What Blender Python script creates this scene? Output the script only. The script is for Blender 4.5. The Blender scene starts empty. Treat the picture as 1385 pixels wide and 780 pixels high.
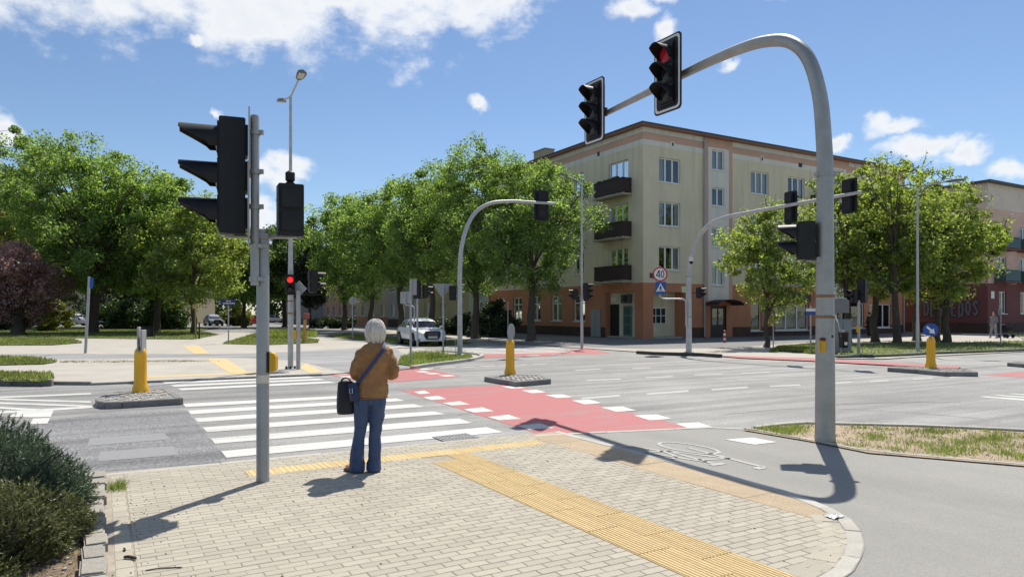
import bpy, bmesh, math, random
import numpy as np
from mathutils import Vector, Matrix

random.seed(7)
SC = bpy.context.scene
COL = SC.collection
PI = math.pi

# ------------------------------------------------------------------ camera, sky, sun, exposure
CAM_H = 1.66
FOC = 960.0                      # focal length in photo pixels (photo is 1385 wide)
HOR = 424.0                      # row of the horizon in the photo
cam_d = bpy.data.cameras.new('camera')
cam = bpy.data.objects.new('camera', cam_d)
COL.objects.link(cam)
cam.location = (0, 0, CAM_H)
cam.rotation_euler = (PI / 2, 0, 0)
cam_d.sensor_width = 36.0
cam_d.lens = 36.0 * FOC / 1385.0
cam_d.shift_y = (HOR - 390.0) / 1385.0
cam_d.clip_start = 0.05
cam_d.clip_end = 3000
SC.camera = cam

SUN_EL = math.radians(56.6)
SUN_AZ = math.atan2(0.335, 0.94)
SUN_DIR = Vector((math.sin(SUN_AZ) * math.cos(SUN_EL), math.cos(SUN_AZ) * math.cos(SUN_EL), math.sin(SUN_EL)))

world = bpy.data.worlds.new('World')
SC.world = world
world.use_nodes = True
WN = world.node_tree
WN.nodes.clear()


def wnode(t, **kw):
    n = WN.nodes.new(t)
    for k, v in kw.items():
        setattr(n, k, v)
    return n


def wmath(op, a, b=None, c=None, clamp=False):
    n = wnode('ShaderNodeMath', operation=op)
    n.use_clamp = clamp
    for i, q in enumerate((a, b, c)):
        if q is None:
            continue
        if isinstance(q, (int, float)):
            n.inputs[i].default_value = q
        else:
            WN.links.new(q, n.inputs[i])
    return n.outputs[0]


def build_sky():
    L = WN.links
    out = wnode('ShaderNodeOutputWorld')
    bg = wnode('ShaderNodeBackground')
    bg.inputs['Strength'].default_value = 0.10
    sky = wnode('ShaderNodeTexSky', sky_type='NISHITA')
    sky.sun_disc = False
    sky.sun_elevation = SUN_EL
    sky.sun_rotation = SUN_AZ
    sky.air_density = 1.0
    sky.dust_density = 0.15
    sky.ozone_density = 1.8
    tc = wnode('ShaderNodeTexCoord')
    sep = wnode('ShaderNodeSeparateXYZ')
    L.new(tc.outputs['Generated'], sep.inputs[0])
    az = wmath('ARCTAN2', sep.outputs[0], sep.outputs[1])
    el = wmath('ARCSINE', sep.outputs[2])
    comb0 = wnode('ShaderNodeCombineXYZ')
    L.new(az, comb0.inputs[0])
    L.new(el, comb0.inputs[1])
    # the outlines are torn by a noise that shifts the lookup
    wn_ = wnode('ShaderNodeTexNoise')
    wn_.inputs['Scale'].default_value = 16.0
    wn_.inputs['Detail'].default_value = 5.0
    L.new(tc.outputs['Generated'], wn_.inputs['Vector'])
    wc = wnode('ShaderNodeVectorMath', operation='SUBTRACT')
    L.new(wn_.outputs['Color'], wc.inputs[0])
    wc.inputs[1].default_value = (0.5, 0.5, 0.5)
    wsc = wnode('ShaderNodeVectorMath', operation='SCALE')
    L.new(wc.outputs[0], wsc.inputs[0])
    wsc.inputs['Scale'].default_value = 0.075
    comb = wnode('ShaderNodeVectorMath', operation='ADD')
    L.new(comb0.outputs[0], comb.inputs[0])
    L.new(wsc.outputs[0], comb.inputs[1])
    # clouds: (azimuth, elevation, half width, half height) in radians
    blobs = [(-0.62, 0.54, 0.60, 0.235), (-0.30, 0.55, 0.40, 0.225), (-0.08, 0.53, 0.19, 0.165), (-0.37, 0.38, 0.12, 0.06), (-0.50, 0.40, 0.10, 0.06),
             (-0.95, 0.40, 0.25, 0.10), (-0.305, 0.195, 0.034, 0.020), (-0.345, 0.175, 0.045, 0.022), (-0.335, 0.125, 0.03, 0.03),
             (-0.043, 0.283, 0.020, 0.013), (0.165, 0.40, 0.045, 0.022), (0.20, 0.412, 0.03, 0.013), (0.215, 0.365, 0.02, 0.03),
             (0.34, 0.432, 0.15, 0.026), (0.56, 0.40, 0.15, 0.024), (0.30, 0.325, 0.02, 0.012),
             (0.485, 0.238, 0.036, 0.013), (0.515, 0.205, 0.046, 0.019), (0.56, 0.19, 0.037, 0.013), (0.613, 0.168, 0.036, 0.02),
             (0.43, 0.218, 0.018, 0.012), (0.72, 0.16, 0.06, 0.02), (-0.63, 0.21, 0.03, 0.02), (-0.42, 0.345, 0.02, 0.012),
             (-0.395, 0.245, 0.016, 0.007), (0.0, 1.05, 0.7, 0.25), (1.6, 0.5, 0.35, 0.14), (2.3, 0.7, 0.4, 0.16), (-1.7, 0.6, 0.4, 0.16),
             (-2.5, 0.35, 0.3, 0.1), (3.0, 0.4, 0.3, 0.09), (1.15, 0.3, 0.2, 0.06), (-1.3, 0.25, 0.15, 0.05)]
    acc = None
    for (a, e, ra, re) in blobs:
        s = wnode('ShaderNodeVectorMath', operation='SUBTRACT')
        L.new(comb.outputs[0], s.inputs[0])
        s.inputs[1].default_value = (a, e, 0)
        m = wnode('ShaderNodeVectorMath', operation='MULTIPLY')
        L.new(s.outputs[0], m.inputs[0])
        m.inputs[1].default_value = (1 / ra, 1 / re, 0)
        ln = wnode('ShaderNodeVectorMath', operation='LENGTH')
        L.new(m.outputs[0], ln.inputs[0])
        v = wmath('SUBTRACT', 1.0, ln.outputs['Value'])
        # bigger clouds get a firmer core
        v = wmath('MINIMUM', wmath('MULTIPLY', v, 2.6 if re > 0.1 else 1.15), 0.95)
        acc = v if acc is None else wmath('MAXIMUM', acc, v)
    mp = wnode('ShaderNodeMapping')
    mp.inputs['Scale'].default_value = (1.0, 1.0, 1.5)
    L.new(tc.outputs['Generated'], mp.inputs[0])
    nz = wnode('ShaderNodeTexNoise')
    nz.inputs['Scale'].default_value = 11.0
    nz.inputs['Detail'].default_value = 9.0
    nz.inputs['Roughness'].default_value = 0.62
    nz.inputs['Distortion'].default_value = 0.25
    L.new(mp.outputs[0], nz.inputs['Vector'])
    nf = wnode('ShaderNodeTexNoise')
    nf.inputs['Scale'].default_value = 27.0
    nf.inputs['Detail'].default_value = 7.0
    nf.inputs['Roughness'].default_value = 0.6
    L.new(mp.outputs[0], nf.inputs['Vector'])
    nn = wmath('MULTIPLY', wmath('SUBTRACT', nz.outputs[0], 0.5), 2.0)
    nn2 = wmath('MULTIPLY', wmath('SUBTRACT', nf.outputs[0], 0.5), 1.2)
    dens = wmath('ADD', wmath('ADD', acc, nn), nn2)
    mr = wnode('ShaderNodeMapRange', interpolation_type='SMOOTHSTEP')
    mr.inputs[1].default_value = -0.06
    mr.inputs[2].default_value = 0.80
    L.new(dens, mr.inputs[0])
    # inside a cloud: thick parts go slightly grey
    mr2 = wnode('ShaderNodeMapRange')
    mr2.inputs[1].default_value = 0.3
    mr2.inputs[2].default_value = 1.25
    L.new(dens, mr2.inputs[0])
    cc = wnode('ShaderNodeMix', data_type='RGBA')
    cc.inputs[6].default_value = (7.3, 7.45, 7.6, 1)
    cc.inputs[7].default_value = (6.0, 6.3, 6.8, 1)
    L.new(mr2.outputs[0], cc.inputs[0])
    # hue of the clear sky a little deeper than the raw model
    hs = wnode('ShaderNodeMix', data_type='RGBA', blend_type='MULTIPLY')
    hs.inputs[0].default_value = 1.0
    L.new(sky.outputs[0], hs.inputs[6])
    hs.inputs[7].default_value = SKY_TINT
    mx = wnode('ShaderNodeMix', data_type='RGBA')
    L.new(mr.outputs[0], mx.inputs[0])
    L.new(hs.outputs[2], mx.inputs[6])
    L.new(cc.outputs[2], mx.inputs[7])
    L.new(mx.outputs[2], bg.inputs[0])
    L.new(bg.outputs[0], out.inputs[0])


SKY_TINT = (0.735, 0.79, 0.86, 1)
build_sky()

sun_d = bpy.data.lights.new('sun', 'SUN')
sun_d.energy = 4.2
sun_d.angle = math.radians(0.5)
sun_d.color = (1.0, 0.945, 0.85)
sun = bpy.data.objects.new('sun', sun_d)
COL.objects.link(sun)
sun.rotation_euler = SUN_DIR.to_track_quat('Z', 'Y').to_euler()
sun.location = (20, 40, 60)

SC.view_settings.view_transform = 'Standard'
SC.view_settings.look = 'None'
SC.view_settings.exposure = 0.42
SC.view_settings.gamma = 1.0
SC.view_settings.use_curve_mapping = False
SC.render.engine = 'CYCLES'
SC.cycles.use_denoising = True
SC.cycles.max_bounces = 8
SC.cycles.transparent_max_bounces = 12
SC.cycles.caustics_reflective = False
SC.cycles.caustics_refractive = False


# ------------------------------------------------------------------ helpers: places
def gp(px, py, z=0.0):
    """Ground position (metres) of a point of the photo that lies at height z."""
    Y = FOC * (CAM_H - z) / (py - HOR)
    return ((px - 692.5) * Y / FOC, Y)


U = Vector((math.cos(PI / 6), 0.5))         # along the main road
V = Vector((-0.5, math.cos(PI / 6)))        # across it, away from the camera
ROT = PI / 6


def ab(a, b):
    return (a * U.x + b * V.x, a * U.y + b * V.y)


# ------------------------------------------------------------------ helpers: meshes
class MB:
    def __init__(self):
        self.v, self.f, self.m = [], [], []
        self.mi = 0
        self.M = None

    def add(self, vs, fs):
        o = len(self.v)
        if self.M is not None:
            vs = [tuple(self.M @ Vector(p)) for p in vs]
        self.v += [tuple(p) for p in vs]
        for q in fs:
            self.f.append(tuple(i + o for i in q))
            self.m.append(self.mi)
        return self

    def box(self, c, s, rz=0.0):
        x, y, z = s[0] / 2, s[1] / 2, s[2] / 2
        co, si = math.cos(rz), math.sin(rz)
        vs = []
        for dz in (-z, z):
            for dx, dy in ((-x, -y), (x, -y), (x, y), (-x, y)):
                vs.append((c[0] + dx * co - dy * si, c[1] + dx * si + dy * co, c[2] + dz))
        return self.add(vs, [(3, 2, 1, 0), (4, 5, 6, 7), (0, 1, 5, 4), (1, 2, 6, 5), (2, 3, 7, 6), (3, 0, 4, 7)])

    def bar(self, p, q, w, h=None):
        """square bar between two points"""
        return self.tube([p, q], w / 2 * 1.414, 4, twist=PI / 4)

    def prism(self, poly, z0, z1, bottom=False):
        n = len(poly)
        ar = sum(poly[i][0] * poly[(i + 1) % n][1] - poly[(i + 1) % n][0] * poly[i][1] for i in range(n))
        if ar < 0:
            poly = poly[::-1]
        vs = [(p[0], p[1], z0) for p in poly] + [(p[0], p[1], z1) for p in poly]
        fs = [tuple(range(n, 2 * n))]
        if bottom:
            fs.append(tuple(range(n - 1, -1, -1)))
        for i in range(n):
            j = (i + 1) % n
            fs.append((i, j, n + j, n + i))
        return self.add(vs, fs)

    def sheet(self, poly, z):
        n = len(poly)
        ar = sum(poly[i][0] * poly[(i + 1) % n][1] - poly[(i + 1) % n][0] * poly[i][1] for i in range(n))
        if ar < 0:
            poly = poly[::-1]
        return self.add([(p[0], p[1], z) for p in poly], [tuple(range(n))])

    def loft(self, rings, cap=True):
        n = len(rings[0])
        vs = [p for r in rings for p in r]
        fs = []
        for k in range(len(rings) - 1):
            for i in range(n):
                j = (i + 1) % n
                fs.append((k * n + i, k * n + j, (k + 1) * n + j, (k + 1) * n + i))
        if cap:
            fs.append(tuple(range(n - 1, -1, -1)))
            o = (len(rings) - 1) * n
            fs.append(tuple(range(o, o + n)))
        return self.add(vs, fs)

    def tube(self, pts, r, n=8, cap=True, twist=0.0, flat=1.0):
        pts = [Vector(p) for p in pts]
        if not isinstance(r, (list, tuple)):
            r = [r] * len(pts)
        rings = []
        ref = None
        for k, p in enumerate(pts):
            t = (pts[min(k + 1, len(pts) - 1)] - pts[max(k - 1, 0)])
            if t.length < 1e-9:
                t = Vector((0, 0, 1))
            t.normalize()
            if ref is None:
                ref = Vector((1, 0, 0)) if abs(t.x) < 0.9 else Vector((0, 1, 0))
            x = (ref - t * ref.dot(t))
            if x.length < 1e-6:
                x = t.orthogonal()
            x.normalize()
            ref = x
            y = t.cross(x)
            rings.append([tuple(p + (x * math.cos(2 * PI * i / n + twist) + y * flat * math.sin(2 * PI * i / n + twist)) * r[k]) for i in range(n)])
        return self.loft(rings, cap)

    def lathe(self, prof, c=(0, 0, 0), n=16, M=None):
        rings = []
        for (r, z) in prof:
            rings.append([(r * math.cos(2 * PI * i / n), r * math.sin(2 * PI * i / n), z) for i in range(n)])
        if M is not None:
            rings = [[tuple(M @ Vector(p)) for p in q] for q in rings]
        rings = [[(p[0] + c[0], p[1] + c[1], p[2] + c[2]) for p in q] for q in rings]
        return self.loft(rings, True)

    def ball(self, c, r, nu=10, nv=8, fn=None):
        if not isinstance(r, (list, tuple)):
            r = (r, r, r)
        rings = []
        for k in range(nv + 1):
            t = PI * k / nv
            t = min(max(t, 0.02), PI - 0.02)
            ring = []
            for i in range(nu):
                a = 2 * PI * i / nu
                p = (math.sin(t) * math.cos(a), math.sin(t) * math.sin(a), -math.cos(t))
                if fn:
                    p = fn(p)
                ring.append((c[0] + p[0] * r[0], c[1] + p[1] * r[1], c[2] + p[2] * r[2]))
            rings.append(ring)
        return self.loft(rings, True)

    def mesh(self, name, mats, smooth=False, bevel=0.0, seg=1, angle=35):
        me = bpy.data.meshes.new(name)
        me.from_pydata(self.v, [], self.f)
        if not isinstance(mats, (list, tuple)):
            mats = [mats]
        for q in mats:
            me.materials.append(q)
        if len(mats) > 1:
            me.polygons.foreach_set('material_index', self.m)
        if bevel > 0:
            bm = bmesh.new()
            bm.from_mesh(me)
            bmesh.ops.remove_doubles(bm, verts=bm.verts, dist=1e-5)
            es = [e for e in bm.edges if len(e.link_faces) == 2 and e.calc_face_angle(0) > math.radians(40)]
            bmesh.ops.bevel(bm, geom=es, offset=bevel, segments=seg, affect='EDGES', clamp_overlap=True)
            bm.to_mesh(me)
            bm.free()
        if smooth:
            me.polygons.foreach_set('use_smooth', [True] * len(me.polygons))
            me.set_sharp_from_angle(angle=math.radians(angle))
        me.update()
        return me

    def build(self, name, mats, parent=None, smooth=False, bevel=0.0, seg=1, angle=35, loc=None, rz=None):
        return place(name, self.mesh(name, mats, smooth, bevel, seg, angle), parent, loc, rz)


def place(name, me, parent=None, loc=None, rz=None):
    o = bpy.data.objects.new(name, me)
    COL.objects.link(o)
    if parent is not None:
        o.parent = parent
    if loc is not None:
        o.location = loc
    if rz is not None:
        o.rotation_euler = (0, 0, rz)
    return o


def thing(name, label, cat, loc=(0, 0, 0), rz=0.0, group=None):
    o = bpy.data.objects.new(name, None)
    COL.objects.link(o)
    o.empty_display_size = 0.2
    o.location = loc
    o.rotation_euler = (0, 0, rz)
    return tag(o, label, cat, group)


def tag(o, label=None, cat=None, group=None, kind=None):
    if label:
        o['label'] = label
    if cat:
        o['category'] = cat
    if group:
        o['group'] = group
    if kind:
        o['kind'] = kind
    return o


def np_mesh(name, verts, faces, mat):
    """fast mesh from numpy arrays; all faces have the same number of corners"""
    me = bpy.data.meshes.new(name)
    k = faces.shape[1]
    me.vertices.add(len(verts))
    me.vertices.foreach_set('co', np.ascontiguousarray(verts, dtype=np.float32).ravel())
    me.loops.add(faces.size)
    me.loops.foreach_set('vertex_index', np.ascontiguousarray(faces, dtype=np.int32).ravel())
    me.polygons.add(len(faces))
    me.polygons.foreach_set('loop_start', np.arange(0, faces.size, k, dtype=np.int32))
    me.polygons.foreach_set('loop_total', np.full(len(faces), k, dtype=np.int32))
    me.update(calc_edges=True)
    me.validate()
    me.materials.append(mat)
    return me


def smooth_path(pts, n=6):
    """Catmull-Rom through the points"""
    P = [Vector(p) for p in pts]
    P = [P[0] * 2 - P[1]] + P + [P[-1] * 2 - P[-2]]
    out = []
    for i in range(1, len(P) - 2):
        for k in range(n):
            t = k / n
            a, b, c, d = P[i - 1], P[i], P[i + 1], P[i + 2]
            out.append(0.5 * ((2 * b) + (c - a) * t + (2 * a - 5 * b + 4 * c - d) * t * t + (3 * b - a - 3 * c + d) * t ** 3))
    out.append(P[-2])
    return out


# ------------------------------------------------------------------ helpers: materials
def nt(m):
    return m.node_tree.nodes, m.node_tree.links


def mat(name, col, rough=0.7, var=0.12, scale=6.0, bump=0.0, bscale=60.0, metal=0.0, spec=0.4, fine=0.0, fscale=90.0,
        island=0.0, emit=None, estr=0.0, stain=None, coat=0.0, sstr=0.5, sscale=1.2, runs=False):
    m = bpy.data.materials.new(name)
    m.use_nodes = True
    N, L = nt(m)
    b = N['Principled BSDF']
    b.inputs['Roughness'].default_value = rough
    b.inputs['Metallic'].default_value = metal
    b.inputs['Specular IOR Level'].default_value = spec
    if coat:
        b.inputs['Coat Weight'].default_value = coat
        b.inputs['Coat Roughness'].default_value = 0.06
    tc = N.new('ShaderNodeTexCoord')
    col = tuple(col)
    lo = tuple(max(0, c * (1 - var)) for c in col) + (1,)
    hi = tuple(min(1, c * (1 + var)) for c in col) + (1,)
    nz = N.new('ShaderNodeTexNoise')
    nz.inputs['Scale'].default_value = scale
    nz.inputs['Detail'].default_value = 6
    nz.inputs['Roughness'].default_value = 0.6
    L.new(tc.outputs['Object'], nz.inputs['Vector'])
    mr = N.new('ShaderNodeMapRange')
    mr.inputs[1].default_value = 0.3
    mr.inputs[2].default_value = 0.7
    L.new(nz.outputs[0], mr.inputs[0])
    mx = N.new('ShaderNodeMix')
    mx.data_type = 'RGBA'
    mx.inputs[6].default_value = lo
    mx.inputs[7].default_value = hi
    L.new(mr.outputs[0], mx.inputs[0])
    cur = mx.outputs[2]

    def mul(sock, amount, lo_, hi_):
        r = N.new('ShaderNodeMapRange')
        r.inputs[1].default_value = lo_
        r.inputs[2].default_value = hi_
        r.inputs[3].default_value = 1 - amount
        r.inputs[4].default_value = 1 + amount
        L.new(sock, r.inputs[0])
        v = N.new('ShaderNodeVectorMath')
        v.operation = 'SCALE'
        L.new(cur, v.inputs[0])
        L.new(r.outputs[0], v.inputs['Scale'])
        return v.outputs[0]
    if fine:
        f = N.new('ShaderNodeTexNoise')
        f.inputs['Scale'].default_value = fscale
        f.inputs['Detail'].default_value = 3
        L.new(tc.outputs['Object'], f.inputs['Vector'])
        cur = mul(f.outputs[0], fine, 0.25, 0.75)
    if island:
        g = N.new('ShaderNodeNewGeometry')
        oi = N.new('ShaderNodeObjectInfo')
        ad = N.new('ShaderNodeMath')
        ad.operation = 'ADD'
        L.new(g.outputs['Random Per Island'], ad.inputs[0])
        L.new(oi.outputs['Random'], ad.inputs[1])
        fr = N.new('ShaderNodeMath')
        fr.operation = 'FRACT'
        L.new(ad.outputs[0], fr.inputs[0])
        cur = mul(fr.outputs[0], island, 0, 1)
    if stain:
        s = N.new('ShaderNodeTexNoise')
        s.inputs['Scale'].default_value = sscale
        s.inputs['Detail'].default_value = 8
        s.inputs['Roughness'].default_value = 0.7
        if runs:                       # rain streaks run down the wall
            mpp = N.new('ShaderNodeMapping')
            mpp.inputs['Scale'].default_value = (3.2, 3.2, 0.22)
            L.new(tc.outputs['Object'], mpp.inputs[0])
            L.new(mpp.outputs[0], s.inputs['Vector'])
        else:
            L.new(tc.outputs['Object'], s.inputs['Vector'])
        r = N.new('ShaderNodeMapRange')
        r.inputs[1].default_value = 0.5
        r.inputs[2].default_value = 0.72
        r.inputs[4].default_value = sstr
        L.new(s.outputs[0], r.inputs[0])
        q = N.new('ShaderNodeMix')
        q.data_type = 'RGBA'
        L.new(r.outputs[0], q.inputs[0])
        L.new(cur, q.inputs[6])
        q.inputs[7].default_value = tuple(stain) + (1,)
        cur = q.outputs[2]
    L.new(cur, b.inputs['Base Color'])
    if bump:
        bn = N.new('ShaderNodeTexNoise')
        bn.inputs['Scale'].default_value = bscale
        bn.inputs['Detail'].default_value = 4
        L.new(tc.outputs['Object'], bn.inputs['Vector'])
        bp = N.new('ShaderNodeBump')
        bp.inputs['Strength'].default_value = bump
        bp.inputs['Distance'].default_value = 0.01
        L.new(bn.outputs[0], bp.inputs['Height'])
        L.new(bp.outputs[0], b.inputs['Normal'])
    if emit:
        b.inputs['Emission Color'].default_value = tuple(emit) + (1,)
        b.inputs['Emission Strength'].default_value = estr
    return m


def leaf_mat(name, col, trans, var=0.40, tw=0.52, gloss=0.05):
    m = bpy.data.materials.new(name)
    m.use_nodes = True
    N, L = nt(m)
    N.remove(N['Principled BSDF'])
    out = N['Material Output']
    g = N.new('ShaderNodeNewGeometry')
    r = N.new('ShaderNodeMapRange')
    r.inputs[3].default_value = 1 - var
    r.inputs[4].default_value = 1 + var
    L.new(g.outputs['Random Per Island'], r.inputs[0])
    tc = N.new('ShaderNodeTexCoord')
    nz = N.new('ShaderNodeTexNoise')
    nz.inputs['Scale'].default_value = 0.55
    nz.inputs['Detail'].default_value = 2
    L.new(tc.outputs['Object'], nz.inputs['Vector'])
    r2 = N.new('ShaderNodeMapRange')
    r2.inputs[1].default_value = 0.3
    r2.inputs[2].default_value = 0.7
    r2.inputs[3].default_value = 0.8
    r2.inputs[4].default_value = 1.2
    L.new(nz.outputs[0], r2.inputs[0])
    mm = N.new('ShaderNodeMath')
    mm.operation = 'MULTIPLY'
    L.new(r.outputs[0], mm.inputs[0])
    L.new(r2.outputs[0], mm.inputs[1])

    def scaled(c):
        v = N.new('ShaderNodeVectorMath')
        v.operation = 'SCALE'
        v.inputs[0].default_value = c
        L.new(mm.outputs[0], v.inputs['Scale'])
        return v.outputs[0]
    d = N.new('ShaderNodeBsdfDiffuse')
    L.new(scaled(col), d.inputs['Color'])
    t = N.new('ShaderNodeBsdfTranslucent')
    L.new(scaled(trans), t.inputs['Color'])
    mx = N.new('ShaderNodeMixShader')
    mx.inputs[0].default_value = tw
    L.new(d.outputs[0], mx.inputs[1])
    L.new(t.outputs[0], mx.inputs[2])
    gl = N.new('ShaderNodeBsdfGlossy')
    gl.inputs['Roughness'].default_value = 0.5
    gl.inputs['Color'].default_value = (0.8, 0.85, 0.8, 1)
    m2 = N.new('ShaderNodeMixShader')
    m2.inputs[0].default_value = gloss
    L.new(mx.outputs[0], m2.inputs[1])
    L.new(gl.outputs[0], m2.inputs[2])
    L.new(m2.outputs[0], out.inputs[0])
    return m


def glass_mat(name, tint, refl=0.35):
    """window glass: partly mirror, partly see-through"""
    m = bpy.data.materials.new(name)
    m.use_nodes = True
    N, L = nt(m)
    N.remove(N['Principled BSDF'])
    out = N['Material Output']
    tr = N.new('ShaderNodeBsdfTransparent')
    tr.inputs['Color'].default_value = tuple(tint) + (1,)
    gl = N.new('ShaderNodeBsdfGlossy')
    gl.inputs['Roughness'].default_value = 0.02
    gl.inputs['Color'].default_value = (0.9, 0.93, 0.95, 1)
    tc = N.new('ShaderNodeTexCoord')
    nz = N.new('ShaderNodeTexNoise')
    nz.inputs['Scale'].default_value = 1.3
    L.new(tc.outputs['Object'], nz.inputs['Vector'])
    bp = N.new('ShaderNodeBump')
    bp.inputs['Strength'].default_value = 0.12
    bp.inputs['Distance'].default_value = 0.05
    L.new(nz.outputs[0], bp.inputs['Height'])
    L.new(bp.outputs[0], gl.inputs['Normal'])
    mx = N.new('ShaderNodeMixShader')
    fr = N.new('ShaderNodeFresnel')
    fr.inputs['IOR'].default_value = 1.5
    ad = N.new('ShaderNodeMath')
    ad.operation = 'MULTIPLY_ADD'
    ad.inputs[1].default_value = 1.0
    ad.inputs[2].default_value = refl
    ad.use_clamp = True
    L.new(fr.outputs[0], ad.inputs[0])
    L.new(ad.outputs[0], mx.inputs[0])
    L.new(tr.outputs[0], mx.inputs[1])
    L.new(gl.outputs[0], mx.inputs[2])
    L.new(mx.outputs[0], out.inputs[0])
    return m

# ------------------------------------------------------------------ ground materials
def asphalt_mat(name, base, dark, fine=0.22, patch=0.25, rot=PI / 6, fscale=55.0, streak=0.34, rough=0.85):
    m = bpy.data.materials.new(name)
    m.use_nodes = True
    N, L = nt(m)
    b = N['Principled BSDF']
    b.inputs['Roughness'].default_value = rough
    b.inputs['Specular IOR Level'].default_value = 0.35
    tc = N.new('ShaderNodeTexCoord')
    # large patches of age
    n1 = N.new('ShaderNodeTexNoise')
    n1.inputs['Scale'].default_value = 0.45
    n1.inputs['Detail'].default_value = 7
    n1.inputs['Roughness'].default_value = 0.65
    L.new(tc.outputs['Object'], n1.inputs['Vector'])
    # streaks along the lanes
    mp = N.new('ShaderNodeMapping')
    mp.vector_type = 'TEXTURE'
    mp.inputs['Rotation'].default_value = (0, 0, rot)
    mp.inputs['Scale'].default_value = (9.0, 0.55, 1.0)
    L.new(tc.outputs['Object'], mp.inputs[0])
    n2 = N.new('ShaderNodeTexNoise')
    n2.inputs['Scale'].default_value = 1.0
    n2.inputs['Detail'].default_value = 5
    L.new(mp.outputs[0], n2.inputs['Vector'])
    # stones in the surface
    n3 = N.new('ShaderNodeTexNoise')
    n3.inputs['Scale'].default_value = fscale
    n3.inputs['Detail'].default_value = 3
    n3.inputs['Roughness'].default_value = 0.7
    L.new(tc.outputs['Object'], n3.inputs['Vector'])
    vo = N.new('ShaderNodeTexVoronoi')
    vo.inputs['Scale'].default_value = fscale * 1.4
    L.new(tc.outputs['Object'], vo.inputs['Vector'])
    mx = N.new('ShaderNodeMix')
    mx.data_type = 'RGBA'
    mx.inputs[6].default_value = tuple(base) + (1,)
    mx.inputs[7].default_value = tuple(dark) + (1,)
    r1 = N.new('ShaderNodeMapRange')
    r1.inputs[1].default_value = 0.35
    r1.inputs[2].default_value = 0.7
    L.new(n1.outputs[0], r1.inputs[0])
    L.new(r1.outputs[0], mx.inputs[0])

    def mul(cur, sock, amount, lo, hi):
        r = N.new('ShaderNodeMapRange')
        r.inputs[1].default_value = lo
        r.inputs[2].default_value = hi
        r.inputs[3].default_value = 1 - amount
        r.inputs[4].default_value = 1 + amount
        L.new(sock, r.inputs[0])
        v = N.new('ShaderNodeVectorMath')
        v.operation = 'SCALE'
        L.new(cur, v.inputs[0])
        L.new(r.outputs[0], v.inputs['Scale'])
        return v.outputs[0]
    c = mul(mx.outputs[2], n2.outputs[0], streak, 0.3, 0.7)
    c = mul(c, n3.outputs[0], fine, 0.3, 0.7)
    c = mul(c, vo.outputs['Color'], fine * 0.6, 0.1, 0.9)
    L.new(c, b.inputs['Base Color'])
    bp = N.new('ShaderNodeBump')
    bp.inputs['Strength'].default_value = 0.35
    bp.inputs['Distance'].default_value = 0.008
    L.new(n3.outputs[0], bp.inputs['Height'])
    L.new(bp.outputs[0], b.inputs['Normal'])
    return m


def paint_mat(name, col, under, worn=0.35, scale=14.0):
    """road paint worn through to the asphalt in places"""
    m = bpy.data.materials.new(name)
    m.use_nodes = True
    N, L = nt(m)
    b = N['Principled BSDF']
    b.inputs['Roughness'].default_value = 0.7
    tc = N.new('ShaderNodeTexCoord')
    n1 = N.new('ShaderNodeTexNoise')
    n1.inputs['Scale'].default_value = scale
    n1.inputs['Detail'].default_value = 8
    n1.inputs['Roughness'].default_value = 0.75
    L.new(tc.outputs['Object'], n1.inputs['Vector'])
    mp = N.new('ShaderNodeMapping')
    mp.vector_type = 'TEXTURE'
    mp.inputs['Rotation'].default_value = (0, 0, PI / 6)
    mp.inputs['Scale'].default_value = (3.0, 0.5, 1)
    L.new(tc.outputs['Object'], mp.inputs[0])
    n2 = N.new('ShaderNodeTexNoise')
    n2.inputs['Scale'].default_value = 1.0
    n2.inputs['Detail'].default_value = 3
    L.new(mp.outputs[0], n2.inputs['Vector'])
    ad = N.new('ShaderNodeMath')
    ad.operation = 'ADD'
    L.new(n1.outputs[0], ad.inputs[0])
    L.new(n2.outputs[0], ad.inputs[1])
    r = N.new('ShaderNodeMapRange')
    r.inputs[1].default_value = 1.02
    r.inputs[2].default_value = 1.45
    r.inputs[3].default_value = 0.0
    r.inputs[4].default_value = worn * 2
    r.clamp = True
    L.new(ad.outputs[0], r.inputs[0])
    mx = N.new('ShaderNodeMix')
    mx.data_type = 'RGBA'
    mx.clamp_factor = True
    mx.inputs[6].default_value = tuple(col) + (1,)
    mx.inputs[7].default_value = tuple(under) + (1,)
    L.new(r.outputs[0], mx.inputs[0])
    n3 = N.new('ShaderNodeTexNoise')
    n3.inputs['Scale'].default_value = 70
    L.new(tc.outputs['Object'], n3.inputs['Vector'])
    r3 = N.new('ShaderNodeMapRange')
    r3.inputs[1].default_value = 0.3
    r3.inputs[2].default_value = 0.7
    r3.inputs[3].default_value = 0.9
    r3.inputs[4].default_value = 1.08
    L.new(n3.outputs[0], r3.inputs[0])
    v = N.new('ShaderNodeVectorMath')
    v.operation = 'SCALE'
    L.new(mx.outputs[2], v.inputs[0])
    L.new(r3.outputs[0], v.inputs['Scale'])
    L.new(v.outputs[0], b.inputs['Base Color'])
    return m


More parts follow.
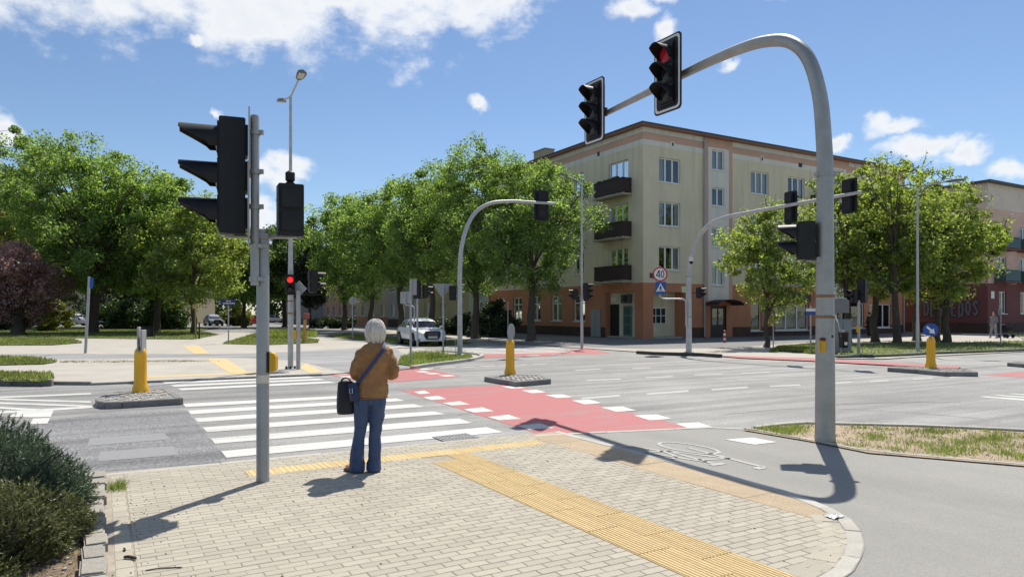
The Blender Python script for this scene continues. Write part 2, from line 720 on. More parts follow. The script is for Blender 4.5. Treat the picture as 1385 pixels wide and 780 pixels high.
ASPH = (0.275, 0.27, 0.257)
M_road = asphalt_mat('asphalt', ASPH, (0.185, 0.181, 0.173), fine=0.36, fscale=42, rough=0.62)
M_road_dark = asphalt_mat('asphalt_patch', (0.22, 0.22, 0.222), (0.165, 0.165, 0.167), fine=0.5, fscale=30)
M_path = asphalt_mat('path_asphalt', (0.30, 0.29, 0.265), (0.26, 0.252, 0.232), fine=0.14, fscale=80, rot=PI * 2 / 3, streak=0.06)
M_path_far = asphalt_mat('far_path_asphalt', (0.30, 0.30, 0.30), (0.25, 0.25, 0.25), fine=0.1)
M_side = mat('slab_paving', (0.42, 0.39, 0.34), 0.85, 0.10, 0.8, fine=0.12, fscale=25, stain=(0.30, 0.27, 0.23), sstr=0.45, sscale=0.35)
M_white = paint_mat('white_paint', (0.57, 0.565, 0.53), ASPH, 0.40)
M_lane = paint_mat('lane_paint', (0.40, 0.395, 0.365), ASPH, 0.5)
M_white_faint = paint_mat('faint_paint', (0.248, 0.248, 0.25), (0.20, 0.20, 0.20), 0.6)
M_red = paint_mat('red_surface', (0.40, 0.108, 0.112), (0.28, 0.185, 0.175), 0.7, 3.0)
M_yellow_far = paint_mat('yellow_tiles', (0.58, 0.44, 0.21), (0.47, 0.39, 0.25), 0.3)
M_paver = mat('paver', (0.405, 0.37, 0.298), 0.85, 0.08, 1.1, bump=0.25, bscale=120, fine=0.10, fscale=70, island=0.09, stain=(0.36, 0.31, 0.24), sstr=0.35, sscale=0.9)
M_joint = mat('joint_sand', (0.345, 0.305, 0.245), 0.95, 0.25, 9)
M_tact = mat('tactile_yellow', (0.61, 0.455, 0.225), 0.8, 0.10, 2.5, fine=0.12, fscale=60, island=0.09, stain=(0.42, 0.34, 0.20), sstr=0.6, sscale=2.2)
M_brown = mat('brown_slab', (0.41, 0.32, 0.215), 0.9, 0.12, 5, fine=0.30, fscale=55, island=0.04, stain=(0.34, 0.27, 0.17), sstr=0.3)
M_kerb = mat('kerb_concrete', (0.44, 0.42, 0.37), 0.85, 0.10, 5, fine=0.14, fscale=50, island=0.08)
M_kerb_dark = mat('kerb_weathered', (0.21, 0.205, 0.195), 0.88, 0.18, 4, fine=0.2, fscale=35, island=0.1)
M_cobble = mat('cobble', (0.42, 0.395, 0.35), 0.85, 0.14, 8, fine=0.15, fscale=60, island=0.15)
M_edge = mat('edging_granite', (0.33, 0.31, 0.27), 0.9, 0.2, 9, fine=0.25, fscale=50, island=0.12, stain=(0.22, 0.18, 0.13), sstr=0.6, sscale=6, bump=0.5, bscale=40)
M_soil = mat('sandy_soil', (0.36, 0.285, 0.195), 0.95, 0.28, 3.5, bump=0.6, bscale=25, fine=0.3, fscale=30)
M_bed = mat('bed_soil', (0.20, 0.15, 0.105), 0.95, 0.35, 5, bump=0.7, bscale=25, fine=0.4, fscale=40)
M_lawn = mat('lawn', (0.115, 0.155, 0.042), 0.9, 0.40, 0.6, fine=0.35, fscale=9, stain=(0.25, 0.205, 0.11), sstr=0.85, sscale=0.55)
M_ground = mat('far_ground', (0.14, 0.15, 0.07), 0.95, 0.3, 0.2)
M_crack = mat('crack_tar', (0.10, 0.10, 0.10), .8, .3, 8)
M_iron = mat('cast_iron', (0.05, 0.05, 0.052), 0.6, 0.2, 20, spec=0.5)
M_blade = leaf_mat('grass_blade', (0.145, 0.185, 0.048), (0.34, 0.42, 0.085), 0.35, 0.45, 0.03)
M_blade_dry = leaf_mat('dry_blade', (0.27, 0.23, 0.10), (0.3, 0.25, 0.1), 0.3, 0.3, 0.02)


def sheet(name, poly, z, m, kind='structure', parent=None, sub=False):
    mb = MB()
    mb.sheet([(p[0], p[1]) for p in poly], z)
    me = mb.mesh(name, m)
    bm = bmesh.new()
    bm.from_mesh(me)
    bmesh.ops.triangulate(bm, faces=bm.faces)
    bm.to_mesh(me)
    bm.free()
    o = place(name, me, parent)
    if parent is None:
        o['kind'] = kind
    return o


def px_poly(pts, z=0.0):
    return [gp(p[0], p[1], z) for p in pts]


# ------------------------------------------------------------------ the ground and roads
sheet('ground', [(-900, -60), (900, -60), (900, 1500), (-900, 1500)], -0.06, M_ground)
road = sheet('road', [(-160, -14), (160, -14), (160, 190), (-160, 190)], 0.0, M_road)

# near bike path (the grey asphalt on the right and round the end of the pavement)
OUT = [(5.55, 8.30), (5.55, 6.4), (5.55, 5.2), (5.525, 4.6), (5.45, 4.155), (5.33, 3.80), (5.19, 3.56), (4.97, 3.33), (4.65, 3.09), (4.31, 2.91), (4.0, 2.80), (3.0, 2.62), (1.5, 2.5), (0.0, 2.5)]
OUT_S = [tuple(p) for p in smooth_path([(a, b, 0) for a, b in OUT], 4)]
OUT_S = [(p[0], p[1]) for p in OUT_S]
path_poly = px_poly([(720, 589.5), (965, 577.6), (1004, 580.5), (1085, 573.5), (1240, 577.5), (1385, 584.2), (1800, 612)])
path_poly += [(12, -5), (-2, -5), ab(-1.2, 2.2)] + [ab(a, b) for a, b in reversed(OUT_S)]
bike_path = sheet('bike_path', path_poly, 0.006, M_path)

# kerb line where the path meets the road
def strip_pieces(name, parent, line_out, line_in, z0, z1, m, step, gap=0.006, bevel=0.004, kind=None):
    """row of stones between two polylines of equal length, cut every `step` metres"""
    pts_o, pts_i = [Vector(p) for p in line_out], [Vector(p) for p in line_in]
    d = [0.0]
    for k in range(1, len(pts_o)):
        d.append(d[-1] + ((pts_o[k] + pts_i[k]) / 2 - (pts_o[k - 1] + pts_i[k - 1]) / 2).length)

    def at(P, s):
        for k in range(1, len(d)):
            if s <= d[k] + 1e-9:
                t = (s - d[k - 1]) / max(1e-9, d[k] - d[k - 1])
                return P[k - 1].lerp(P[k], t)
        return P[-1]
    n = max(1, round(d[-1] / step))
    out = []
    for k in range(n):
        s0, s1 = d[-1] * k / n + gap / 2, d[-1] * (k + 1) / n - gap / 2
        mid = (s0 + s1) / 2
        ring = [at(pts_o, s0), at(pts_o, mid), at(pts_o, s1), at(pts_i, s1), at(pts_i, mid), at(pts_i, s0)]
        mb = MB()
        zz = z1 + random.uniform(-0.0025, 0.0025)
        c = sum(ring, Vector((0, 0))) / 6
        mb.prism([tuple(p - c) for p in ring], z0 - z1, 0.0)
        out.append(mb.build(name, m, parent, bevel=bevel, loc=(c.x, c.y, zz)))
    return out


def offset_line(line, d):
    P = [Vector(p) for p in line]
    out = []
    for k in range(len(P)):
        t = (P[min(k + 1, len(P) - 1)] - P[max(k - 1, 0)]).normalized()
        out.append(P[k] + Vector((-t.y, t.x)) * d)
    return out


# ------------------------------------------------------------------ near pavement of concrete pavers
pav_out = [ab(a, b) for a, b in OUT_S]
pav_edge_road = [ab(0.02, 8.36), ab(2.6, 8.33), ab(4.4, 8.30)]
pav_poly = [ab(0.02, 2.5)] + pav_edge_road + pav_out
pavement = sheet('pavement', pav_poly, 0.0122, M_joint)

def kerb_end(b):
    """a of the inner edge of the round end at height b (inside the border row)"""
    if b >= 3.67:
        return 4.95
    t = max(0.0, min(1.0, (3.67 - b) / 0.73))
    return 3.86 + (4.95 - 3.86) * math.sqrt(max(0.0, 1 - t ** 2.2)) if b > 2.94 else 3.7 - (2.94 - b) * 6


PL, PW, GAP = 0.190, 0.084, 0.0045
ZT = 0.016
pav_list = []          # (a0, a1, b centre)
row = 0
b = 8.32 - PW / 2
while b > 2.66:
    spans = []
    hi = kerb_end(b)
    if b > 7.85:
        spans = [(0.19, 4.93 + (b - 7.85) * 0.3)]
    elif b > 7.53:
        spans = [(0.19, 1.285), (4.90, 4.95)]
    else:
        spans = [(0.19, 3.16), (3.765, hi)]
    for (s0, s1) in spans:
        a = (math.floor(s0 / PL) - 1) * PL + (PL / 2 if row % 2 else 0) + 0.03
        while a < s1:
            x0, x1 = max(a, s0), min(a + PL, s1)
            if x1 - x0 > 0.016:
                pav_list.append((x0, x1, b))
            a += PL
    b -= PW
    row += 1


def paver_block(l, w, z, dx=0.0, tilt=(0, 0)):
    """low block with a chamfered top, centred on its top face"""
    x, y, c = l / 2 - GAP / 2, w / 2 - GAP / 2, 0.004
    vs, fs = [], [(8, 9, 10, 11)]
    for (ex, ez) in ((0, -0.014), (0, -c), (c, 0)):
        for sx, sy in ((-1, -1), (1, -1), (1, 1), (-1, 1)):
            px_, py_ = sx * (x - ex), sy * (y - ex)
            vs.append((px_, py_, ez + px_ * tilt[0] + py_ * tilt[1]))
    for k in (0, 4):
        for i in range(4):
            j = (i + 1) % 4
            fs.append((k + i, k + j, k + 4 + j, k + 4 + i))
    return vs, fs


rp = random.Random(3)
vis = []
for q in pav_list:
    x, y = ab((q[0] + q[1]) / 2, q[2])
    px, py = 692.5 + FOC * x / y if y > 0.3 else 9999, HOR + FOC * CAM_H / max(y, 0.05)
    seen = 150 < px < 1390 and py < 782
    vis.append((0 if seen else 1, math.hypot(x, y), q))
vis.sort(key=lambda t: (t[0], t[1]))
full_mesh = MB()
full_mesh.add(*paver_block(PL, PW, 0))
full_me = full_mesh.mesh('paver', M_paver)
cut_cache = {}
for (s, d, q) in vis[:300]:
    l = round(q[1] - q[0], 3)
    if abs(l - PL) < 0.004:
        me = full_me
    else:
        me = cut_cache.get(l)
        if me is None:
            t = MB()
            t.add(*paver_block(l, PW, 0))
            me = cut_cache[l] = t.mesh('paver', M_paver)
    x, y = ab((q[0] + q[1]) / 2, q[2])
    o = place('paver', me, pavement, (x, y, ZT + rp.uniform(-0.0012, 0.0012)))
    o.rotation_euler = (rp.uniform(-0.006, 0.006), rp.uniform(-0.004, 0.004), ROT + rp.uniform(-0.006, 0.006))
rest = MB()
for (s, d, q) in vis[300:]:
    x, y = ab((q[0] + q[1]) / 2, q[2])
    vs, fs = paver_block(q[1] - q[0], PW, 0, tilt=(rp.uniform(-0.004, 0.004), rp.uniform(-0.006, 0.006)))
    rest.M = Matrix.Translation((x, y, ZT + rp.uniform(-0.0012, 0.0012))) @ Matrix.Rotation(ROT, 4, 'Z')
    rest.add(vs, fs)
rest.M = None
tag(rest.build('paver_field', M_paver, pavement), kind='stuff')

# border column of pavers along the stone edging, on the left
for k in range(30):
    bb = 8.28 - 0.1 - k * 0.19
    if bb < 2.7:
        break
    o = place('paver', full_me, pavement, (*ab(0.125, bb), ZT - 0.001))
    o.rotation_euler = (0, 0, ROT + PI / 2)
    o.scale = (1, 1.35, 1)

# tactile guide strip (ribs) and warning strip (studs)
def rib_slab(l, w, nr):
    mb = MB()
    mb.box((0, 0, -0.008), (w - 0.004, l - 0.004, 0.016))
    p = (w - 0.01) / nr
    for k in range(nr):
        x = -w / 2 + 0.005 + p * (k + 0.5)
        h, t, bt = 0.0055, p * 0.24, p * 0.36
        y = l / 2 - 0.006
        mb.add([(x - bt, -y, 0), (x - t, -y, h), (x + t, -y, h), (x + bt, -y, 0), (x - bt, y, 0), (x - t, y, h), (x + t, y, h), (x + bt, y, 0)],
               [(0, 1, 5, 4), (1, 2, 6, 5), (2, 3, 7, 6), (0, 3, 2, 1), (4, 5, 6, 7)])
    return mb.mesh('tactile_slab', M_tact)


def stud_slab(l, w, n):
    mb = MB()
    mb.box((0, 0, -0.008), (w - 0.004, l - 0.004, 0.016))
    for i in range(n):
        for j in range(n):
            x, y = (i + 0.5) / n * w - w / 2, (j + 0.5) / n * l - l / 2
            r0, r1, h = 0.019, 0.011, 0.005
            vs = [(x + r0 * math.cos(a), y + r0 * math.sin(a), 0) for a in (0.4, 1.97, 3.54, 5.11)] + [(x + r1 * math.cos(a), y + r1 * math.sin(a), h) for a in (0.4, 1.97, 3.54, 5.11)]
            mb.add(vs, [(4, 5, 6, 7)] + [(q, (q + 1) % 4, 4 + (q + 1) % 4, 4 + q) for q in range(4)])
    return mb.mesh('tactile_slab', M_tact)


rib_me = rib_slab(0.58, 0.3, 9)
b = 7.53
k = 0
while b > 2.7:
    for c in (0, 1):
        o = place('tactile_slab', rib_me, pavement, (*ab(3.312 + 0.3 * c, b - 0.29 - (0.0 if c else 0.29)), ZT + rp.uniform(0.0, 0.002)))
        o.rotation_euler = (0, 0, ROT)
    b -= 0.58
stud_me = stud_slab(0.3, 0.3, 5)
for k in range(12):
    o = place('tactile_slab', stud_me, pavement, (*ab(1.44 + 0.3 * k, 7.69), ZT + 0.001 + rp.uniform(0, 0.0015)))
    o.rotation_euler = (0, 0, ROT)

# brown band, kerb edge and border row round the end
seg = [p for p in OUT_S if p[1] >= 3.66]
o_line = offset_line([ab(*p) for p in seg], -0.115)
i_line = [Vector(ab(min(4.955, p[0] - 0.125), p[1])) for p in seg]
strip_pieces('brown_slab', pavement, o_line, i_line, 0.0, ZT, M_brown, 0.8, gap=0.003, bevel=0.002)
o_line = [Vector(ab(*p)) for p in OUT_S]
strip_pieces('kerb_stone', pavement, o_line, offset_line(o_line, -0.11), 0.0, ZT + 0.003, M_kerb, 0.62)
seg = [p for p in OUT_S if p[1] < 3.72]
s_line = [Vector(ab(*p)) for p in seg]
strip_pieces('border_paver', pavement, offset_line(s_line, -0.118), offset_line(s_line, -0.30), 0.0, ZT, M_paver, 0.2)
# flush kerb between pavement and road
e = [Vector(ab(0.02, 8.44)), Vector(ab(2.6, 8.40)), Vector(ab(4.45, 8.37))]
strip_pieces('kerb_stone', pavement, e, [p + Vector((0.05, -0.0866)) * 0.9 for p in e], 0.0, 0.013, M_kerb, 1.0)
pe = [Vector(p) for p in px_poly([(722, 589), (840, 583), (965, 577.6), (1004, 580.2)])]
strip_pieces('kerb_stone', bike_path, pe, [p + Vector((0.02, -0.10)) for p in pe], 0.0, 0.014, M_kerb, 1.0)

# stone edging of the planting bed, left
bed = sheet('planting_bed', [ab(-0.02, 2.0), ab(-0.02, 8.32), ab(-9, 8.35), ab(-9, 2.0)], 0.03, M_bed)
bb = 8.25
while bb > 2.6:
    l = rp.uniform(0.2, 0.33)
    mb = MB()
    w = rp.uniform(0.13, 0.16)
    mb.prism([(-w / 2 + rp.uniform(-.01, .01), -l / 2), (w / 2 + rp.uniform(-.008, .008), -l / 2 + rp.uniform(-.01, .01)), (w / 2 + rp.uniform(-.008, .008), l / 2), (0.0, l / 2 + rp.uniform(-.01, .01)), (-w / 2, l / 2)], -0.1, 0)
    o = mb.build('edging_stone', M_edge, bed, bevel=0.012, seg=2)
    o.location = (*ab(-0.045 + rp.uniform(-0.01, 0.01), bb - l / 2), 0.085 + rp.uniform(-0.014, 0.01))
    o.rotation_euler = (rp.uniform(-.04, .04), rp.uniform(-.04, .04), ROT + rp.uniform(-.04, .04))
    bb -= l + rp.uniform(0.006, 0.02)

# ------------------------------------------------------------------ painted markings on the road
def marking(name, quads, z, m, part, pieces=None):
    root = None
    first = True
    for q in quads:
        o = sheet(name if first else part, px_poly(q), z, m, parent=root)
        if first:
            root = o
            first = False
    return root


def tagk(o):
    o['kind'] = 'structure'
    return o


zeb = bpy.data.objects.new('zebra_crossing', None)
COL.objects.link(zeb)
zeb['kind'] = 'structure'
near = [((299, 610), (306, 619), (681, 584.5), (658, 577.6)), ((285, 593), (290.6, 600), (639, 572), (620.6, 565.8)),
        ((274, 578), (279.7, 584.5), (602.5, 560), (585, 556.2)), ((262.4, 565.6), (267.5, 571), (573.7, 550.2), (559, 546.4)),
        ((254.2, 555.2), (258, 560.2), (547.7, 542), (536, 538.8)), ((247, 546), (251, 550.5), (522, 535.6), (508, 532.8))]
far = [((219, 517.0), (224, 518.9), (428, 510.6), (417, 508.9)), ((230, 521.0), (236, 522.9), (441, 513.8), (431, 512.0)), ((239.4, 525.3), (246, 527.8), (455, 517.6), (444, 515.6))]
for q in near + far:
    sheet('stripe', px_poly(q), 0.005, M_white, parent=zeb)

dk = sheet('road_patch', px_poly([(135, 559), (250, 553), (310, 624), (128, 638), (-200, 664), (-160, 600)]), 0.0025, M_road_dark)
fm = sheet('road_marking', px_poly([(121, 593), (222, 585.5), (230, 594), (118, 603)]), 0.005, M_white_faint)
for q in ([(135, 611), (234, 603.5), (242, 615), (133, 624)],):
    sheet('faint_stripe', px_poly(q), 0.005, M_white_faint, parent=fm)

hq = [[(-300, 574), (0, 556.0), (73, 552.2), (131, 548.6), (131, 551.0), (73, 555.0), (0, 559.4), (-300, 578)],
      [(-80, 541.6), (0, 536.4), (123, 531.4), (123, 533.2), (0, 538.4), (-80, 543.6)], [(-80, 538.8), (0, 539.0), (123, 542.6), (123, 544.6), (0, 541.0), (-80, 541.0)],
      [(-80, 542.5), (0, 544.0), (131, 548.8), (131, 550.6), (0, 546.4), (-80, 545)], [(-80, 547), (0, 550.2), (60, 553.8), (45, 555.6), (0, 552.8), (-80, 550)],
      [(25, 556.6), (73, 553.9), (68.5, 564.2), (41, 564.6), (12, 564.0)], [(45, 566.2), (68, 565.0), (64, 573), (40, 574)]]
hat = None
for k, q in enumerate(hq):
    o = sheet('hatched_area' if hat is None else 'hatch_stripe', px_poly(q), 0.0045 + 0.0006 * k, M_white, parent=hat)
    hat = hat or o

dash_px = [(786, 539, 837, 535, 2.8), (874.5, 533, 930, 528.7, 2.6), (962, 527, 1010, 523.7, 2.5), (793, 514.6, 838, 512.4, 1.5), (873, 510.8, 909, 508.9, 1.4),
           (938, 507.2, 975.6, 505.8, 1.4), (855, 498.2, 878, 497.2, 1.0), (777, 500.9, 811, 498.9, 1.2), (1041, 522.4, 1081, 520.6, 1.9), (1127, 518.2, 1150, 516.6, 1.8),
           (1176, 516, 1200, 514.6, 1.7), (1234, 512.8, 1260, 511.2, 1.6), (1283, 510.4, 1305, 508.7, 1.5), (595, 497.6, 614, 496.4, 1.1), (623, 496.8, 641, 495.8, 1.1),
           (649, 495.6, 668, 494.6, 1.1), (674, 494.6, 692, 493.6, 1.1), (702, 493.4, 712, 492.8, 1.0), (720, 492.6, 738, 491.8, 1.0), (567, 500, 585, 498.2, 1.2),
           (1003, 504.6, 1040, 503.2, 1.2), (712, 481.0, 728, 480.2, 0.9), (745, 479.6, 757, 479, 0.8)]
dl = None
for (x0, y0, x1, y1, t) in dash_px:
    q = px_poly([(x0, y0 - t / 2), (x1, y1 - t / 2), (x1 + 3, y1 + t / 2), (x0 + 1, y0 + t / 2)])
    o = sheet('lane_line' if dl is None else 'dash', q, 0.004, M_lane, parent=dl)
    dl = dl or o
chev = sheet('chevron_marking', px_poly([(1322, 536.5), (1336, 536.0), (1500, 548), (1500, 551)]), 0.004, M_white)
for q in ([(1343, 534.5), (1352, 534), (1500, 544), (1500, 546)], [(1362, 532.4), (1371, 532.0), (1500, 540), (1500, 542)]):
    sheet('chevron_stripe', px_poly(q), 0.004, M_white, parent=chev)
fz = None
for k in range(6):
    y = 483.6 + k * 1.75
    q = [(1208 + k * 9, y), (1300 + k * 16, y + 0.6), (1303 + k * 16, y + 1.4), (1210 + k * 9, y + 0.75)]
    o = sheet('far_crossing' if fz is None else 'stripe', px_poly(q), 0.004, M_lane, parent=fz)
    fz = fz or o
sz = None
for k in range(6):
    y = 470.6 + k * 1.7
    q = [(600 + k * 10, y - 1.5), (742 + k * 7, y - 3.6), (744 + k * 7, y - 2.9), (602 + k * 10, y - 0.7)]
    o = sheet('side_street_crossing' if sz is None else 'stripe', px_poly(q), 0.004, M_white, parent=sz)
    sz = sz or o

# red bike crossings with their rows of white squares
bc = sheet('bike_crossing', px_poly([(540, 527.4), (692, 519.6), (941, 579.0), (735, 588.6)]), 0.003, M_red)
lo = [(560, 528, 582, 533), (572, 535, 604, 541), (598, 542.6, 636, 548.4), (627, 550.6, 668, 558), (660, 560.8, 705, 568.4), (698, 572.4, 750, 581)]
for (x0, y0, x1, y1) in lo:
    h = y1 - y0
    sheet('white_square', px_poly([(x0, y0 + h * 0.42), (x0 + (x1 - x0) * 0.62, y0), (x1, y1 - h * 0.25), (x0 + (x1 - x0) * 0.34, y1)]), 0.006, M_white, parent=bc)
for (x0, y0, x1, y1) in [(678, 521.8, 711, 525.6), (705, 527, 739, 531.8), (737, 533.2, 776, 538.3), (773, 540.4, 814, 546.8), (813, 549.6, 861, 557), (857, 560.4, 909, 568.4), (913, 571.2, 966, 580.6)]:
    h = y1 - y0
    sheet('white_square', px_poly([(x0, y0 + h * 0.18), (x0 + (x1 - x0) * 0.6, y0), (x1, y1 - h * 0.25), (x0 + (x1 - x0) * 0.42, y1)]), 0.006, M_white, parent=bc)
fb = sheet('bike_crossing', px_poly([(440, 505.5), (545, 498.6), (576, 497.6), (624, 509.0), (540, 516.0), (478, 513.5)]), 0.003, M_red)
for (x0, y0, x1, y1) in [(567, 498, 584, 500), (560, 501.6, 583, 503.8), (573, 504.2, 597, 506.2), (592, 507, 618, 509.2), (443, 504.6, 472, 507), (456, 508.2, 486, 510.8)]:
    h = y1 - y0
    sheet('white_square', px_poly([(x0, y0 + h * 0.3), (x0 + (x1 - x0) * 0.6, y0), (x1, y1 - h * 0.3), (x0 + (x1 - x0) * 0.4, y1)]), 0.006, M_white, parent=fb)
sheet('bike_crossing', px_poly([(645, 479.3), (700, 476.0), (760, 473.4), (797, 471.4), (826, 477.6), (756, 479.8), (655, 483.2)]), 0.003, M_red)
sheet('bike_crossing', px_poly([(955, 480.6), (1000, 482.4), (1100, 485.2), (1200, 491.0), (1300, 496.8), (1296, 499.2), (1200, 494.8), (1100, 489.2), (1000, 484.8)]), 0.036, M_red)
sheet('bike_crossing', px_poly([(1327, 506.6), (1392, 502.0), (1460, 504), (1460, 513), (1392, 510.6)]), 0.003, M_red)

# bicycle symbol and the white block on the near bike path (a along the road, b towards the camera)
sym = MB()
def stroke(p, q, w):
    p, q = Vector(p), Vector(q)
    n = (q - p).normalized()
    n = Vector((-n.y, n.x)) * w / 2
    sym.sheet([tuple(p + n), tuple(q + n), tuple(q - n), tuple(p - n)], 0.0)
S0 = Vector(gp(932, 606))
Ub, Vb = Vector((0.88, 0.47)), Vector((0.55, -0.835))
Ub = Vector(gp(936, 605.5)) - Vector(gp(872, 612.5))
Ub.normalize()
def sp(a, b):
    return Vector(gp(872, 612.5)) + Ub * a + Vb * b - S0
for c in (0.0, 0.66):
    n = 28
    for k in range(n):
        a0, a1 = 2 * PI * k / n, 2 * PI * (k + 1) / n
        ro, ri = 1.0, 0.80
        q = [sp(c + 0.245 * r * math.cos(a), 0.46 * r2 * math.sin(a)) for (r, r2, a) in ((ro, ro, a0), (ro, ro, a1), (ri, 0.88, a1), (ri, 0.88, a0))]
        sym.sheet([tuple(p) for p in q], 0.0)
for p, q, w in (((0, 0), (0.20, 0.75), 0.055), ((0.20, 0.62), (0.55, 0.72), 0.055), ((0.0, 0.0), (0.30, 0.05), 0.05), ((0.30, 0.05), (0.56, 0.74), 0.055), ((0.30, 0.05), (0.19, 0.85), 0.05),
                ((0.66, 0), (0.53, 0.98), 0.055), ((0.10, 0.90), (0.30, 0.90), 0.08), ((0.53, 0.98), (0.50, 1.24), 0.06), ((0.50, 1.24), (0.36, 1.26), 0.10)):
    stroke(sp(*p), sp(*q), w)
o = sym.build('bicycle_symbol', M_lane, loc=(S0.x, S0.y, 0.011))
o['kind'] = 'structure'
sheet('path_marking', px_poly([(980, 594.9), (1018, 592.2), (1051, 598.6), (1020, 602)]), 0.011, M_white)

crk = None
for line, w in (([(1130, 547), (1175, 545.2), (1240, 543.6), (1300, 544.4)], .035), ([(620, 561), (700, 549), (800, 540)], .02), ([(980, 560), (1090, 552), (1200, 556), (1330, 566)], .018), ([(60, 577), (130, 570.5), (250, 563)], .025),
                ([(850, 520), (905, 516), (1000, 512), (1120, 508)], .03), ([(470, 560), (520, 552), (560, 548)], .012)):
    pl_ = smooth_path([(*gp(*p), 0) for p in line], 8)
    lf, rg_ = [], []
    for k, p in enumerate(pl_):
        t_ = (pl_[min(k + 1, len(pl_) - 1)] - pl_[max(0, k - 1)]).normalized()
        j_ = rp.uniform(-.02, .02)
        w_ = w * rp.uniform(.5, 1.2)
        lf.append((p.x - t_.y * (w_ / 2 + j_), p.y + t_.x * (w_ / 2 + j_)))
        rg_.append((p.x + t_.y * (w_ / 2 - j_), p.y - t_.x * (w_ / 2 - j_)))
    o = sheet('road_crack' if crk is None else 'crack', lf + rg_[::-1], 0.0022, M_crack, parent=crk)
    crk = crk or o

# drain grate
dg = px_poly([(586, 591.6), (629, 586.8), (648, 592.4), (603, 597.6)])
gr = thing('drain_grate', 'black slotted iron drain grate set in the road beside the zebra stripes', 'drain grate', (dg[0][0], dg[0][1], 0.004))
A, Bv, Dv = Vector(dg[0]), Vector(dg[1]) - Vector(dg[0]), Vector(dg[3]) - Vector(dg[0])
mb = MB()
mb.sheet([(0, 0), tuple(Bv), tuple(Bv + Dv), tuple(Dv)], 0.002)
mb.build('pit', mat('pit_dark', (0.01, 0.01, 0.01), 0.9), gr)
mb = MB()
for k in range(11):
    t0, t1 = k / 10 - 0.03, k / 10 + 0.03
    mb.prism([tuple(Bv * t0), tuple(Bv * t1), tuple(Bv * t1 + Dv), tuple(Bv * t0 + Dv)], 0.002, 0.012)
for s in (0.0, 0.5, 1.0):
    mb.prism([tuple(Dv * (s - 0.03) - Bv * .02), tuple(Bv * 1.02 + Dv * (s - 0.03)), tuple(Bv * 1.02 + Dv * (s + 0.03)), tuple(Dv * (s + 0.03) - Bv * .02)], 0.002, 0.010)
mb.build('grating', mat('grate_iron', (0.30, 0.30, 0.295), 0.6, 0.2, 30), gr)

mh = MB()
c = gp(885, 482.3)
mh.lathe([(0.0, 0.0), (0.36, 0.0), (0.36, 0.012), (0.32, 0.015), (0.0, 0.015)], n=20)
tag(mh.build('manhole_cover', M_iron, loc=(c[0], c[1], 0.004)), 'dark round manhole cover in the road near the arched mast with the 40 sign', 'manhole cover')

# ------------------------------------------------------------------ traffic islands
def island(label, top, z=0.12, kw=0.13, loc=None):
    P = [Vector(p) for p in px_poly(top, z)]
    c = sum(P, Vector((0, 0))) / len(P)
    root = thing('traffic_island', label, 'traffic island', (c.x, c.y, 0))
    Q = [p - c for p in P]
    ar = sum(Q[i].x * Q[(i + 1) % len(Q)].y - Q[(i + 1) % len(Q)].x * Q[i].y for i in range(len(Q)))
    if ar < 0:
        Q = Q[::-1]
    inner = []
    n = len(Q)
    for i in range(n):
        a, b_, d = Q[i - 1], Q[i], Q[(i + 1) % n]
        t1, t2 = (b_ - a).normalized(), (d - b_).normalized()
        n1, n2 = Vector((-t1.y, t1.x)), Vector((-t2.y, t2.x))
        m_ = (n1 + n2)
        m_ = m_ / max(0.5, m_.length_squared / 2)
        inner.append(b_ + m_ * kw)
    mb = MB()
    mb.sheet([tuple(p) for p in inner], z - 0.018)
    mb.build('bedding', M_joint, root)
    for i in range(n):
        j = (i + 1) % n
        strip_pieces('kerb_stone', root, [Q[i], Q[j]], [inner[i], inner[j]], 0.0, z, M_kerb_dark, 1.0, gap=0.008, bevel=0.012)
    # cobbles over the inside
    cb = MB()
    xs, ys = [p.x for p in inner], [p.y for p in inner]

    def inside(p):
        r = False
        for i in range(n):
            a, b_ = inner[i], inner[i - 1]
            if (a.y > p.y) != (b_.y > p.y) and p.x < (b_.x - a.x) * (p.y - a.y) / (b_.y - a.y) + a.x:
                r = not r
        return r
    s = 0.125
    d = max(max(abs(x) for x in xs), max(abs(y) for y in ys)) + 0.3
    k = int(d / s) + 1
    for i in range(-k, k):
        for j in range(-k, k):
            p = U * (i * s + (j % 2) * s / 2 + rp.uniform(-.012, .012)) + V * (j * s + rp.uniform(-.012, .012))
            if inside(p):
                r = s * rp.uniform(0.45, 0.52)
                a0 = ROT + rp.uniform(-.2, .2)
                base = [(p.x + r * 1.3 * math.cos(a0 + q * PI / 2 + PI / 4), p.y + r * 1.3 * math.sin(a0 + q * PI / 2 + PI / 4)) for q in range(4)]
                tp = [(p.x + (x - p.x) * 0.72, p.y + (y - p.y) * 0.72) for x, y in base]
                zt = z - 0.005 + rp.uniform(-.006, .01)
                cb.add([(x, y, z - 0.035) for x, y in base] + [(x, y, zt) for x, y in tp], [(4, 5, 6, 7), (0, 1, 5, 4), (1, 2, 6, 5), (2, 3, 7, 6), (3, 0, 4, 7)])
    tag(cb.build('cobbles', M_cobble, root), kind='stuff')
    return root


island('kerbed cobbled traffic island at the left under the yellow post with two thin grey plates', [(128.5, 539.5), (132, 542.0), (141, 543.6), (165, 542.9), (248, 538.0), (228, 524.6), (152, 529.6), (136, 533.6)])
island('kerbed cobbled traffic island in mid road under the yellow post with a grey disc', [(654.6, 509.0), (687, 514.2), (698.6, 516.2), (745.5, 512.2), (732, 506.4), (682, 506.6)])
island('long kerbed traffic island at the right under the yellow post with the blue arrow sign', [(1200, 496.8), (1240, 499.4), (1278.5, 502.8), (1323, 503.0), (1315, 499.0), (1262, 495.8), (1211, 494.6)])
island('kerbed traffic island cut off by the right edge of the picture', [(1362, 490.0), (1385, 491.8), (1440, 494.6), (1430, 491.0), (1372, 488.0)])

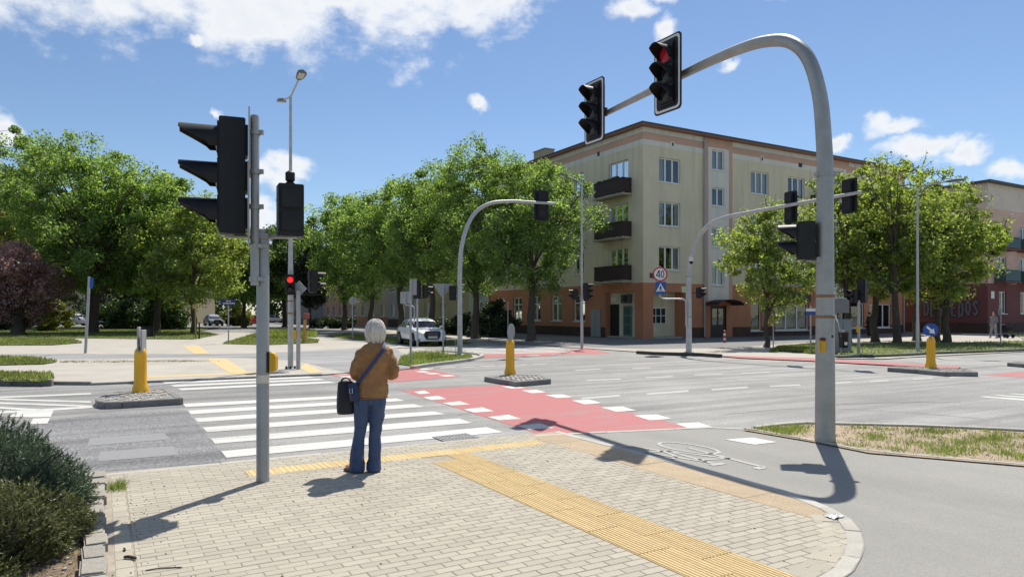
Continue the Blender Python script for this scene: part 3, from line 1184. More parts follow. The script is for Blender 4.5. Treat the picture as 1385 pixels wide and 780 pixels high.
# ------------------------------------------------------------------ pavements across the road
SZ = 0.03
sheet('far_pavement', px_poly([(-900, 556), (0, 517.4), (122, 518.9), (260, 513.2), (350, 509.3), (436, 506.0), (545, 498.9), (575, 494.3), (620, 488.2), (645, 484.2), (655, 480.6), (640, 478.0), (560, 470), (520, 465.4),
                               (440, 457.2), (400, 452.6), (320, 449.5), (0, 450), (-900, 452)], SZ), SZ, M_side)
sheet('far_bike_path', px_poly([(-900, 486), (0, 478.5), (250, 478.6), (330, 478.4), (440, 473.4), (500, 469.5), (536, 471.5), (548, 481), (572, 493), (545, 498.4), (470, 503.4), (436, 496), (400, 487), (330, 483.6), (250, 483.2), (0, 487), (-900, 500)], SZ), SZ + 0.004, M_path_far)
ty = sheet('tactile_paving', px_poly([(278, 485), (306, 485), (336, 503.5), (310, 504)], SZ), SZ + 0.004, M_yellow_far)
for q in ([(246.5, 467.2), (269, 467.2), (284, 478), (262.5, 478.4)], [(200, 508.6), (352, 502.6), (352, 504.8), (200, 511)], [(405, 497), (414, 491), (437, 503), (418, 504.4)]):
    sheet('tactile_strip', px_poly(q, SZ), SZ + 0.004, M_yellow_far, parent=ty)
# kerb stones along the far side of the road
kl = [Vector(p) for p in px_poly([(-500, 538), (-250, 526.5), (0, 517.8), (70, 518.6)], 0.06)]
fk = bpy.data.objects.new('far_kerb', None)
COL.objects.link(fk)
fk['kind'] = 'structure'
strip_pieces('kerb_stone', fk, kl, [p + Vector((-0.04, 0.14)) for p in kl], 0.0, 0.15, M_kerb_dark, 1.0, gap=0.01, bevel=0.01)
kl = [Vector(p) for p in px_poly([(70, 518.6), (122, 519.1)], 0.03)]
strip_pieces('kerb_stone', fk, kl, [p + Vector((-0.04, 0.14)) for p in kl], 0.0, 0.08, M_kerb_dark, 1.0, gap=0.01, bevel=0.01)
kl = [Vector(p) for p in px_poly([(122, 519.3), (260, 513.6), (350, 509.7), (436, 506.4)], 0.03)]
strip_pieces('kerb_stone', fk, kl, [p + Vector((-0.04, 0.14)) for p in kl], 0.0, 0.05, M_kerb_dark, 1.0, gap=0.01, bevel=0.008)
kl = [Vector(p) for p in px_poly([(560, 496.4), (578, 493.6), (620, 488.6), (640, 485.6), (652, 482.6), (655.5, 480.4), (648, 478.4), (600, 474)], 0.06)]
strip_pieces('kerb_stone', fk, kl, offset_line(kl, 0.15), 0.0, 0.10, M_kerb, 1.0, gap=0.01, bevel=0.01)
corner_lawn = sheet('corner_lawn', px_poly([(538, 492), (556, 494.6), (600, 489.6), (640, 483.2), (636, 479.6), (600, 479.6), (560, 478.6), (542, 482)], 0.05), 0.06, M_lawn)

sheet('corner_pavement', px_poly([(520, 450.9), (600, 456.4), (690, 463.0), (760, 468.6), (800, 471.2), (860, 475.1), (930, 479.6), (1000, 482.6), (1100, 485.0), (1200, 484.6), (1240, 482.0), (1385, 475.0), (1900, 452), (1900, 440), (1300, 437), (520, 440)], SZ), SZ, M_side)
sheet('side_asphalt', px_poly([(660, 461.5), (760, 467.6), (800, 469.4), (868, 471.6), (985, 470.4), (1040, 466.4), (1110, 461), (1300, 452), (1300, 442), (660, 444)], SZ), SZ + 0.004, M_road_dark)
kl = [Vector(p) for p in px_poly([(860, 478.4), (886, 480.2), (945, 481.6), (972, 483.6)], 0.0)]
bedk = bpy.data.objects.new('raised_kerb', None)
COL.objects.link(bedk)
bedk['kind'] = 'structure'
strip_pieces('kerb_stone', bedk, kl, offset_line(kl, 0.2), 0.0, 0.13, mat('kerb_shaded', (0.075, 0.07, 0.065), 0.9, 0.2, 4), 1.0, gap=0.01, bevel=0.01)  # near-black colour stands for the shade on the kerb's near face

LZ = 0.10
lawn_polys = [
    ('lawn', [(-500, 533), (0, 515.0), (62, 515.6), (74, 511.5), (70, 505.5), (0, 503.8), (-500, 515)], 0.12),
    ('lawn', [(-500, 503), (0, 493), (60, 491.5), (78, 488.5), (50, 483.6), (0, 481.5), (-500, 488)], 0.06),
    ('lawn', [(-500, 470), (0, 466.5), (70, 466.2), (112, 463), (100, 458.5), (0, 456.0), (-500, 458)], 0.06),
    ('lawn', [(-900, 456), (0, 455.4), (190, 457.8), (262, 458.4), (296, 452), (270, 447), (300, 442), (-900, 438)], 0.06),
    ('lawn', [(300, 464.2), (360, 466), (430, 462.8), (432, 459.4), (398, 455.0), (396, 450), (352, 448.5), (330, 455)], 0.06),
    ('lawn', [(440, 454.6), (500, 460.5), (580, 468), (640, 464), (590, 459.6), (520, 455.4), (470, 451.6)], 0.02),
    ('lawn', [(1040, 475.6), (1062, 474.6), (1100, 477.6), (1128, 480.0), (1128, 468), (1100, 465), (1052, 468.6)], 0.06),
    ('lawn', [(1132, 481.6), (1180, 480.6), (1231, 478.6), (1266, 476.6), (1385, 472.4), (1900, 452.2), (1900, 447), (1385, 460.4), (1284, 463), (1200, 463.6), (1136, 466)], 0.10),
]
lawns = []
for (nm, pts, z) in lawn_polys:
    lawns.append((px_poly(pts, z), z))
    sheet(nm, lawns[-1][0], z, M_lawn)
kl = [Vector(p) for p in px_poly([(1132, 482.6), (1180, 481.6), (1231, 479.6), (1266, 477.6), (1385, 473.2), (1600, 464)], 0.06)]
strip_pieces('kerb_stone', bedk, kl, offset_line(kl, 0.13), 0.0, 0.125, M_kerb_dark, 1.0, gap=0.01, bevel=0.01)

# sandy strip on the right with its stone rim
sand_poly = px_poly([(1004, 580.8), (1018, 579.6), (1073, 572.6), (1102, 573.8), (1240, 577.5), (1385, 583.6), (1800, 610), (1800, 665), (1385, 629.6), (1175, 612), (1102, 597.4)], 0.02)
sand = sheet('sandy_verge', sand_poly, 0.022, M_soil)
kl = [Vector(p) for p in px_poly([(1018, 580.4), (1073.5, 573.2), (1102, 574.4), (1240, 577.7), (1385, 584.0), (1700, 604)], 0.0)]
strip_pieces('kerb_stone', sand, kl, offset_line(kl, -0.10), 0.0, 0.055, M_kerb, 1.0, gap=0.008, bevel=0.008)
kl = [Vector(p) for p in px_poly([(1006, 581.4), (1102, 598.2), (1175, 612.8), (1385, 630.6), (1700, 655)], 0.0)]
strip_pieces('edge_stone', sand, kl, offset_line(kl, 0.06), 0.0, 0.03, M_kerb, 0.9, gap=0.006, bevel=0.004)


# ------------------------------------------------------------------ grass as geometry
def in_poly(x, y, poly):
    r = np.zeros(len(x), bool)
    n = len(poly)
    for i in range(n):
        x0, y0 = poly[i]
        x1, y1 = poly[i - 1]
        c = (y0 > y) != (y1 > y)
        r ^= c & (x < (x1 - x0) * (y - y0) / (y1 - y0 + 1e-12) + x0)
    return r


def blades(name, P, h, w, m, seed, kind='stuff', lean=0.5, parent=None):
    rng = np.random.default_rng(seed)
    n = len(P)
    hh = h * rng.uniform(0.4, 1.3, n)
    ang = rng.uniform(0, 2 * PI, n)
    ln = rng.uniform(0, lean, n)
    la = rng.uniform(0, 2 * PI, n)
    dx, dy = np.cos(ang) * w / 2, np.sin(ang) * w / 2
    v = np.zeros((n, 3, 3))
    v[:, 0] = P + np.stack([dx, dy, 0 * dx], 1)
    v[:, 1] = P - np.stack([dx, dy, 0 * dx], 1)
    v[:, 2] = P + np.stack([np.cos(la) * ln * hh, np.sin(la) * ln * hh, hh], 1)
    f = np.arange(n * 3).reshape(n, 3)
    o = place(name, np_mesh(name, v.reshape(-1, 3), f, m), parent)
    o['kind'] = kind
    return o


def scatter(poly, n, rng, clump=0, cr=0.3):
    a = np.array(poly)
    lo, hi = a.min(0), a.max(0)
    if clump:
        c = rng.uniform(lo, hi, (clump, 2))
        c = c[in_poly(c[:, 0], c[:, 1], poly)]
        p = c[rng.integers(0, len(c), n)] + rng.normal(0, cr, (n, 2))
    else:
        p = rng.uniform(lo, hi, (n, 2))
    return p[in_poly(p[:, 0], p[:, 1], poly)]


G = np.random.default_rng(11)
P = []
for (poly, z) in lawns:
    a = np.array(poly)
    cx = a[:, 1].mean()
    pl = [(max(-45, min(45, x)), min(y, 70)) for x, y in poly]
    q = scatter(pl, 24000 if cx < 30 else 26000, G)
    P.append(np.column_stack([q, np.full(len(q), z)]))
P = np.concatenate(P)
sel = G.uniform(0, 1, len(P)) < 0.72
blades('grass', P[sel], 0.09, 0.05, M_blade, 1)
blades('dry_grass', P[~sel], 0.09, 0.04, M_blade_dry, 12, lean=1.0)
q = scatter(px_poly([(538, 492), (556, 494.6), (600, 489.6), (640, 483.2), (636, 479.6), (600, 479.6), (560, 478.6), (542, 482)], 0.05), 5200, G)
blades('grass', np.column_stack([q, np.full(len(q), 0.06)]), 0.07, 0.03, M_blade, 2)
q = scatter(px_poly([(548, 488), (600, 485), (606, 479), (560, 479)], 0.05), 1300, G, 16, 0.25)
blades('weeds', np.column_stack([q, np.full(len(q), 0.06)]), 0.22, 0.022, M_blade, 3, lean=1.1)
q = scatter(px_poly([(340, 458), (430, 458), (425, 450), (352, 449)], 0.05), 9000, G, 30, 0.6)
blades('weeds', np.column_stack([q, np.full(len(q), 0.06)]), 0.34, 0.06, M_blade, 31, lean=0.7)
vis_sand = px_poly([(1008, 581.2), (1073, 575), (1240, 578.8), (1460, 588), (1460, 634), (1385, 627), (1175, 609), (1102, 595)], 0.02)
q = scatter(vis_sand, 5200, G, 90, 0.11)
blades('weeds', np.column_stack([q, np.full(len(q), 0.022)]), 0.065, 0.010, M_blade, 4, lean=1.3)
q = scatter(vis_sand, 1300, G, 0)
blades('dry_grass', np.column_stack([q, np.full(len(q), 0.022)]), 0.05, 0.009, M_blade_dry, 5, lean=1.4)
q = scatter([ab(0.04, 6.2), ab(0.16, 6.2), ab(0.2, 7.9), ab(0.04, 8.1)], 600, G, 14, 0.07)
blades('weeds', np.column_stack([q, np.full(len(q), 0.01)]), 0.085, 0.005, M_blade, 6, lean=1.3)
q = scatter([ab(-0.5, 4.4), ab(-0.1, 4.4), ab(-0.1, 8.2), ab(-0.5, 8.2)], 900, G, 26, 0.07)
blades('weeds', np.column_stack([q, np.full(len(q), 0.03)]), 0.07, 0.007, M_blade, 7, lean=1.2)
q = scatter([ab(-1.0, 4.2), ab(-0.1, 4.2), ab(-0.1, 6.5), ab(-1.0, 6.5)], 1600, G, 0)
blades('dry_grass', np.column_stack([q, np.full(len(q), 0.03)]), 0.05, 0.008, M_blade_dry, 8, lean=2.0)
# sparse grass poking out of the second verge on the left
q = scatter(px_poly([(80, 491), (300, 489), (300, 487), (80, 487.5)], SZ), 1600, G, 60, 0.35)
blades('dry_grass', np.column_stack([q, np.full(len(q), SZ)]), 0.025, 0.03, M_blade_dry, 9, lean=2.2)

# pebbles and dry bits on the bed and the sandy verge
mb = MB()
for k in range(420):
    if k < 230:
        x, y = ab(rp.uniform(-0.9, -0.1), rp.uniform(4.3, 7.9))
        z = 0.03
    else:
        x, y = gp(rp.uniform(1030, 1400), 0, 0.02) if False else (rp.uniform(3.6, 8.0), rp.uniform(8.2, 10.4))
        z = 0.022
        if not in_poly(np.array([x]), np.array([y]), sand_poly)[0]:
            continue
    r = rp.uniform(0.006, 0.022)
    mb.ball((x, y, z + r * 0.4), (r, r * rp.uniform(.7, 1.2), r * .6), 5, 3)
tag(mb.build('pebbles', M_cobble), kind='stuff')

# crumbs of dirt and bits of leaf on the paving
mb = MB()
for k in range(110):
    x, y = ab(rp.uniform(0.1, 5.3), rp.uniform(3.0, 8.2))
    l, w, a = rp.uniform(.005, .016), rp.uniform(.003, .007), rp.uniform(0, PI)
    if k % 3 == 0:
        x, y = ab(rp.uniform(0.05, 0.5), rp.uniform(3.6, 8.0))
    mb.box((x, y, 0.0195), (l, w, 0.005), a)
tag(mb.build('dirt_crumbs', mat('dirt_crumb', (0.11, 0.085, 0.06), .95, .3, 30)), kind='stuff')

# ------------------------------------------------------------------ buildings
M_plaster = mat('cream_plaster', (0.73, 0.655, 0.47), 0.9, 0.07, 0.5, fine=0.08, fscale=30, stain=(0.47, 0.42, 0.31), sstr=0.6, sscale=0.8, runs=True, bump=0.1, bscale=60)
M_pink = mat('pink_plaster', (0.62, 0.40, 0.30), 0.9, 0.08, 0.7, fine=0.06, stain=(0.42, 0.30, 0.24), sstr=0.4, sscale=0.5)
M_wht = mat('white_plaster', (0.76, 0.73, 0.66), 0.9, 0.06, 0.6, stain=(0.50, 0.48, 0.45), sstr=0.6, sscale=0.8, runs=True)
M_orange = mat('terracotta_plaster', (0.52, 0.225, 0.125), 0.88, 0.10, 0.6, fine=0.08, stain=(0.36, 0.17, 0.10), sstr=0.5, sscale=0.8, runs=True)
M_plinth = mat('dark_plinth', (0.085, 0.05, 0.038), 0.85, 0.15, 2, stain=(0.13, 0.09, 0.07), sstr=0.4)
M_roof = mat('roof_felt', (0.10, 0.095, 0.092), 0.8, 0.15, 1.5)
M_gutter = mat('brown_gutter', (0.30, 0.15, 0.11), 0.6, 0.1, 2)
M_pipe = mat('zinc_pipe', (0.36, 0.37, 0.375), 0.5, 0.12, 6, metal=0.4)
M_upvc = mat('white_frame', (0.84, 0.84, 0.82), 0.45, 0.05, 3)
M_room = mat('dark_room', (0.035, 0.035, 0.04), 0.9, 0.3, 1)
M_glass = glass_mat('window_glass', (0.75, 0.78, 0.8), 0.10)
M_curt = mat('net_curtain', (0.78, 0.76, 0.72), 0.9, 0.1, 12)
M_balc = mat('balcony_board', (0.050, 0.033, 0.030), 0.7, 0.18, 9)
M_conc = mat('balcony_concrete', (0.42, 0.37, 0.26), 0.9, 0.12, 3, stain=(0.24, 0.21, 0.17), sstr=0.4)
M_door = mat('dark_door', (0.022, 0.018, 0.017), 0.45, 0.2, 6)
M_teal = mat('teal_door', (0.06, 0.115, 0.11), 0.4, 0.12, 4)
M_metal_grey = mat('grey_metal_door', (0.36, 0.36, 0.35), 0.55, 0.1, 3, stain=(0.24, 0.23, 0.22), sstr=0.4, sscale=3)
M_rosewall = mat('rose_plaster', (0.66, 0.46, 0.38), 0.9, 0.08, 0.6, stain=(0.28, 0.20, 0.17), sstr=0.4, sscale=0.4)
M_beige = mat('beige_plaster', (0.70, 0.60, 0.51), 0.9, 0.07, 0.6, stain=(0.33, 0.28, 0.24), sstr=0.4)
M_maroon = mat('maroon_plaster', (0.20, 0.075, 0.07), 0.88, 0.10, 0.6, stain=(0.11, 0.045, 0.045), sstr=0.5)


class Wall:
    """A wall face in its building's frame: x runs along it, n is its outward normal."""

    def __init__(self, P0, d, n, length, height):
        self.P, self.d, self.n, self.L, self.H = Vector(P0), Vector(d), Vector(n), length, height

    def pt(self, x, z, out=0.0):
        p = self.P + self.d * x + self.n * out
        return (p.x, p.y, z)

    def box(self, mb, x0, x1, z0, z1, o0, o1):
        a = [self.pt(x, z, o) for z in (z0, z1) for (x, o) in ((x0, o0), (x1, o0), (x1, o1), (x0, o1))]
        mb.add(a, [(0, 1, 2, 3), (7, 6, 5, 4), (4, 5, 1, 0), (5, 6, 2, 1), (6, 7, 3, 2), (7, 4, 0, 3)])

    def face(self, mb, x0, x1, z0, z1, o=0.0):
        mb.add([self.pt(x0, z0, o), self.pt(x1, z0, o), self.pt(x1, z1, o), self.pt(x0, z1, o)], [(0, 1, 2, 3)])

    def skin(self, mb, openings, colour, xb=(), zb=(), room=None):
        """wall face with real openings; colour(x, z) picks the material slot"""
        xs = sorted(set([0, self.L] + [q for o in openings for q in o[:2]] + list(xb)))
        zs = sorted(set([0, self.H] + [q for o in openings for q in o[2:4]] + list(zb)))
        for i in range(len(xs) - 1):
            for j in range(len(zs) - 1):
                x, z = (xs[i] + xs[i + 1]) / 2, (zs[j] + zs[j + 1]) / 2
                if any(o[0] < x < o[1] and o[2] < z < o[3] for o in openings):
                    continue
                mb.mi = colour(x, z)
                self.face(mb, xs[i], xs[i + 1], zs[j], zs[j + 1])
        for o in openings:
            x0, x1, z0, z1 = o[:4]
            dp = o[4] if len(o) > 4 else 0.5
            mb.mi = o[5] if len(o) > 5 else colour((x0 + x1) / 2, z1 + 0.02)
            for (p, q) in (((x0, z0), (x1, z0)), ((x1, z0), (x1, z1)), ((x1, z1), (x0, z1)), ((x0, z1), (x0, z0))):
                mb.add([self.pt(*p), self.pt(*p, -0.22), self.pt(*q, -0.22), self.pt(*q)], [(0, 1, 2, 3)])
            if room is not None:
                mb.mi = room
                for (p, q) in (((x0, z0), (x1, z0)), ((x1, z0), (x1, z1)), ((x1, z1), (x0, z1)), ((x0, z1), (x0, z0))):
                    mb.add([self.pt(*p, -0.22), self.pt(*p, -dp - 0.6), self.pt(*q, -dp - 0.6), self.pt(*q, -0.22)], [(0, 1, 2, 3)])
                self.face(mb, x0, x1, z0, z1, -dp - 0.6)

    def window(self, parent, x0, x1, z0, z1, cols=3, transom=None, depth=0.12, rng=random, sill=True, frame=None, bars=0.06, curtain=True, room=False):
        fm = frame or M_upvc
        mb = MB()
        f = 0.085
        o0, o1 = -depth - 0.06, -depth
        self.box(mb, x0 + 0.005, x1 - 0.005, z0 + 0.005, z0 + f, o0, o1)
        self.box(mb, x0 + 0.005, x1 - 0.005, z1 - f, z1 - 0.005, o0, o1)
        self.box(mb, x0 + 0.005, x0 + f, z0 + f, z1 - f, o0, o1)
        self.box(mb, x1 - f, x1 - 0.005, z0 + f, z1 - f, o0, o1)
        for k in range(1, cols):
            x = x0 + (x1 - x0) * k / cols
            self.box(mb, x - bars, x + bars, z0 + f, z1 - f, o0 + 0.005, o1 + 0.004)
        if transom:
            self.box(mb, x0 + f, x1 - f, transom - 0.035, transom + 0.035, o0 + 0.008, o1 + 0.008)
        w = mb.build('window', fm, parent)
        g = MB()
        self.face(g, x0 + 0.03, x1 - 0.03, z0 + 0.03, z1 - 0.03, -depth - 0.035)
        g.build('pane', M_glass, w)
        if room:
            r = MB()
            self.face(r, x0 - 0.3, x1 + 0.3, z0 - 0.2, z1 + 0.2, -0.9)
            for (p, q) in (((x0, z0), (x1, z0)), ((x1, z0), (x1, z1)), ((x1, z1), (x0, z1)), ((x0, z1), (x0, z0))):
                r.add([self.pt(*p, -0.222), self.pt(*p, -0.9), self.pt(*q, -0.9), self.pt(*q, -0.222)], [(0, 1, 2, 3)])
            r.build('interior', M_room, w)
        if sill:
            s = MB()
            self.box(s, x0 - 0.05, x1 + 0.05, z0 - 0.055, z0 - 0.004, -0.05, 0.09)
            s.build('sill', fm, w)
        if curtain and rng.random() < 0.92:
            spans = rng.choice([[(0.02, 0.22), (0.78, 0.98)], [(0.02, 0.98)], [(0.02, 0.35)], [(0.6, 0.98)], [(0.02, 0.3), (0.82, 0.98)]])
            for (p, q) in spans:
                c = MB()
                n = max(3, int((q - p) * 14))
                for k in range(n):
                    a0, a1 = x0 + (x1 - x0) * (p + (q - p) * k / n), x0 + (x1 - x0) * (p + (q - p) * (k + 1) / n)
                    d0, d1 = (-0.26, -0.235) if k % 2 else (-0.235, -0.26)
                    c.add([self.pt(a0, z0 + 0.08, d0), self.pt(a1, z0 + 0.08, d1), self.pt(a1, z1 - 0.05, d1), self.pt(a0, z1 - 0.05, d0)], [(0, 1, 2, 3)])
                c.build('curtain', M_curt, w)
        return w


def pipe(mb, wall, x, z0, z1, out, r=0.055):
    mb.tube([wall.pt(x, z0, out), wall.pt(x, z1, out)], r, 8)
    for z in np.arange(z0 + 1.0, z1, 2.2):
        mb.tube([wall.pt(x, z, out), wall.pt(x, z + 0.05, out)], r * 1.25, 8)


br = random.Random(5)
C0 = gp(870, 459.0)
B1 = thing('apartment_building', 'cream four storey apartment block with terracotta ground floor and dark balconies on the corner', 'building', (C0[0], C0[1], 0))
ru, rv = math.radians(30.6), math.radians(30.0)
du, dv = Vector((math.cos(ru), math.sin(ru))), Vector((-math.sin(rv), math.cos(rv)))
nR, nL = Vector((du.y, -du.x)), Vector((-dv.y, dv.x))
H1 = 13.65
LR, LL = 29.0, 21.0
WR = Wall((0, 0), du, nR, LR, H1)
WL = Wall((0, 0), dv, nL, LL, H1)
MATS1 = [M_plaster, M_pink, M_wht, M_orange, M_plinth, M_room]


def band(z):
    if z < 0.72:
        return 4
    if z < 3.66:
        return 3
    if z > 13.34:
        return 2
    if z > 12.87:
        return 1
    if z > 12.54:
        return 2
    return 0


def colR(x, z):
    for s in (0.0, 13.2):
        t = x - s
        if 5.53 < t < 8.15:
            if 5.80 < t < 7.79 and 2.5 < z < 13.05:
                return 2
            if z > 2.5:
                return 1
            return 3
    return band(z)


ROWS = [(10.25, 11.85), (7.40, 8.97), (4.53, 6.06)]
opR, opL = [], []
winR, winL = [], []
for (t0, t1) in ((1.34, 3.22), (10.0, 11.9), (14.0, 15.9), (23.2, 25.1), (26.2, 28.0)):
    for (z0, z1) in ROWS:
        opR.append((t0, t1, z0, z1))
        winR.append((t0, t1, z0, z1, 3))
for s in (0.0, 13.2):
    for (z0, z1) in ((11.55, 12.92), (9.07, 10.33), (6.26, 7.56), (3.62, 4.92)):
        opR.append((6.15 + s, 7.35 + s, z0, z1))
        winR.append((6.15 + s, 7.35 + s, z0, z1, 2))
for (x0, x1, z0, z1, c) in ((10.0, 11.15, 0.42, 2.45, 1), (12.6, 16.4, 0.42, 2.45, 3), (21.6, 23.3, 0.5, 2.45, 1), (24.0, 27.0, 0.5, 2.45, 3)):
    opR.append((x0, x1, z0, z1))
    winR.append((x0, x1, z0, z1, c))
opR.append((6.0, 7.55, 0.0, 2.2, 0.0, 4))
opR.append((19.2, 20.75, 0.0, 2.2, 0.0, 4))
# balcony doors and windows on the side face
for (z0, z1) in ROWS:
    opL.append((1.5, 3.6, z0 - 0.65, z1 + 0.02))
    winL.append((1.5, 3.6, z0 - 0.65, z1 + 0.02, 3))
    for (s0, s1) in ((6.5, 7.75), (10.4, 12.2), (14.6, 16.2), (18.2, 19.6)):
        opL.append((s0, s1, z0, z1))
        winL.append((s0, s1, z0, z1, 2))
for s in (7.08, 10.05, 13.03, 15.95, 18.8):
    opL.append((s - 0.72, s + 0.72, 1.1, 3.02))
    winL.append((s - 0.72, s + 0.72, 1.1, 3.02, 2, 2.42))
# the open corner: recess 1.7 m deep behind the pillar
RC, RS = 0.45, 0.97          # depth behind the side and behind the front
AL0, AL1, AR0, AR1, AH = 0.85, 3.95, 0.85, 3.63, 3.08
walls = MB()


def skin_with_recess(W, ops, colour, x0, x1):
    W.skin(walls, ops + [(x0, x1, 0.0, AH, 0.0, 3)], colour, zb=(0.72, 3.66, 12.54, 12.87, 13.34, 13.05, 2.5),
           xb=(5.53, 5.80, 7.79, 8.15, 18.73, 19.0, 20.99, 21.35) if W is WR else (), room=None)


skin_with_recess(WR, opR, lambda x, z: 3 if x < AR0 and z < 1 else colR(x, z), AR0, AR1)
skin_with_recess(WL, opL, lambda x, z: 3 if x < AL0 and z < 1 else band(z), AL0, AL1)
walls.build('wall', MATS1, B1)
# recess walls and ceiling (in wall coordinates: t along the front, s along the side)
def ts(t, s, z):
    p = du * t + dv * s
    return (p.x, p.y, z)
rec = MB()
rec.mi = 0
rec.add([ts(0.01, 0.01, AH), ts(AR1, 0.01, AH), ts(AR1, RS, AH), ts(RC, RS, AH), ts(RC, AL1, AH), ts(0.01, AL1, AH)], [(0, 1, 2, 3, 4, 5)])
rec.add([ts(RC, RS, 0), ts(RC, RS, AH), ts(AR1, RS, AH), ts(AR1, RS, 0)], [(0, 1, 2, 3)])
rec.add([ts(RC, RS, 0), ts(RC, AL1, 0), ts(RC, AL1, AH), ts(RC, RS, AH)], [(0, 1, 2, 3)])
rec.mi = 1
rec.add([ts(AR1, 0.23, 0), ts(AR1, RS, 0), ts(AR1, RS, AH), ts(AR1, 0.23, AH)], [(0, 1, 2, 3)])
rec.add([ts(0.23, AL1, 0), ts(RC, AL1, 0), ts(RC, AL1, AH), ts(0.23, AL1, AH)], [(0, 1, 2, 3)])
rec.build('recess_wall', [M_plaster, M_orange], B1)
pil = MB()
q = [ts(0.02, 0.02, 0), ts(AR0 - 0.004, 0.02, 0), ts(AR0 - 0.004, RS - 0.004, 0), ts(RC - 0.004, RS - 0.004, 0), ts(RC - 0.004, AL0 - 0.004, 0), ts(0.02, AL0 - 0.004, 0)]
pil.prism([p[:2] for p in q], 0.0, AH)
pil.build('pillar', M_orange, B1)
stp = MB()
q = [ts(0.15, 0.15, 0), ts(AR1 - 0.05, 0.15, 0), ts(AR1 - 0.05, RS, 0), ts(RC, RS, 0), ts(RC, AL1 - 0.05, 0), ts(0.15, AL1 - 0.05, 0)]
stp.prism([p[:2] for p in q], 0.0, 0.14)
stp.build('step', M_side, B1)
for W, ws in ((WR, winR), (WL, winL)):
    for w in ws:
        shop = w[2] < 0.6
        W.window(B1, w[0], w[1], w[2], w[3], w[4], w[5] if len(w) > 5 else None, rng=br, curtain=w[2] > 3, bars=0.06 if not shop else 0.06, room=True)
# doors of the recess, seen through the side opening
WI = Wall(ts(RC, 0, 0)[:2], dv, nL, AL1, AH)
WI2 = Wall(ts(0, RS, 0)[:2], du, nR, AR1, AH)
mb = MB()
WI.box(mb, 3.0, 3.92, 0.14, 2.30, 0.003, 0.05)
WI.box(mb, 3.08, 3.42, 0.3, 2.2, 0.05, 0.062)
WI.box(mb, 3.50, 3.84, 0.3, 2.2, 0.05, 0.062)
mb.build('door', M_door, B1)
mb = MB()
WI.box(mb, 1.62, 2.5, 0.14, 2.2, 0.003, 0.05)
d = mb.build('door', M_teal, B1)
d['label'] = 'pale framed teal glazed door'
mb = MB()
for (x0, x1, z0, z1) in ((1.62, 1.70, 0.14, 2.2), (2.42, 2.5, 0.14, 2.2), (1.70, 2.42, 0.14, 0.24), (1.70, 2.42, 2.1, 2.2), (1.70, 2.42, 0.9, 0.96), (1.70, 2.42, 1.5, 1.56)):
    WI.box(mb, x0, x1, z0, z1, 0.05, 0.075)
mb.build('frame', mat('grey_frame', (0.24, 0.26, 0.25), 0.5), d)
mb = MB()
WI.box(mb, 1.62, 2.5, 2.36, 2.94, 0.003, 0.30)
ac = mb.build('air_conditioner', mat('ac_grey', (0.10, 0.10, 0.10), 0.6), B1, bevel=0.02)
mb = MB()
Mx = Matrix.Translation(Vector(WI.pt(1.98, 2.65, 0.305))) @ nL.to_3d().to_track_quat('Z', 'Y').to_matrix().to_4x4()
mb.lathe([(0.0, 0.0), (0.23, 0.0), (0.23, 0.012), (0.19, 0.012), (0.19, 0.004), (0.06, 0.004), (0.05, 0.014), (0.0, 0.014)], n=18, M=Mx)
mb.build('fan_cover', M_door, ac)
mb = MB()
WI2.box(mb, 1.42, 2.78, 0.98, 2.05, 0.002, 0.03)
w = mb.build('window', M_room, B1)
mb = MB()
for x in (1.42, 1.86, 2.30, 2.73):
    WI2.box(mb, x, x + 0.05, 0.98, 2.05, 0.03, 0.06)
for z in (0.98, 1.5, 2.005):
    WI2.box(mb, 1.425, 2.775, z, z + 0.045, 0.028, 0.055)
mb.build('grille', M_upvc, w)
# metal box, plates on the side wall
mb = MB()
WL.box(mb, 4.45, 5.5, 0.05, 1.95, 0.003, 0.12)
c = mb.build('meter_cabinet', M_metal_grey, B1, bevel=0.015)
mb = MB()
WL.box(mb, 4.96, 4.985, 0.12, 1.88, 0.12, 0.126)
mb.build('door_gap', M_door, c)
mb = MB()
WI.box(mb, 3.35, 3.85, 2.5, 2.78, 0.003, 0.03)
mb.build('name_plate', M_upvc, B1)
mb = MB()
WR.box(mb, 0.55, 1.15, 3.96, 4.28, 0.003, 0.03)
mb.build('street_plate', mat('plate_dark', (0.09, 0.07, 0.055), 0.6), B1)
# graffiti-like scrawl stays as wear on the recess wall: left out (not readable)
# stair door with its little roof
for s in (0.0, 13.2):
    mb = MB()
    WR.box(mb, 6.03 + s, 7.52 + s, 0.02, 2.18, -0.16, -0.09)
    dd = mb.build('door', M_door, B1)
    mb = MB()
    WR.box(mb, 6.25 + s, 6.7 + s, 0.9, 2.0, -0.09, -0.08)
    WR.box(mb, 6.85 + s, 7.3 + s, 0.9, 2.0, -0.09, -0.08)
    mb.build('pane', M_glass, dd)
    mb = MB()
    n = 10
    prof = []
    for k in range(n + 1):
        a = PI * k / n
        prof.append((6.78 + s - 1.25 * math.cos(a), 2.28 + 0.34 * math.sin(a)))
    ring = [[WR.pt(x, z, o) for (x, z) in prof] + [WR.pt(x, z - 0.05, o) for (x, z) in reversed(prof)] for o in (0.01, 1.15)]
    mb.loft(ring)
    mb.build('canopy', M_balc, B1)
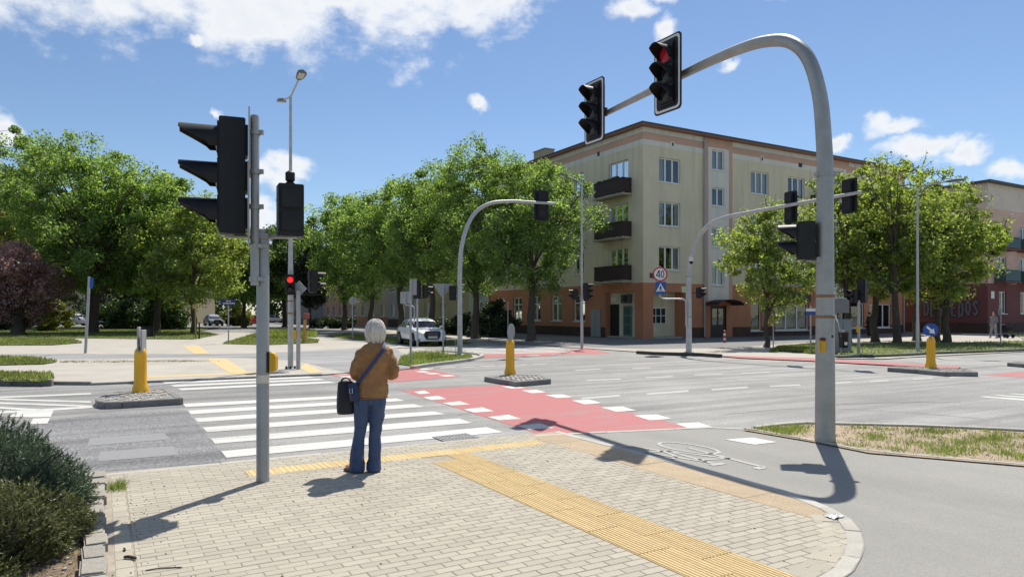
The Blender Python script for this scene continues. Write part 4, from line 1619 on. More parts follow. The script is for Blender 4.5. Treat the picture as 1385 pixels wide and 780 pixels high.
# balconies
def balcony(W, x0, x1, z, depth, parent, slab_m, board_m, n=22, h=0.95, screen=None):
    mb = MB()
    W.box(mb, x0 - 0.06, x1 + 0.06, z - 0.14, z, 0.004, depth + 0.06)
    b = mb.build('balcony', slab_m, parent, bevel=0.01)
    pn = MB()
    for k in range(n):
        a0, a1 = x0 + (x1 - x0) * k / n, x0 + (x1 - x0) * (k + 1) / n
        W.box(pn, a0 + 0.006, a1 - 0.006, z + 0.05, z + h, depth - 0.03 + (0.004 if k % 2 else 0), depth)
    for x in (x0, x1 - 0.03):
        m_ = max(3, int(depth / 0.14))
        for k in range(m_):
            W.box(pn, x, x + 0.03, z + 0.05, z + h, 0.01 + (depth - 0.045) * k / m_, 0.0 + (depth - 0.045) * (k + 1) / m_)
    tag(pn.build('board', board_m, b), kind='stuff')
    rl = MB()
    W.box(rl, x0 - 0.03, x1 + 0.03, z + h, z + h + 0.05, depth - 0.06, depth + 0.03)
    for x in (x0 - 0.02, x1 - 0.04):
        W.box(rl, x, x + 0.06, z + h + 0.002, z + h + 0.048, 0.01, depth - 0.06)
    rl.build('rail', board_m, b)
    return b


for i, (z0, z1) in enumerate(ROWS):
    b_ = balcony(WL, 1.15, 4.25, z0 - 0.70, 0.75, B1, M_conc, M_balc)
    if i == 1:
        mb = MB()
        WL.box(mb, 4.18, 4.23, z0 + 0.25, z0 + 1.25, 0.02, 0.70)
        mb.build('screen', M_metal_grey, b_)
    if i == 0:
        mb = MB()
        for k in range(40):
            x = br.uniform(1.3, 4.1)
            mb.ball(WL.pt(x, z0 + 0.32 + br.uniform(-.03, .07), 0.70 + br.uniform(-.08, .08)), br.uniform(.04, .09), 5, 4)
        mb.build('balcony_flowers', mat('dull_plants', (0.07, 0.06, 0.03), 0.9, 0.4, 20), b_)
for t in (16.6, 22.0):
    for i, (z0, z1) in enumerate(ROWS):
        balcony(WR, t, t + 2.2, z0 - 0.6, 0.9, B1, M_conc, M_balc, n=16)
# roof: overhanging slab, gutter, chimneys, vents, downpipes
ov = 0.45
mb = MB()
def foot(o):
    p = [ts(-o, -o, 0), ts(LR + o, -o, 0), ts(LR + o, LL + o, 0), ts(-o, LL + o, 0)]
    return [(q[0], q[1]) for q in p]
mb.prism(foot(ov), H1 + 0.004, H1 + 0.10, bottom=True)
rf = mb.build('eaves', M_gutter, B1)
mb = MB()
mb.prism(foot(ov + 0.06), H1 + 0.102, H1 + 0.19, bottom=True)
c_ = ts(LR / 2, LL / 2, H1 + 0.75)
q = foot(ov + 0.03)
mb.add([(p[0], p[1], H1 + 0.192) for p in q] + [c_], [(0, 1, 4), (1, 2, 4), (2, 3, 4), (3, 0, 4)])
rf = mb.build('roof', M_roof, B1)
for (t, s, w_, d_, h_) in ((1.4, 14.0, 0.9, 1.7, 1.15), (3.5, 18.6, 0.6, 0.8, 0.9), (6.5, 3.0, 0.6, 0.6, 0.55), (17, 4, 0.6, 0.6, 0.5)):
    p = ts(t, s, 0)
    mb = MB()
    mb.box((p[0], p[1], H1 + 0.2 + h_ / 2), (w_, d_, h_), ru)
    mb.box((p[0], p[1], H1 + 0.2 + h_ + 0.03), (w_ + 0.14, d_ + 0.14, 0.06), ru)
    mb.build('chimney', M_conc, rf)
for s, st in ((WR, (5.36, 18.5, 28.7)), (WL, (20.8,))):
    for x in st:
        mb = MB()
        pipe(mb, s, x, 0.1, H1 - 0.02, 0.09)
        mb.build('downpipe', M_pipe, B1, smooth=True)
for x in (2.35, 11.0):
    mb = MB()
    WR.box(mb, x, x + 0.34, 12.62, 13.0, 0.003, 0.03)
    v_ = mb.build('vent_grille', M_wht, B1)
    mb = MB()
    WR.box(mb, x + .1, x + .24, 12.7, 12.92, 0.03, 0.034)
    mb.build('vent_opening', M_door, v_)
for (W_, x, w_) in ((WR, 15.2, .4), (WL, 4.6, .26), (WL, 12.4, .26)):
    mb = MB()
    W_.box(mb, x, x + w_, 12.66, 12.96, 0.003, 0.02)
    mb.build('vent_opening', M_door, B1)
# shop boards over the right-hand windows
mb = MB()
WR.box(mb, 12.5, 16.5, 2.55, 3.3, 0.004, 0.10)
mb.build('shop_board', M_door, B1, bevel=0.01)
for (x0, x1, cc) in ((12.75, 13.75, (0.35, 0.33, 0.33)), (14.05, 15.0, (0.16, 0.28, 0.30)), (15.2, 16.2, (0.22, 0.28, 0.32))):
    mb = MB()
    WR.box(mb, x0, x1, 0.62, 1.75, -0.30, -0.28)
    mb.build('window_poster', mat('poster', cc, 0.7, 0.5, 2.2), B1)
for (x0, x1, cc) in ((13.0, 15.0, (0.28, 0.05, 0.05)), (15.2, 15.9, (0.30, 0.10, 0.10))):
    mb = MB()
    WR.box(mb, x0, x1, 0.45, 0.60, -0.29, -0.27)
    mb.build('window_poster', mat('poster_strip', cc, 0.7, 0.3, 2.2), B1)
# the rest of the block (back and far end), so that it is closed
mb = MB()
for z0, z1, k in ((0, 3.66, 1), (3.66, H1, 0)):
    mb.mi = k
    mb.add([ts(LR, 0, z0), ts(LR, LL, z0), ts(LR, LL, z1), ts(LR, 0, z1)], [(0, 1, 2, 3)])
    mb.add([ts(LR, LL, z0), ts(0, LL, z0), ts(0, LL, z1), ts(LR, LL, z1)], [(0, 1, 2, 3)])
mb.build('end_wall', [M_plaster, M_orange], B1)


# ---- the rose coloured block at the right edge
C2 = gp(1336, 451.5)
B2 = thing('apartment_building', 'rose and maroon apartment block at the right edge with teal balconies and wall letters', 'building', (C2[0], C2[1], 0))
H2 = 12.35
WR2 = Wall((0, 0), du, nR, 26, H2)
WL2 = Wall((0, 0), dv, nL, 12, H2)
mats2 = [M_rosewall, M_beige, M_maroon, M_plinth, M_room]
def col2(x, z):
    return 3 if z < 0.9 else 2 if z < 4.15 else 1 if z > 10.5 else 0
op2 = []
for (x0, x1) in ((1.6, 3.0), (5.2, 6.8), (9.4, 11.0), (13.5, 15)):
    for (z0, z1) in ((7.6, 9.0), (4.9, 6.4)):
        op2.append((x0, x1, z0, z1))
    op2.append((x0 + 0.2, x1, 1.65, 3.5))
w2 = MB()
WR2.skin(w2, op2, col2, zb=(0.9, 4.15, 10.3), room=4)
WL2.skin(w2, [], col2, zb=(0.9, 4.15, 10.3))
w2.build('wall', mats2, B2)
for o in op2:
    WR2.window(B2, *o[:4], cols=2, rng=br)
for (x0, x1) in ((1.0, 3.4), (4.8, 7.2), (9.0, 11.4)):
    for z in (7.0, 4.3):
        balcony(WR2, x0, x1, z, 0.9, B2, M_maroon, mat('balcony_teal', (0.055, 0.115, 0.125), 0.6, 0.2, 6), n=14, h=0.9)
def foot2(o, L1, L2):
    return [tuple(p) for p in (du * -o + dv * -o, du * (L1 + o) + dv * -o, du * (L1 + o) + dv * (L2 + o), du * -o + dv * (L2 + o))]
mb = MB()
mb.prism(foot2(0.35, 26, 12), H2 + 0.004, H2 + 0.2, bottom=True)
rf = mb.build('roof', M_roof, B2)
mb = MB()
p = du * 4.5 + dv * 3
mb.box((p.x, p.y, H2 + 0.5), (2.4, 0.8, 0.7), ru)
mb.build('chimney', M_conc, rf)
# painted scrawl on the maroon side wall: the bubble letters seen in the photo, in flat print
gm = mat('scrawl_paint', (0.185, 0.155, 0.16), 0.8, 0.2, 6)
gd = mat('scrawl_dark', (0.05, 0.035, 0.04), 0.8, 0.2, 6)
GL = {'D': [[(0, 0), (0, 1), (.5, .9), (.65, .5), (.5, .1), (0, 0)]], 'E': [[(.6, 0), (0, 0), (0, 1), (.6, 1)], [(0, .5), (.5, .5)]], 'G': [[(.6, .85), (.3, 1), (0, .7), (0, .3), (.3, 0), (.6, .15), (.6, .5), (.35, .5)]],
      'O': [[(.3, 0), (0, .3), (0, .7), (.3, 1), (.6, .7), (.6, .3), (.3, 0)]], 'S': [[(.6, .85), (.3, 1), (0, .78), (.3, .52), (.6, .25), (.3, 0), (0, .15)]]}
mb, md = MB(), MB()
rg = random.Random(9)
for k, ch in enumerate('DEGEEDOS'):
    x0, z0, w_, h_ = 4.9 - k * 0.58 + 0.25, 1.5 + rg.uniform(-.1, .1), -0.5, 1.2 + rg.uniform(-.1, .25)
    for line in GL[ch]:
        for (m_, wd, o_) in ((md, .34, .006 + .0002 * k), (mb, .19, .012 + .0002 * k)):
            for a in range(len(line) - 1):
                p, q = Vector((x0 + line[a][0] * w_, z0 + line[a][1] * h_)), Vector((x0 + line[a + 1][0] * w_, z0 + line[a + 1][1] * h_))
                n_ = (q - p).normalized()
                p, q = p - n_ * wd * .35, q + n_ * wd * .35
                n_ = Vector((-n_.y, n_.x)) * wd / 2
                m_.add([WL2.pt(v.x, v.y, o_ + .00004 * a) for v in (p + n_, q + n_, q - n_, p - n_)], [(0, 1, 2, 3)])
g = md.build('wall_scrawl', gd, B2)
mb.build('scrawl_letters', gm, g)
mb = MB()
WR2.box(mb, 0.5, 1.0, 2.9, 3.5, 0.004, 0.03)
mb.build('house_plate', M_upvc, B2)
mb = MB()
mb.mi = 0
mb.add([(*(du * 26), 0), (*(du * 26 + dv * 12), 0), (*(du * 26 + dv * 12), H2), (*(du * 26), H2)], [(0, 1, 2, 3)])
mb.add([(*(du * 26 + dv * 12), 0), (*(dv * 12), 0), (*(dv * 12), H2), (*(du * 26 + dv * 12), H2)], [(0, 1, 2, 3)])
mb.build('end_wall', M_rosewall, B2)


# ---- the row along the side street, behind the street trees
def row_house(label, s0, s1, h, wall_m, base_m, seed, cols=2, base_h=1.0):
    O = Vector(C0) + dv * s0
    B = thing('row_house', label, 'building', (O.x, O.y, 0))
    W = Wall((0, 0), dv, nL, s1 - s0, h)
    r = random.Random(seed)
    ops = []
    nw = int((s1 - s0) / 3.0)
    for k in range(nw):
        x = (k + 0.5) * (s1 - s0) / nw
        for z in np.arange(1.3, h - 2.0, 2.9):
            ops.append((x - 0.65, x + 0.65, float(z), float(z) + 1.5))
    mb = MB()
    W.skin(mb, ops, lambda x, z: 1 if z < base_h else 0, zb=(base_h,), room=2)
    mb.mi = 0
    L = s1 - s0
    dep = du * 11
    mb.add([(0, 0, 0), (*dep, 0), (*dep, h), (0, 0, h)], [(0, 1, 2, 3)])
    e_ = dv * L
    mb.add([(*e_, 0), (*e_, h), (*(e_ + dep), h), (*(e_ + dep), 0)], [(0, 1, 2, 3)])
    mb.add([(*dep, 0), (*(e_ + dep), 0), (*(e_ + dep), h), (*dep, h)], [(0, 1, 2, 3)])
    mb.build('wall', [wall_m, base_m, M_room], B)
    for o in ops:
        W.window(B, *o, cols=cols, rng=r)
    mb = MB()
    f = [tuple(nL * 0.4 - dv * 0.004), tuple(nL * 0.4 + e_), tuple(e_ + dep - nL * 0.3), tuple(dep - nL * 0.3 - dv * 0.004)]
    mb.prism(f, h + 0.003, h + 0.2, bottom=True)
    mb.build('roof', M_roof, B)
    return B


row_house('pale grey green house beside the corner block, half hidden by a dark shrub', 21.05, 25.0, 9.0, mat('pale_green_plaster', (0.42, 0.47, 0.42), 0.9, .08, .6), M_plinth, 1)
row_house('dull yellow house on the side street behind the white car and forked tree', 25.02, 37.0, 9.5, mat('yellow_plaster', (0.42, 0.37, 0.23), 0.9, .08, .6), M_plinth, 2)
row_house('grey house on the side street between the yellow and the orange house', 37.02, 47.0, 9.5, mat('grey_plaster', (0.40, 0.39, 0.36), 0.9, .08, .6), M_plinth, 3)
row_house('orange and cream house on the side street behind the woman', 47.02, 62.0, 9.0, mat('cream_yellow_plaster', (0.48, 0.42, 0.28), 0.9, .08, .6), M_orange, 4, base_h=1.25)
row_house('salmon house far down the side street behind the trunks', 62.02, 84.0, 9.0, mat('salmon_plaster', (0.42, 0.25, 0.17), 0.9, .08, .6), M_plinth, 6, base_h=0.9)

# ---- low garage and yellow gable glimpsed through the park, left
def small_block(name, label, loc, w, d, h, m, rz, win=2):
    B = thing(name, label, 'building', loc, rz)
    W = Wall((-w / 2, 0), (1, 0), (0, -1), w, h)
    ops = [(w * (k + 0.5) / win - 0.6, w * (k + 0.5) / win + 0.6, 1.0, 2.2) for k in range(win)]
    mb = MB()
    W.skin(mb, ops, lambda x, z: 0, room=1)
    mb.mi = 0
    for a, b_ in (((-w / 2, 0), (-w / 2, d)), ((-w / 2, d), (w / 2, d)), ((w / 2, d), (w / 2, 0))):
        mb.add([(*b_, 0), (*a, 0), (*a, h), (*b_, h)], [(0, 1, 2, 3)])
    mb.build('wall', [m, M_room], B)
    for o in ops:
        W.window(B, *o, cols=2, rng=br)
    mb = MB()
    mb.prism([(-w / 2 - .3, -.3), (w / 2 + .3, -.3), (w / 2 + .3, d + .3), (-w / 2 - .3, d + .3)], h + .003, h + .2, bottom=True)
    mb.build('roof', M_roof, B)


g0 = gp(395, 441)
small_block('low_house', 'low grey house at the end of the street behind the lamp post', (g0[0], 112, 0), 14, 8, 4.2, mat('dull_grey_plaster', (0.33, 0.33, 0.33), .9), 0.1, 3)
small_block('low_house', 'yellowish house glimpsed between the trunks of the park trees', (-62, 112, 0), 22, 9, 6.0, mat('dull_yellow_plaster', (0.42, 0.37, 0.25), .9), -0.1, 5)

# ------------------------------------------------------------------ trees and shrubs
M_bark = mat('bark', (0.085, 0.068, 0.052), 0.95, 0.3, 6, bump=0.6, bscale=14, fine=0.3, fscale=18)
M_bark_l = mat('grey_bark', (0.14, 0.12, 0.10), 0.95, 0.3, 6, bump=0.6, bscale=14, fine=0.3, fscale=18)
L_maple = leaf_mat('maple_leaf', (0.100, 0.155, 0.040), (0.40, 0.60, 0.09), 0.42, 0.5)
L_mid = leaf_mat('street_leaf', (0.090, 0.142, 0.038), (0.38, 0.57, 0.085), 0.42, 0.5)
L_light = leaf_mat('young_leaf', (0.130, 0.175, 0.036), (0.46, 0.58, 0.08), 0.42, 0.5)
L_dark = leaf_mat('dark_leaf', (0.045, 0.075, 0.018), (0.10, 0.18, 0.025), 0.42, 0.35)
L_plum = leaf_mat('plum_leaf', (0.26, 0.15, 0.14), (0.56, 0.28, 0.25), 0.45, 0.55, 0.10)
L_olive = leaf_mat('olive_leaf', (0.135, 0.140, 0.035), (0.32, 0.33, 0.06), 0.35, 0.45)
L_conifer = leaf_mat('conifer_leaf', (0.035, 0.045, 0.022), (0.05, 0.07, 0.02), 0.4, 0.25)
L_juniper = leaf_mat('juniper_needle', (0.062, 0.098, 0.055), (0.10, 0.165, 0.06), 0.45, 0.3, 0.05)
L_juniper2 = leaf_mat('olive_juniper_needle', (0.118, 0.128, 0.038), (0.19, 0.21, 0.05), 0.45, 0.3, 0.05)
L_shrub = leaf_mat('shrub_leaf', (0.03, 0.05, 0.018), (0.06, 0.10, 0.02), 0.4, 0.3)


def leaf_cloud(centres, radii, per, size, rng, up=0.45, flat=0.75):
    """many small four-cornered leaves gathered in clumps"""
    n = len(centres) * per
    c = np.repeat(centres, per, 0)
    r = np.repeat(radii, per)
    d = rng.normal(0, 1, (n, 3))
    d /= np.linalg.norm(d, axis=1)[:, None]
    rad = rng.uniform(0, 1, n) ** 0.5
    p = c + d * (rad * r)[:, None] * np.array([1, 1, flat])
    nrm = rng.normal(0, 1, (n, 3)) + d * 0.6 + np.array([0, 0, up])
    nrm /= np.linalg.norm(nrm, axis=1)[:, None]
    t = np.cross(nrm, rng.normal(0, 1, (n, 3)))
    t /= np.linalg.norm(t, axis=1)[:, None] + 1e-9
    b = np.cross(nrm, t)
    s = size * rng.uniform(0.55, 1.3, n)[:, None]
    v = np.stack([p - t * s * 0.5, p + b * s * 0.34 + t * s * 0.05, p + t * s * 0.5 + nrm * s * 0.08, p - b * s * 0.34 + t * s * 0.05], 1)
    return v.reshape(-1, 3), np.arange(n * 4).reshape(n, 4)


def make_tree(name, label, loc, H, R, zb, leafm, barkm, seed, clumps=110, per=200, leaf=0.17, tr=0.22, cr=0.75, lean=(0, 0), stems=1, sparse_top=0.0,
              taper=0.35, limbs=11, group=None, up=0.45, fork=0.35):
    rng = np.random.default_rng(seed)
    rr = random.Random(seed)
    root = thing(name, label, 'tree', loc, 0, group)
    cz, rz = (H + zb) / 2, (H - zb) / 2
    # clump centres inside a lumpy egg
    C = []
    lob = [(rng.uniform(0, 2 * PI), rng.integers(2, 6), rng.uniform(0.06, 0.15)) for _ in range(5)]
    while len(C) < clumps:
        d = rng.normal(0, 1, 3)
        d /= np.linalg.norm(d)
        q = rng.uniform(0, 1) ** 0.42
        a = math.atan2(d[1], d[0])
        k = 1 + sum(w * math.cos(m * a + ph + d[2] * 2) for ph, m, w in lob)
        z = d[2] * q
        w = R * k * (1 - taper * max(0, z) - 0.15 * max(0, -z))
        x, y = d[0] * q * w, d[1] * q * w
        C.append((x + lean[0] * (z + 1), y + lean[1] * (z + 1), cz + z * rz * (1 + 0.08 * (k - 1))))
    C = np.array(C)
    rad = cr * rng.uniform(0.45, 1.35, len(C))
    mb = MB()
    limb_pts = []
    for s in range(stems):
        off = Vector((rr.uniform(-.5, .5), rr.uniform(-.5, .5), 0)) * (0 if stems == 1 else 0.5)
        top = zb + (H - zb) * 0.72
        fz = zb * rr.uniform(0.75, 1.0) + 0.3
        tp = [off + Vector((rr.uniform(-.05, .05) * k, rr.uniform(-.05, .05) * k, z)) for k, z in enumerate((0, 0.35, fz * 0.5, fz, (fz + top) / 2, top))]
        for k in (3, 4, 5):
            tp[k] += Vector((lean[0], lean[1], 0)) * (k - 2) * 0.4 + off * (k - 2) * 0.8
        tp = smooth_path(tp, 4)
        n = len(tp)
        rads = []
        for k, p in enumerate(tp):
            f = p.z / top
            rads.append(tr / math.sqrt(stems) * ((1.0 - 0.30 * min(1, p.z / max(0.3, fz))) * (1 - 0.82 * max(0, (p.z - fz) / (top - fz))) + (0.45 * max(0, 1 - p.z / 0.4) ** 2)))
        mb.tube(tp, rads, 9)
        spine = tp
        idx = np.argsort(np.linalg.norm(C - np.array([0, 0, cz]), axis=1))
        far_ = [i for i in idx[int(len(C) * 0.35):]]
        rr.shuffle(far_)
        for k in range(limbs):
            e = Vector(C[far_[k % len(far_)]])
            zs = fz * fork * 2 + (top - fz) * 0.75 * rr.random() ** 1.3 if fork > 0.5 else fz + (top - fz) * 0.8 * (k / limbs)
            zs = min(zs, e.z - 0.3) if e.z - 0.3 > fz * 0.8 else fz * 0.9
            st = min(spine, key=lambda p: abs(p.z - zs))
            mid = st.lerp(e, 0.5) + Vector((0, 0, 0.12 * (e - st).length))
            path = smooth_path([st, st.lerp(mid, 0.55) + Vector((rr.uniform(-.15, .15), rr.uniform(-.15, .15), 0)), mid.lerp(e, 0.4) + Vector((rr.uniform(-.2, .2), rr.uniform(-.2, .2), 0)), e], 4)
            r0 = tr / math.sqrt(stems) * 0.42 * (1 - 0.5 * (st.z - fz) / (top - fz + 0.01)) * rr.uniform(.7, 1.1)
            m_ = len(path)
            mb.tube(path, [r0 * (1 - 0.85 * q / (m_ - 1)) for q in range(m_)], 6)
            limb_pts += path[2:]
    LP = np.array([tuple(p) for p in limb_pts])
    for c in C:
        i = int(np.argmin(np.linalg.norm(LP - c, axis=1) + 0.4 * np.maximum(0, LP[:, 2] - c[2])))
        p, q = Vector(LP[i]), Vector(c)
        if (q - p).length > 0.15:
            mb.tube([p, p.lerp(q, 0.5) + Vector((rr.uniform(-.1, .1), rr.uniform(-.1, .1), 0.08)), q, q + (q - p).normalized() * 0.5 + Vector((0, 0, .25))], [0.028, 0.02, 0.013, 0.005], 4)
    mb.build('trunk', barkm, root, smooth=True)
    if sparse_top:
        keep = rng.uniform(0, 1, len(C)) > sparse_top * np.clip((C[:, 2] - cz) / rz, 0, 1)
        v1, f1 = leaf_cloud(C[keep], rad[keep], per, leaf, rng, up)
        v2, f2 = leaf_cloud(C[~keep], rad[~keep], max(3, per // 6), leaf, rng, up)
        v, f = np.concatenate([v1, v2]), np.concatenate([f1, f2 + len(v1)])
    else:
        v, f = leaf_cloud(C, rad, per, leaf, rng, up)
    place('crown', np_mesh('crown', v, f, leafm), root)
    return root


def at(px, Y):
    return ((px - 692.5) * Y / FOC, Y, 0.0)


def top_z(py, Y):
    return CAM_H + (HOR - py) * Y / FOC


# park trees on the left
T = make_tree
T('maple_tree', 'broad green park tree whose many fine limbs fan out above a grey sign pole', at(125, 60), top_z(190, 60), 7.3, 3.6, L_maple, M_bark, 21, 330, 185, 0.23, 0.55, 0.95, stems=3, limbs=20, taper=0.15)
T('maple_tree', 'tall dark green park tree at the far left above the purple plum tree', at(30, 74), top_z(174, 74), 7.5, 4.5, L_mid, M_bark, 22, 200, 190, 0.29, 0.45, 1.25, limbs=14, taper=0.3)
T('maple_tree', 'green park tree hanging over the left end of the picture', at(-110, 66), top_z(165, 66), 8.0, 4.0, L_mid, M_bark, 23, 190, 170, 0.29, 0.45, 1.25, limbs=12, taper=0.3)
T('maple_tree', 'park tree with a slim dark trunk behind the left yellow traffic post', at(212, 63), top_z(232, 63), 6.0, 2.9, L_maple, M_bark, 24, 220, 200, 0.26, 0.33, 1.05, limbs=13, taper=0.3)
T('maple_tree', 'lighter green tree leaning right behind the big black signal head', at(262, 58), top_z(262, 58), 4.6, 2.0, L_light, M_bark, 25, 140, 180, 0.23, 0.26, 0.95, limbs=12)
T('park_tree', 'dark tree at the end of the street behind the left signal pole', at(330, 84), top_z(300, 84), 6.5, 2.5, L_mid, M_bark, 26, 130, 170, 0.33, 0.3, 1.3)
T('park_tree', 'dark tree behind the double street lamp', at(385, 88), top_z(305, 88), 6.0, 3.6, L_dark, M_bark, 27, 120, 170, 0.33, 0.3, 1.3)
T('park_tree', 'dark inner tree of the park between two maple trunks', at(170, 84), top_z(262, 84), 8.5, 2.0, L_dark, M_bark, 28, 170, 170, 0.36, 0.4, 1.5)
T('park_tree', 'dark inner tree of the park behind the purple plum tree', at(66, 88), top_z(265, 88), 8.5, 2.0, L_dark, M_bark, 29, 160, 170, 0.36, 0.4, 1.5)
T('plum_tree', 'purple leaved plum tree at the left edge', at(24, 54), top_z(328, 54), 3.3, 0.9, L_plum, M_bark, 30, 150, 230, 0.18, 0.5, 0.75, limbs=12)
T('plum_tree', 'second purple plum crown cut off by the left edge', at(-50, 55), top_z(318, 55), 3.2, 1.1, L_plum, M_bark, 31, 80, 220, 0.18, 0.4, 0.75, limbs=9)
T('olive_tree', 'yellowish green young tree over the purple plum at the left edge', at(-14, 60), top_z(280, 60), 3.2, 5.0, L_olive, M_bark_l, 32, 70, 170, 0.18, 0.16, 0.7)

# street trees along the side street
st = 'street trees along the side street'
for (lab, px, Y, ty, R, zb, lm, cl, per) in (
    ('big street tree with a thick trunk right before the terracotta wall', 718, 42.6, 206, 4.25, 2.8, L_mid, 250, 180),
    ('tallest street tree, behind the arched mast in the middle', 643, 46.5, 187, 4.1, 3.0, L_maple, 230, 185),
    ('street tree with a forked trunk right behind the white car', 583, 52.5, 224, 3.6, 3.2, L_mid, 180, 190),
    ('street tree above the roof of the white car, left of the forked one', 542, 58.5, 244, 3.7, 3.1, L_maple, 170, 180),
    ('street tree just right of the head of the woman', 502, 65, 254, 3.7, 3.0, L_mid, 160, 170),
    ('street tree just left of the head of the woman', 466, 72, 260, 4.1, 2.8, L_maple, 150, 170)):
    T('street_tree', lab, at(px, Y), top_z(ty, Y), R, zb, lm, M_bark, 40 + px, cl, per, 0.165 * (Y / 48), 0.27, 0.85 * (Y / 50), limbs=12, group=st, taper=0.25)
T('conifer_tree', 'dark reddish conifer behind the street trees near the small black signal', at(420, 82), top_z(292, 82), 2.6, 2.0, L_conifer, M_bark, 61, 90, 170, 0.28, 0.2, 0.9, taper=0.75)

# trees on the right
T('young_tree', 'small round street tree standing alone in front of the shop window', at(1037, 34.6), top_z(258, 34.6), 2.35, 1.25, L_light, M_bark, 71, 135, 115, 0.145, 0.13, 0.48, limbs=15, taper=0.55, sparse_top=0.3)
rt = 'trees on the right hand lawn'
for (lab, px, Y, ty, R, zb, lm, cl, per, sp) in (
    ('tree with thin bare upper branches behind the grey utility cabinet', 1146, 40.5, 224, 3.2, 2.5, L_light, 150, 80, 0.65),
    ('slim tree beside the person in black, between the cabinet and the lamp', 1184, 41, 216, 3.0, 2.4, L_light, 145, 85, 0.65),
    ('leaning tree left of the thin lamp post on the right hand lawn', 1213, 37.5, 208, 2.9, 2.6, L_light, 135, 85, 0.7),
    ('tall tree just behind the thin lamp post on the right', 1240, 43, 196, 3.1, 2.4, L_light, 140, 85, 0.7),
    ('tree right of the blue arrow sign with a narrow trunk', 1266, 41.5, 240, 2.9, 2.3, L_light, 145, 100, 0.4),
    ('rightmost tree with a thick trunk and a branch reaching over the rose building', 1280, 39.5, 246, 3.2, 2.2, L_light, 165, 105, 0.4)):
    T('lawn_tree', lab, at(px, Y), top_z(ty, Y), R, zb, lm, M_bark, 80 + px, cl, per, 0.185, 0.22, 0.58, limbs=17, group=rt, sparse_top=sp, taper=0.3, lean=(0.25 if px > 1280 else 0.0, 0))

# far wood closing the view behind the park
rng = np.random.default_rng(77)
n = 420
c = np.column_stack([rng.uniform(-125, -24, n), rng.uniform(128, 150, n), rng.uniform(0.5, 1, n) ** 1.0 * 15])
c[:, 2] = rng.uniform(0.5, 1.0, n) * 0 + rng.uniform(0.8, 15, n) * (0.75 + 0.25 * np.sin(c[:, 0] * 0.21))
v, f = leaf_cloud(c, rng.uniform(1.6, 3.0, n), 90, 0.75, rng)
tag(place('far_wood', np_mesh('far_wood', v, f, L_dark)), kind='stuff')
c = np.column_stack([rng.uniform(45, 120, n // 2), rng.uniform(95, 115, n // 2), rng.uniform(0.8, 8, n // 2)])
v, f = leaf_cloud(c, rng.uniform(1.4, 2.6, n // 2), 70, 0.6, rng)
tag(place('far_wood', np_mesh('far_wood', v, f, L_mid)), kind='stuff')


# shrubs
def make_shrub(name, label, loc, rx, ry, h, m, seed, clumps=60, per=160, leaf=0.12, cr=0.45, z0=0.25):
    rng = np.random.default_rng(seed)
    root = thing(name, label, 'shrub', loc)
    a = rng.uniform(0, 2 * PI, clumps)
    q = np.sqrt(rng.uniform(0, 1, clumps))
    z = z0 + (h - z0) * rng.uniform(0, 1, clumps) * np.sqrt(1 - 0.8 * q ** 2)
    C = np.column_stack([rx * q * np.cos(a), ry * q * np.sin(a), z])
    mb = MB()
    for c_ in C[:24]:
        mb.tube([(c_[0] * .15, c_[1] * .15, 0), (c_[0] * .6, c_[1] * .6, c_[2] * .6), tuple(c_)], [0.03, 0.02, 0.008], 4)
    mb.build('stems', M_bark, root)
    v, f = leaf_cloud(C, cr * rng.uniform(.7, 1.2, clumps), per, leaf, rng)
    place('foliage', np_mesh('foliage', v, f, m), root)
    return root


make_shrub('dark_shrub', 'big dark shrub against the house wall behind the middle yellow post', at(668, 50.5), 1.7, 1.4, 2.5, L_shrub, 91, 90, 170, 0.16)
make_shrub('dark_shrub', 'low dark hedge right of the white car', at(618, 55), 2.6, 1.2, 1.5, L_shrub, 92, 80, 170, 0.16)
make_shrub('dark_shrub', 'dark low hedge left of the head of the woman', at(452, 80), 2.6, 1.5, 1.3, L_shrub, 93, 60, 130, 0.22)
make_shrub('green_shrub', 'light green bush beside the purple plum tree in the park', at(62, 66), 2.5, 1.6, 3.4, L_olive, 94, 70, 150, 0.2)
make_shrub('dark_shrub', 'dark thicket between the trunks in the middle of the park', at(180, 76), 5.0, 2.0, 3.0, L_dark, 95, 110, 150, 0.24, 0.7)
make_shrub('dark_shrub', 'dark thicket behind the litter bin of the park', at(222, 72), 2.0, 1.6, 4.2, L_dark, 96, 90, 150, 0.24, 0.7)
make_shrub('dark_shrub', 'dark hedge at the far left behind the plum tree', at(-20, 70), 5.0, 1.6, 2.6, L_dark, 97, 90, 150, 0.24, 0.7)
make_shrub('olive_shrub', 'small yellow green bush behind the blue street name sign', at(318, 96), 1.6, 1.4, 3.4, L_olive, 98, 40, 120, 0.3, 0.7)


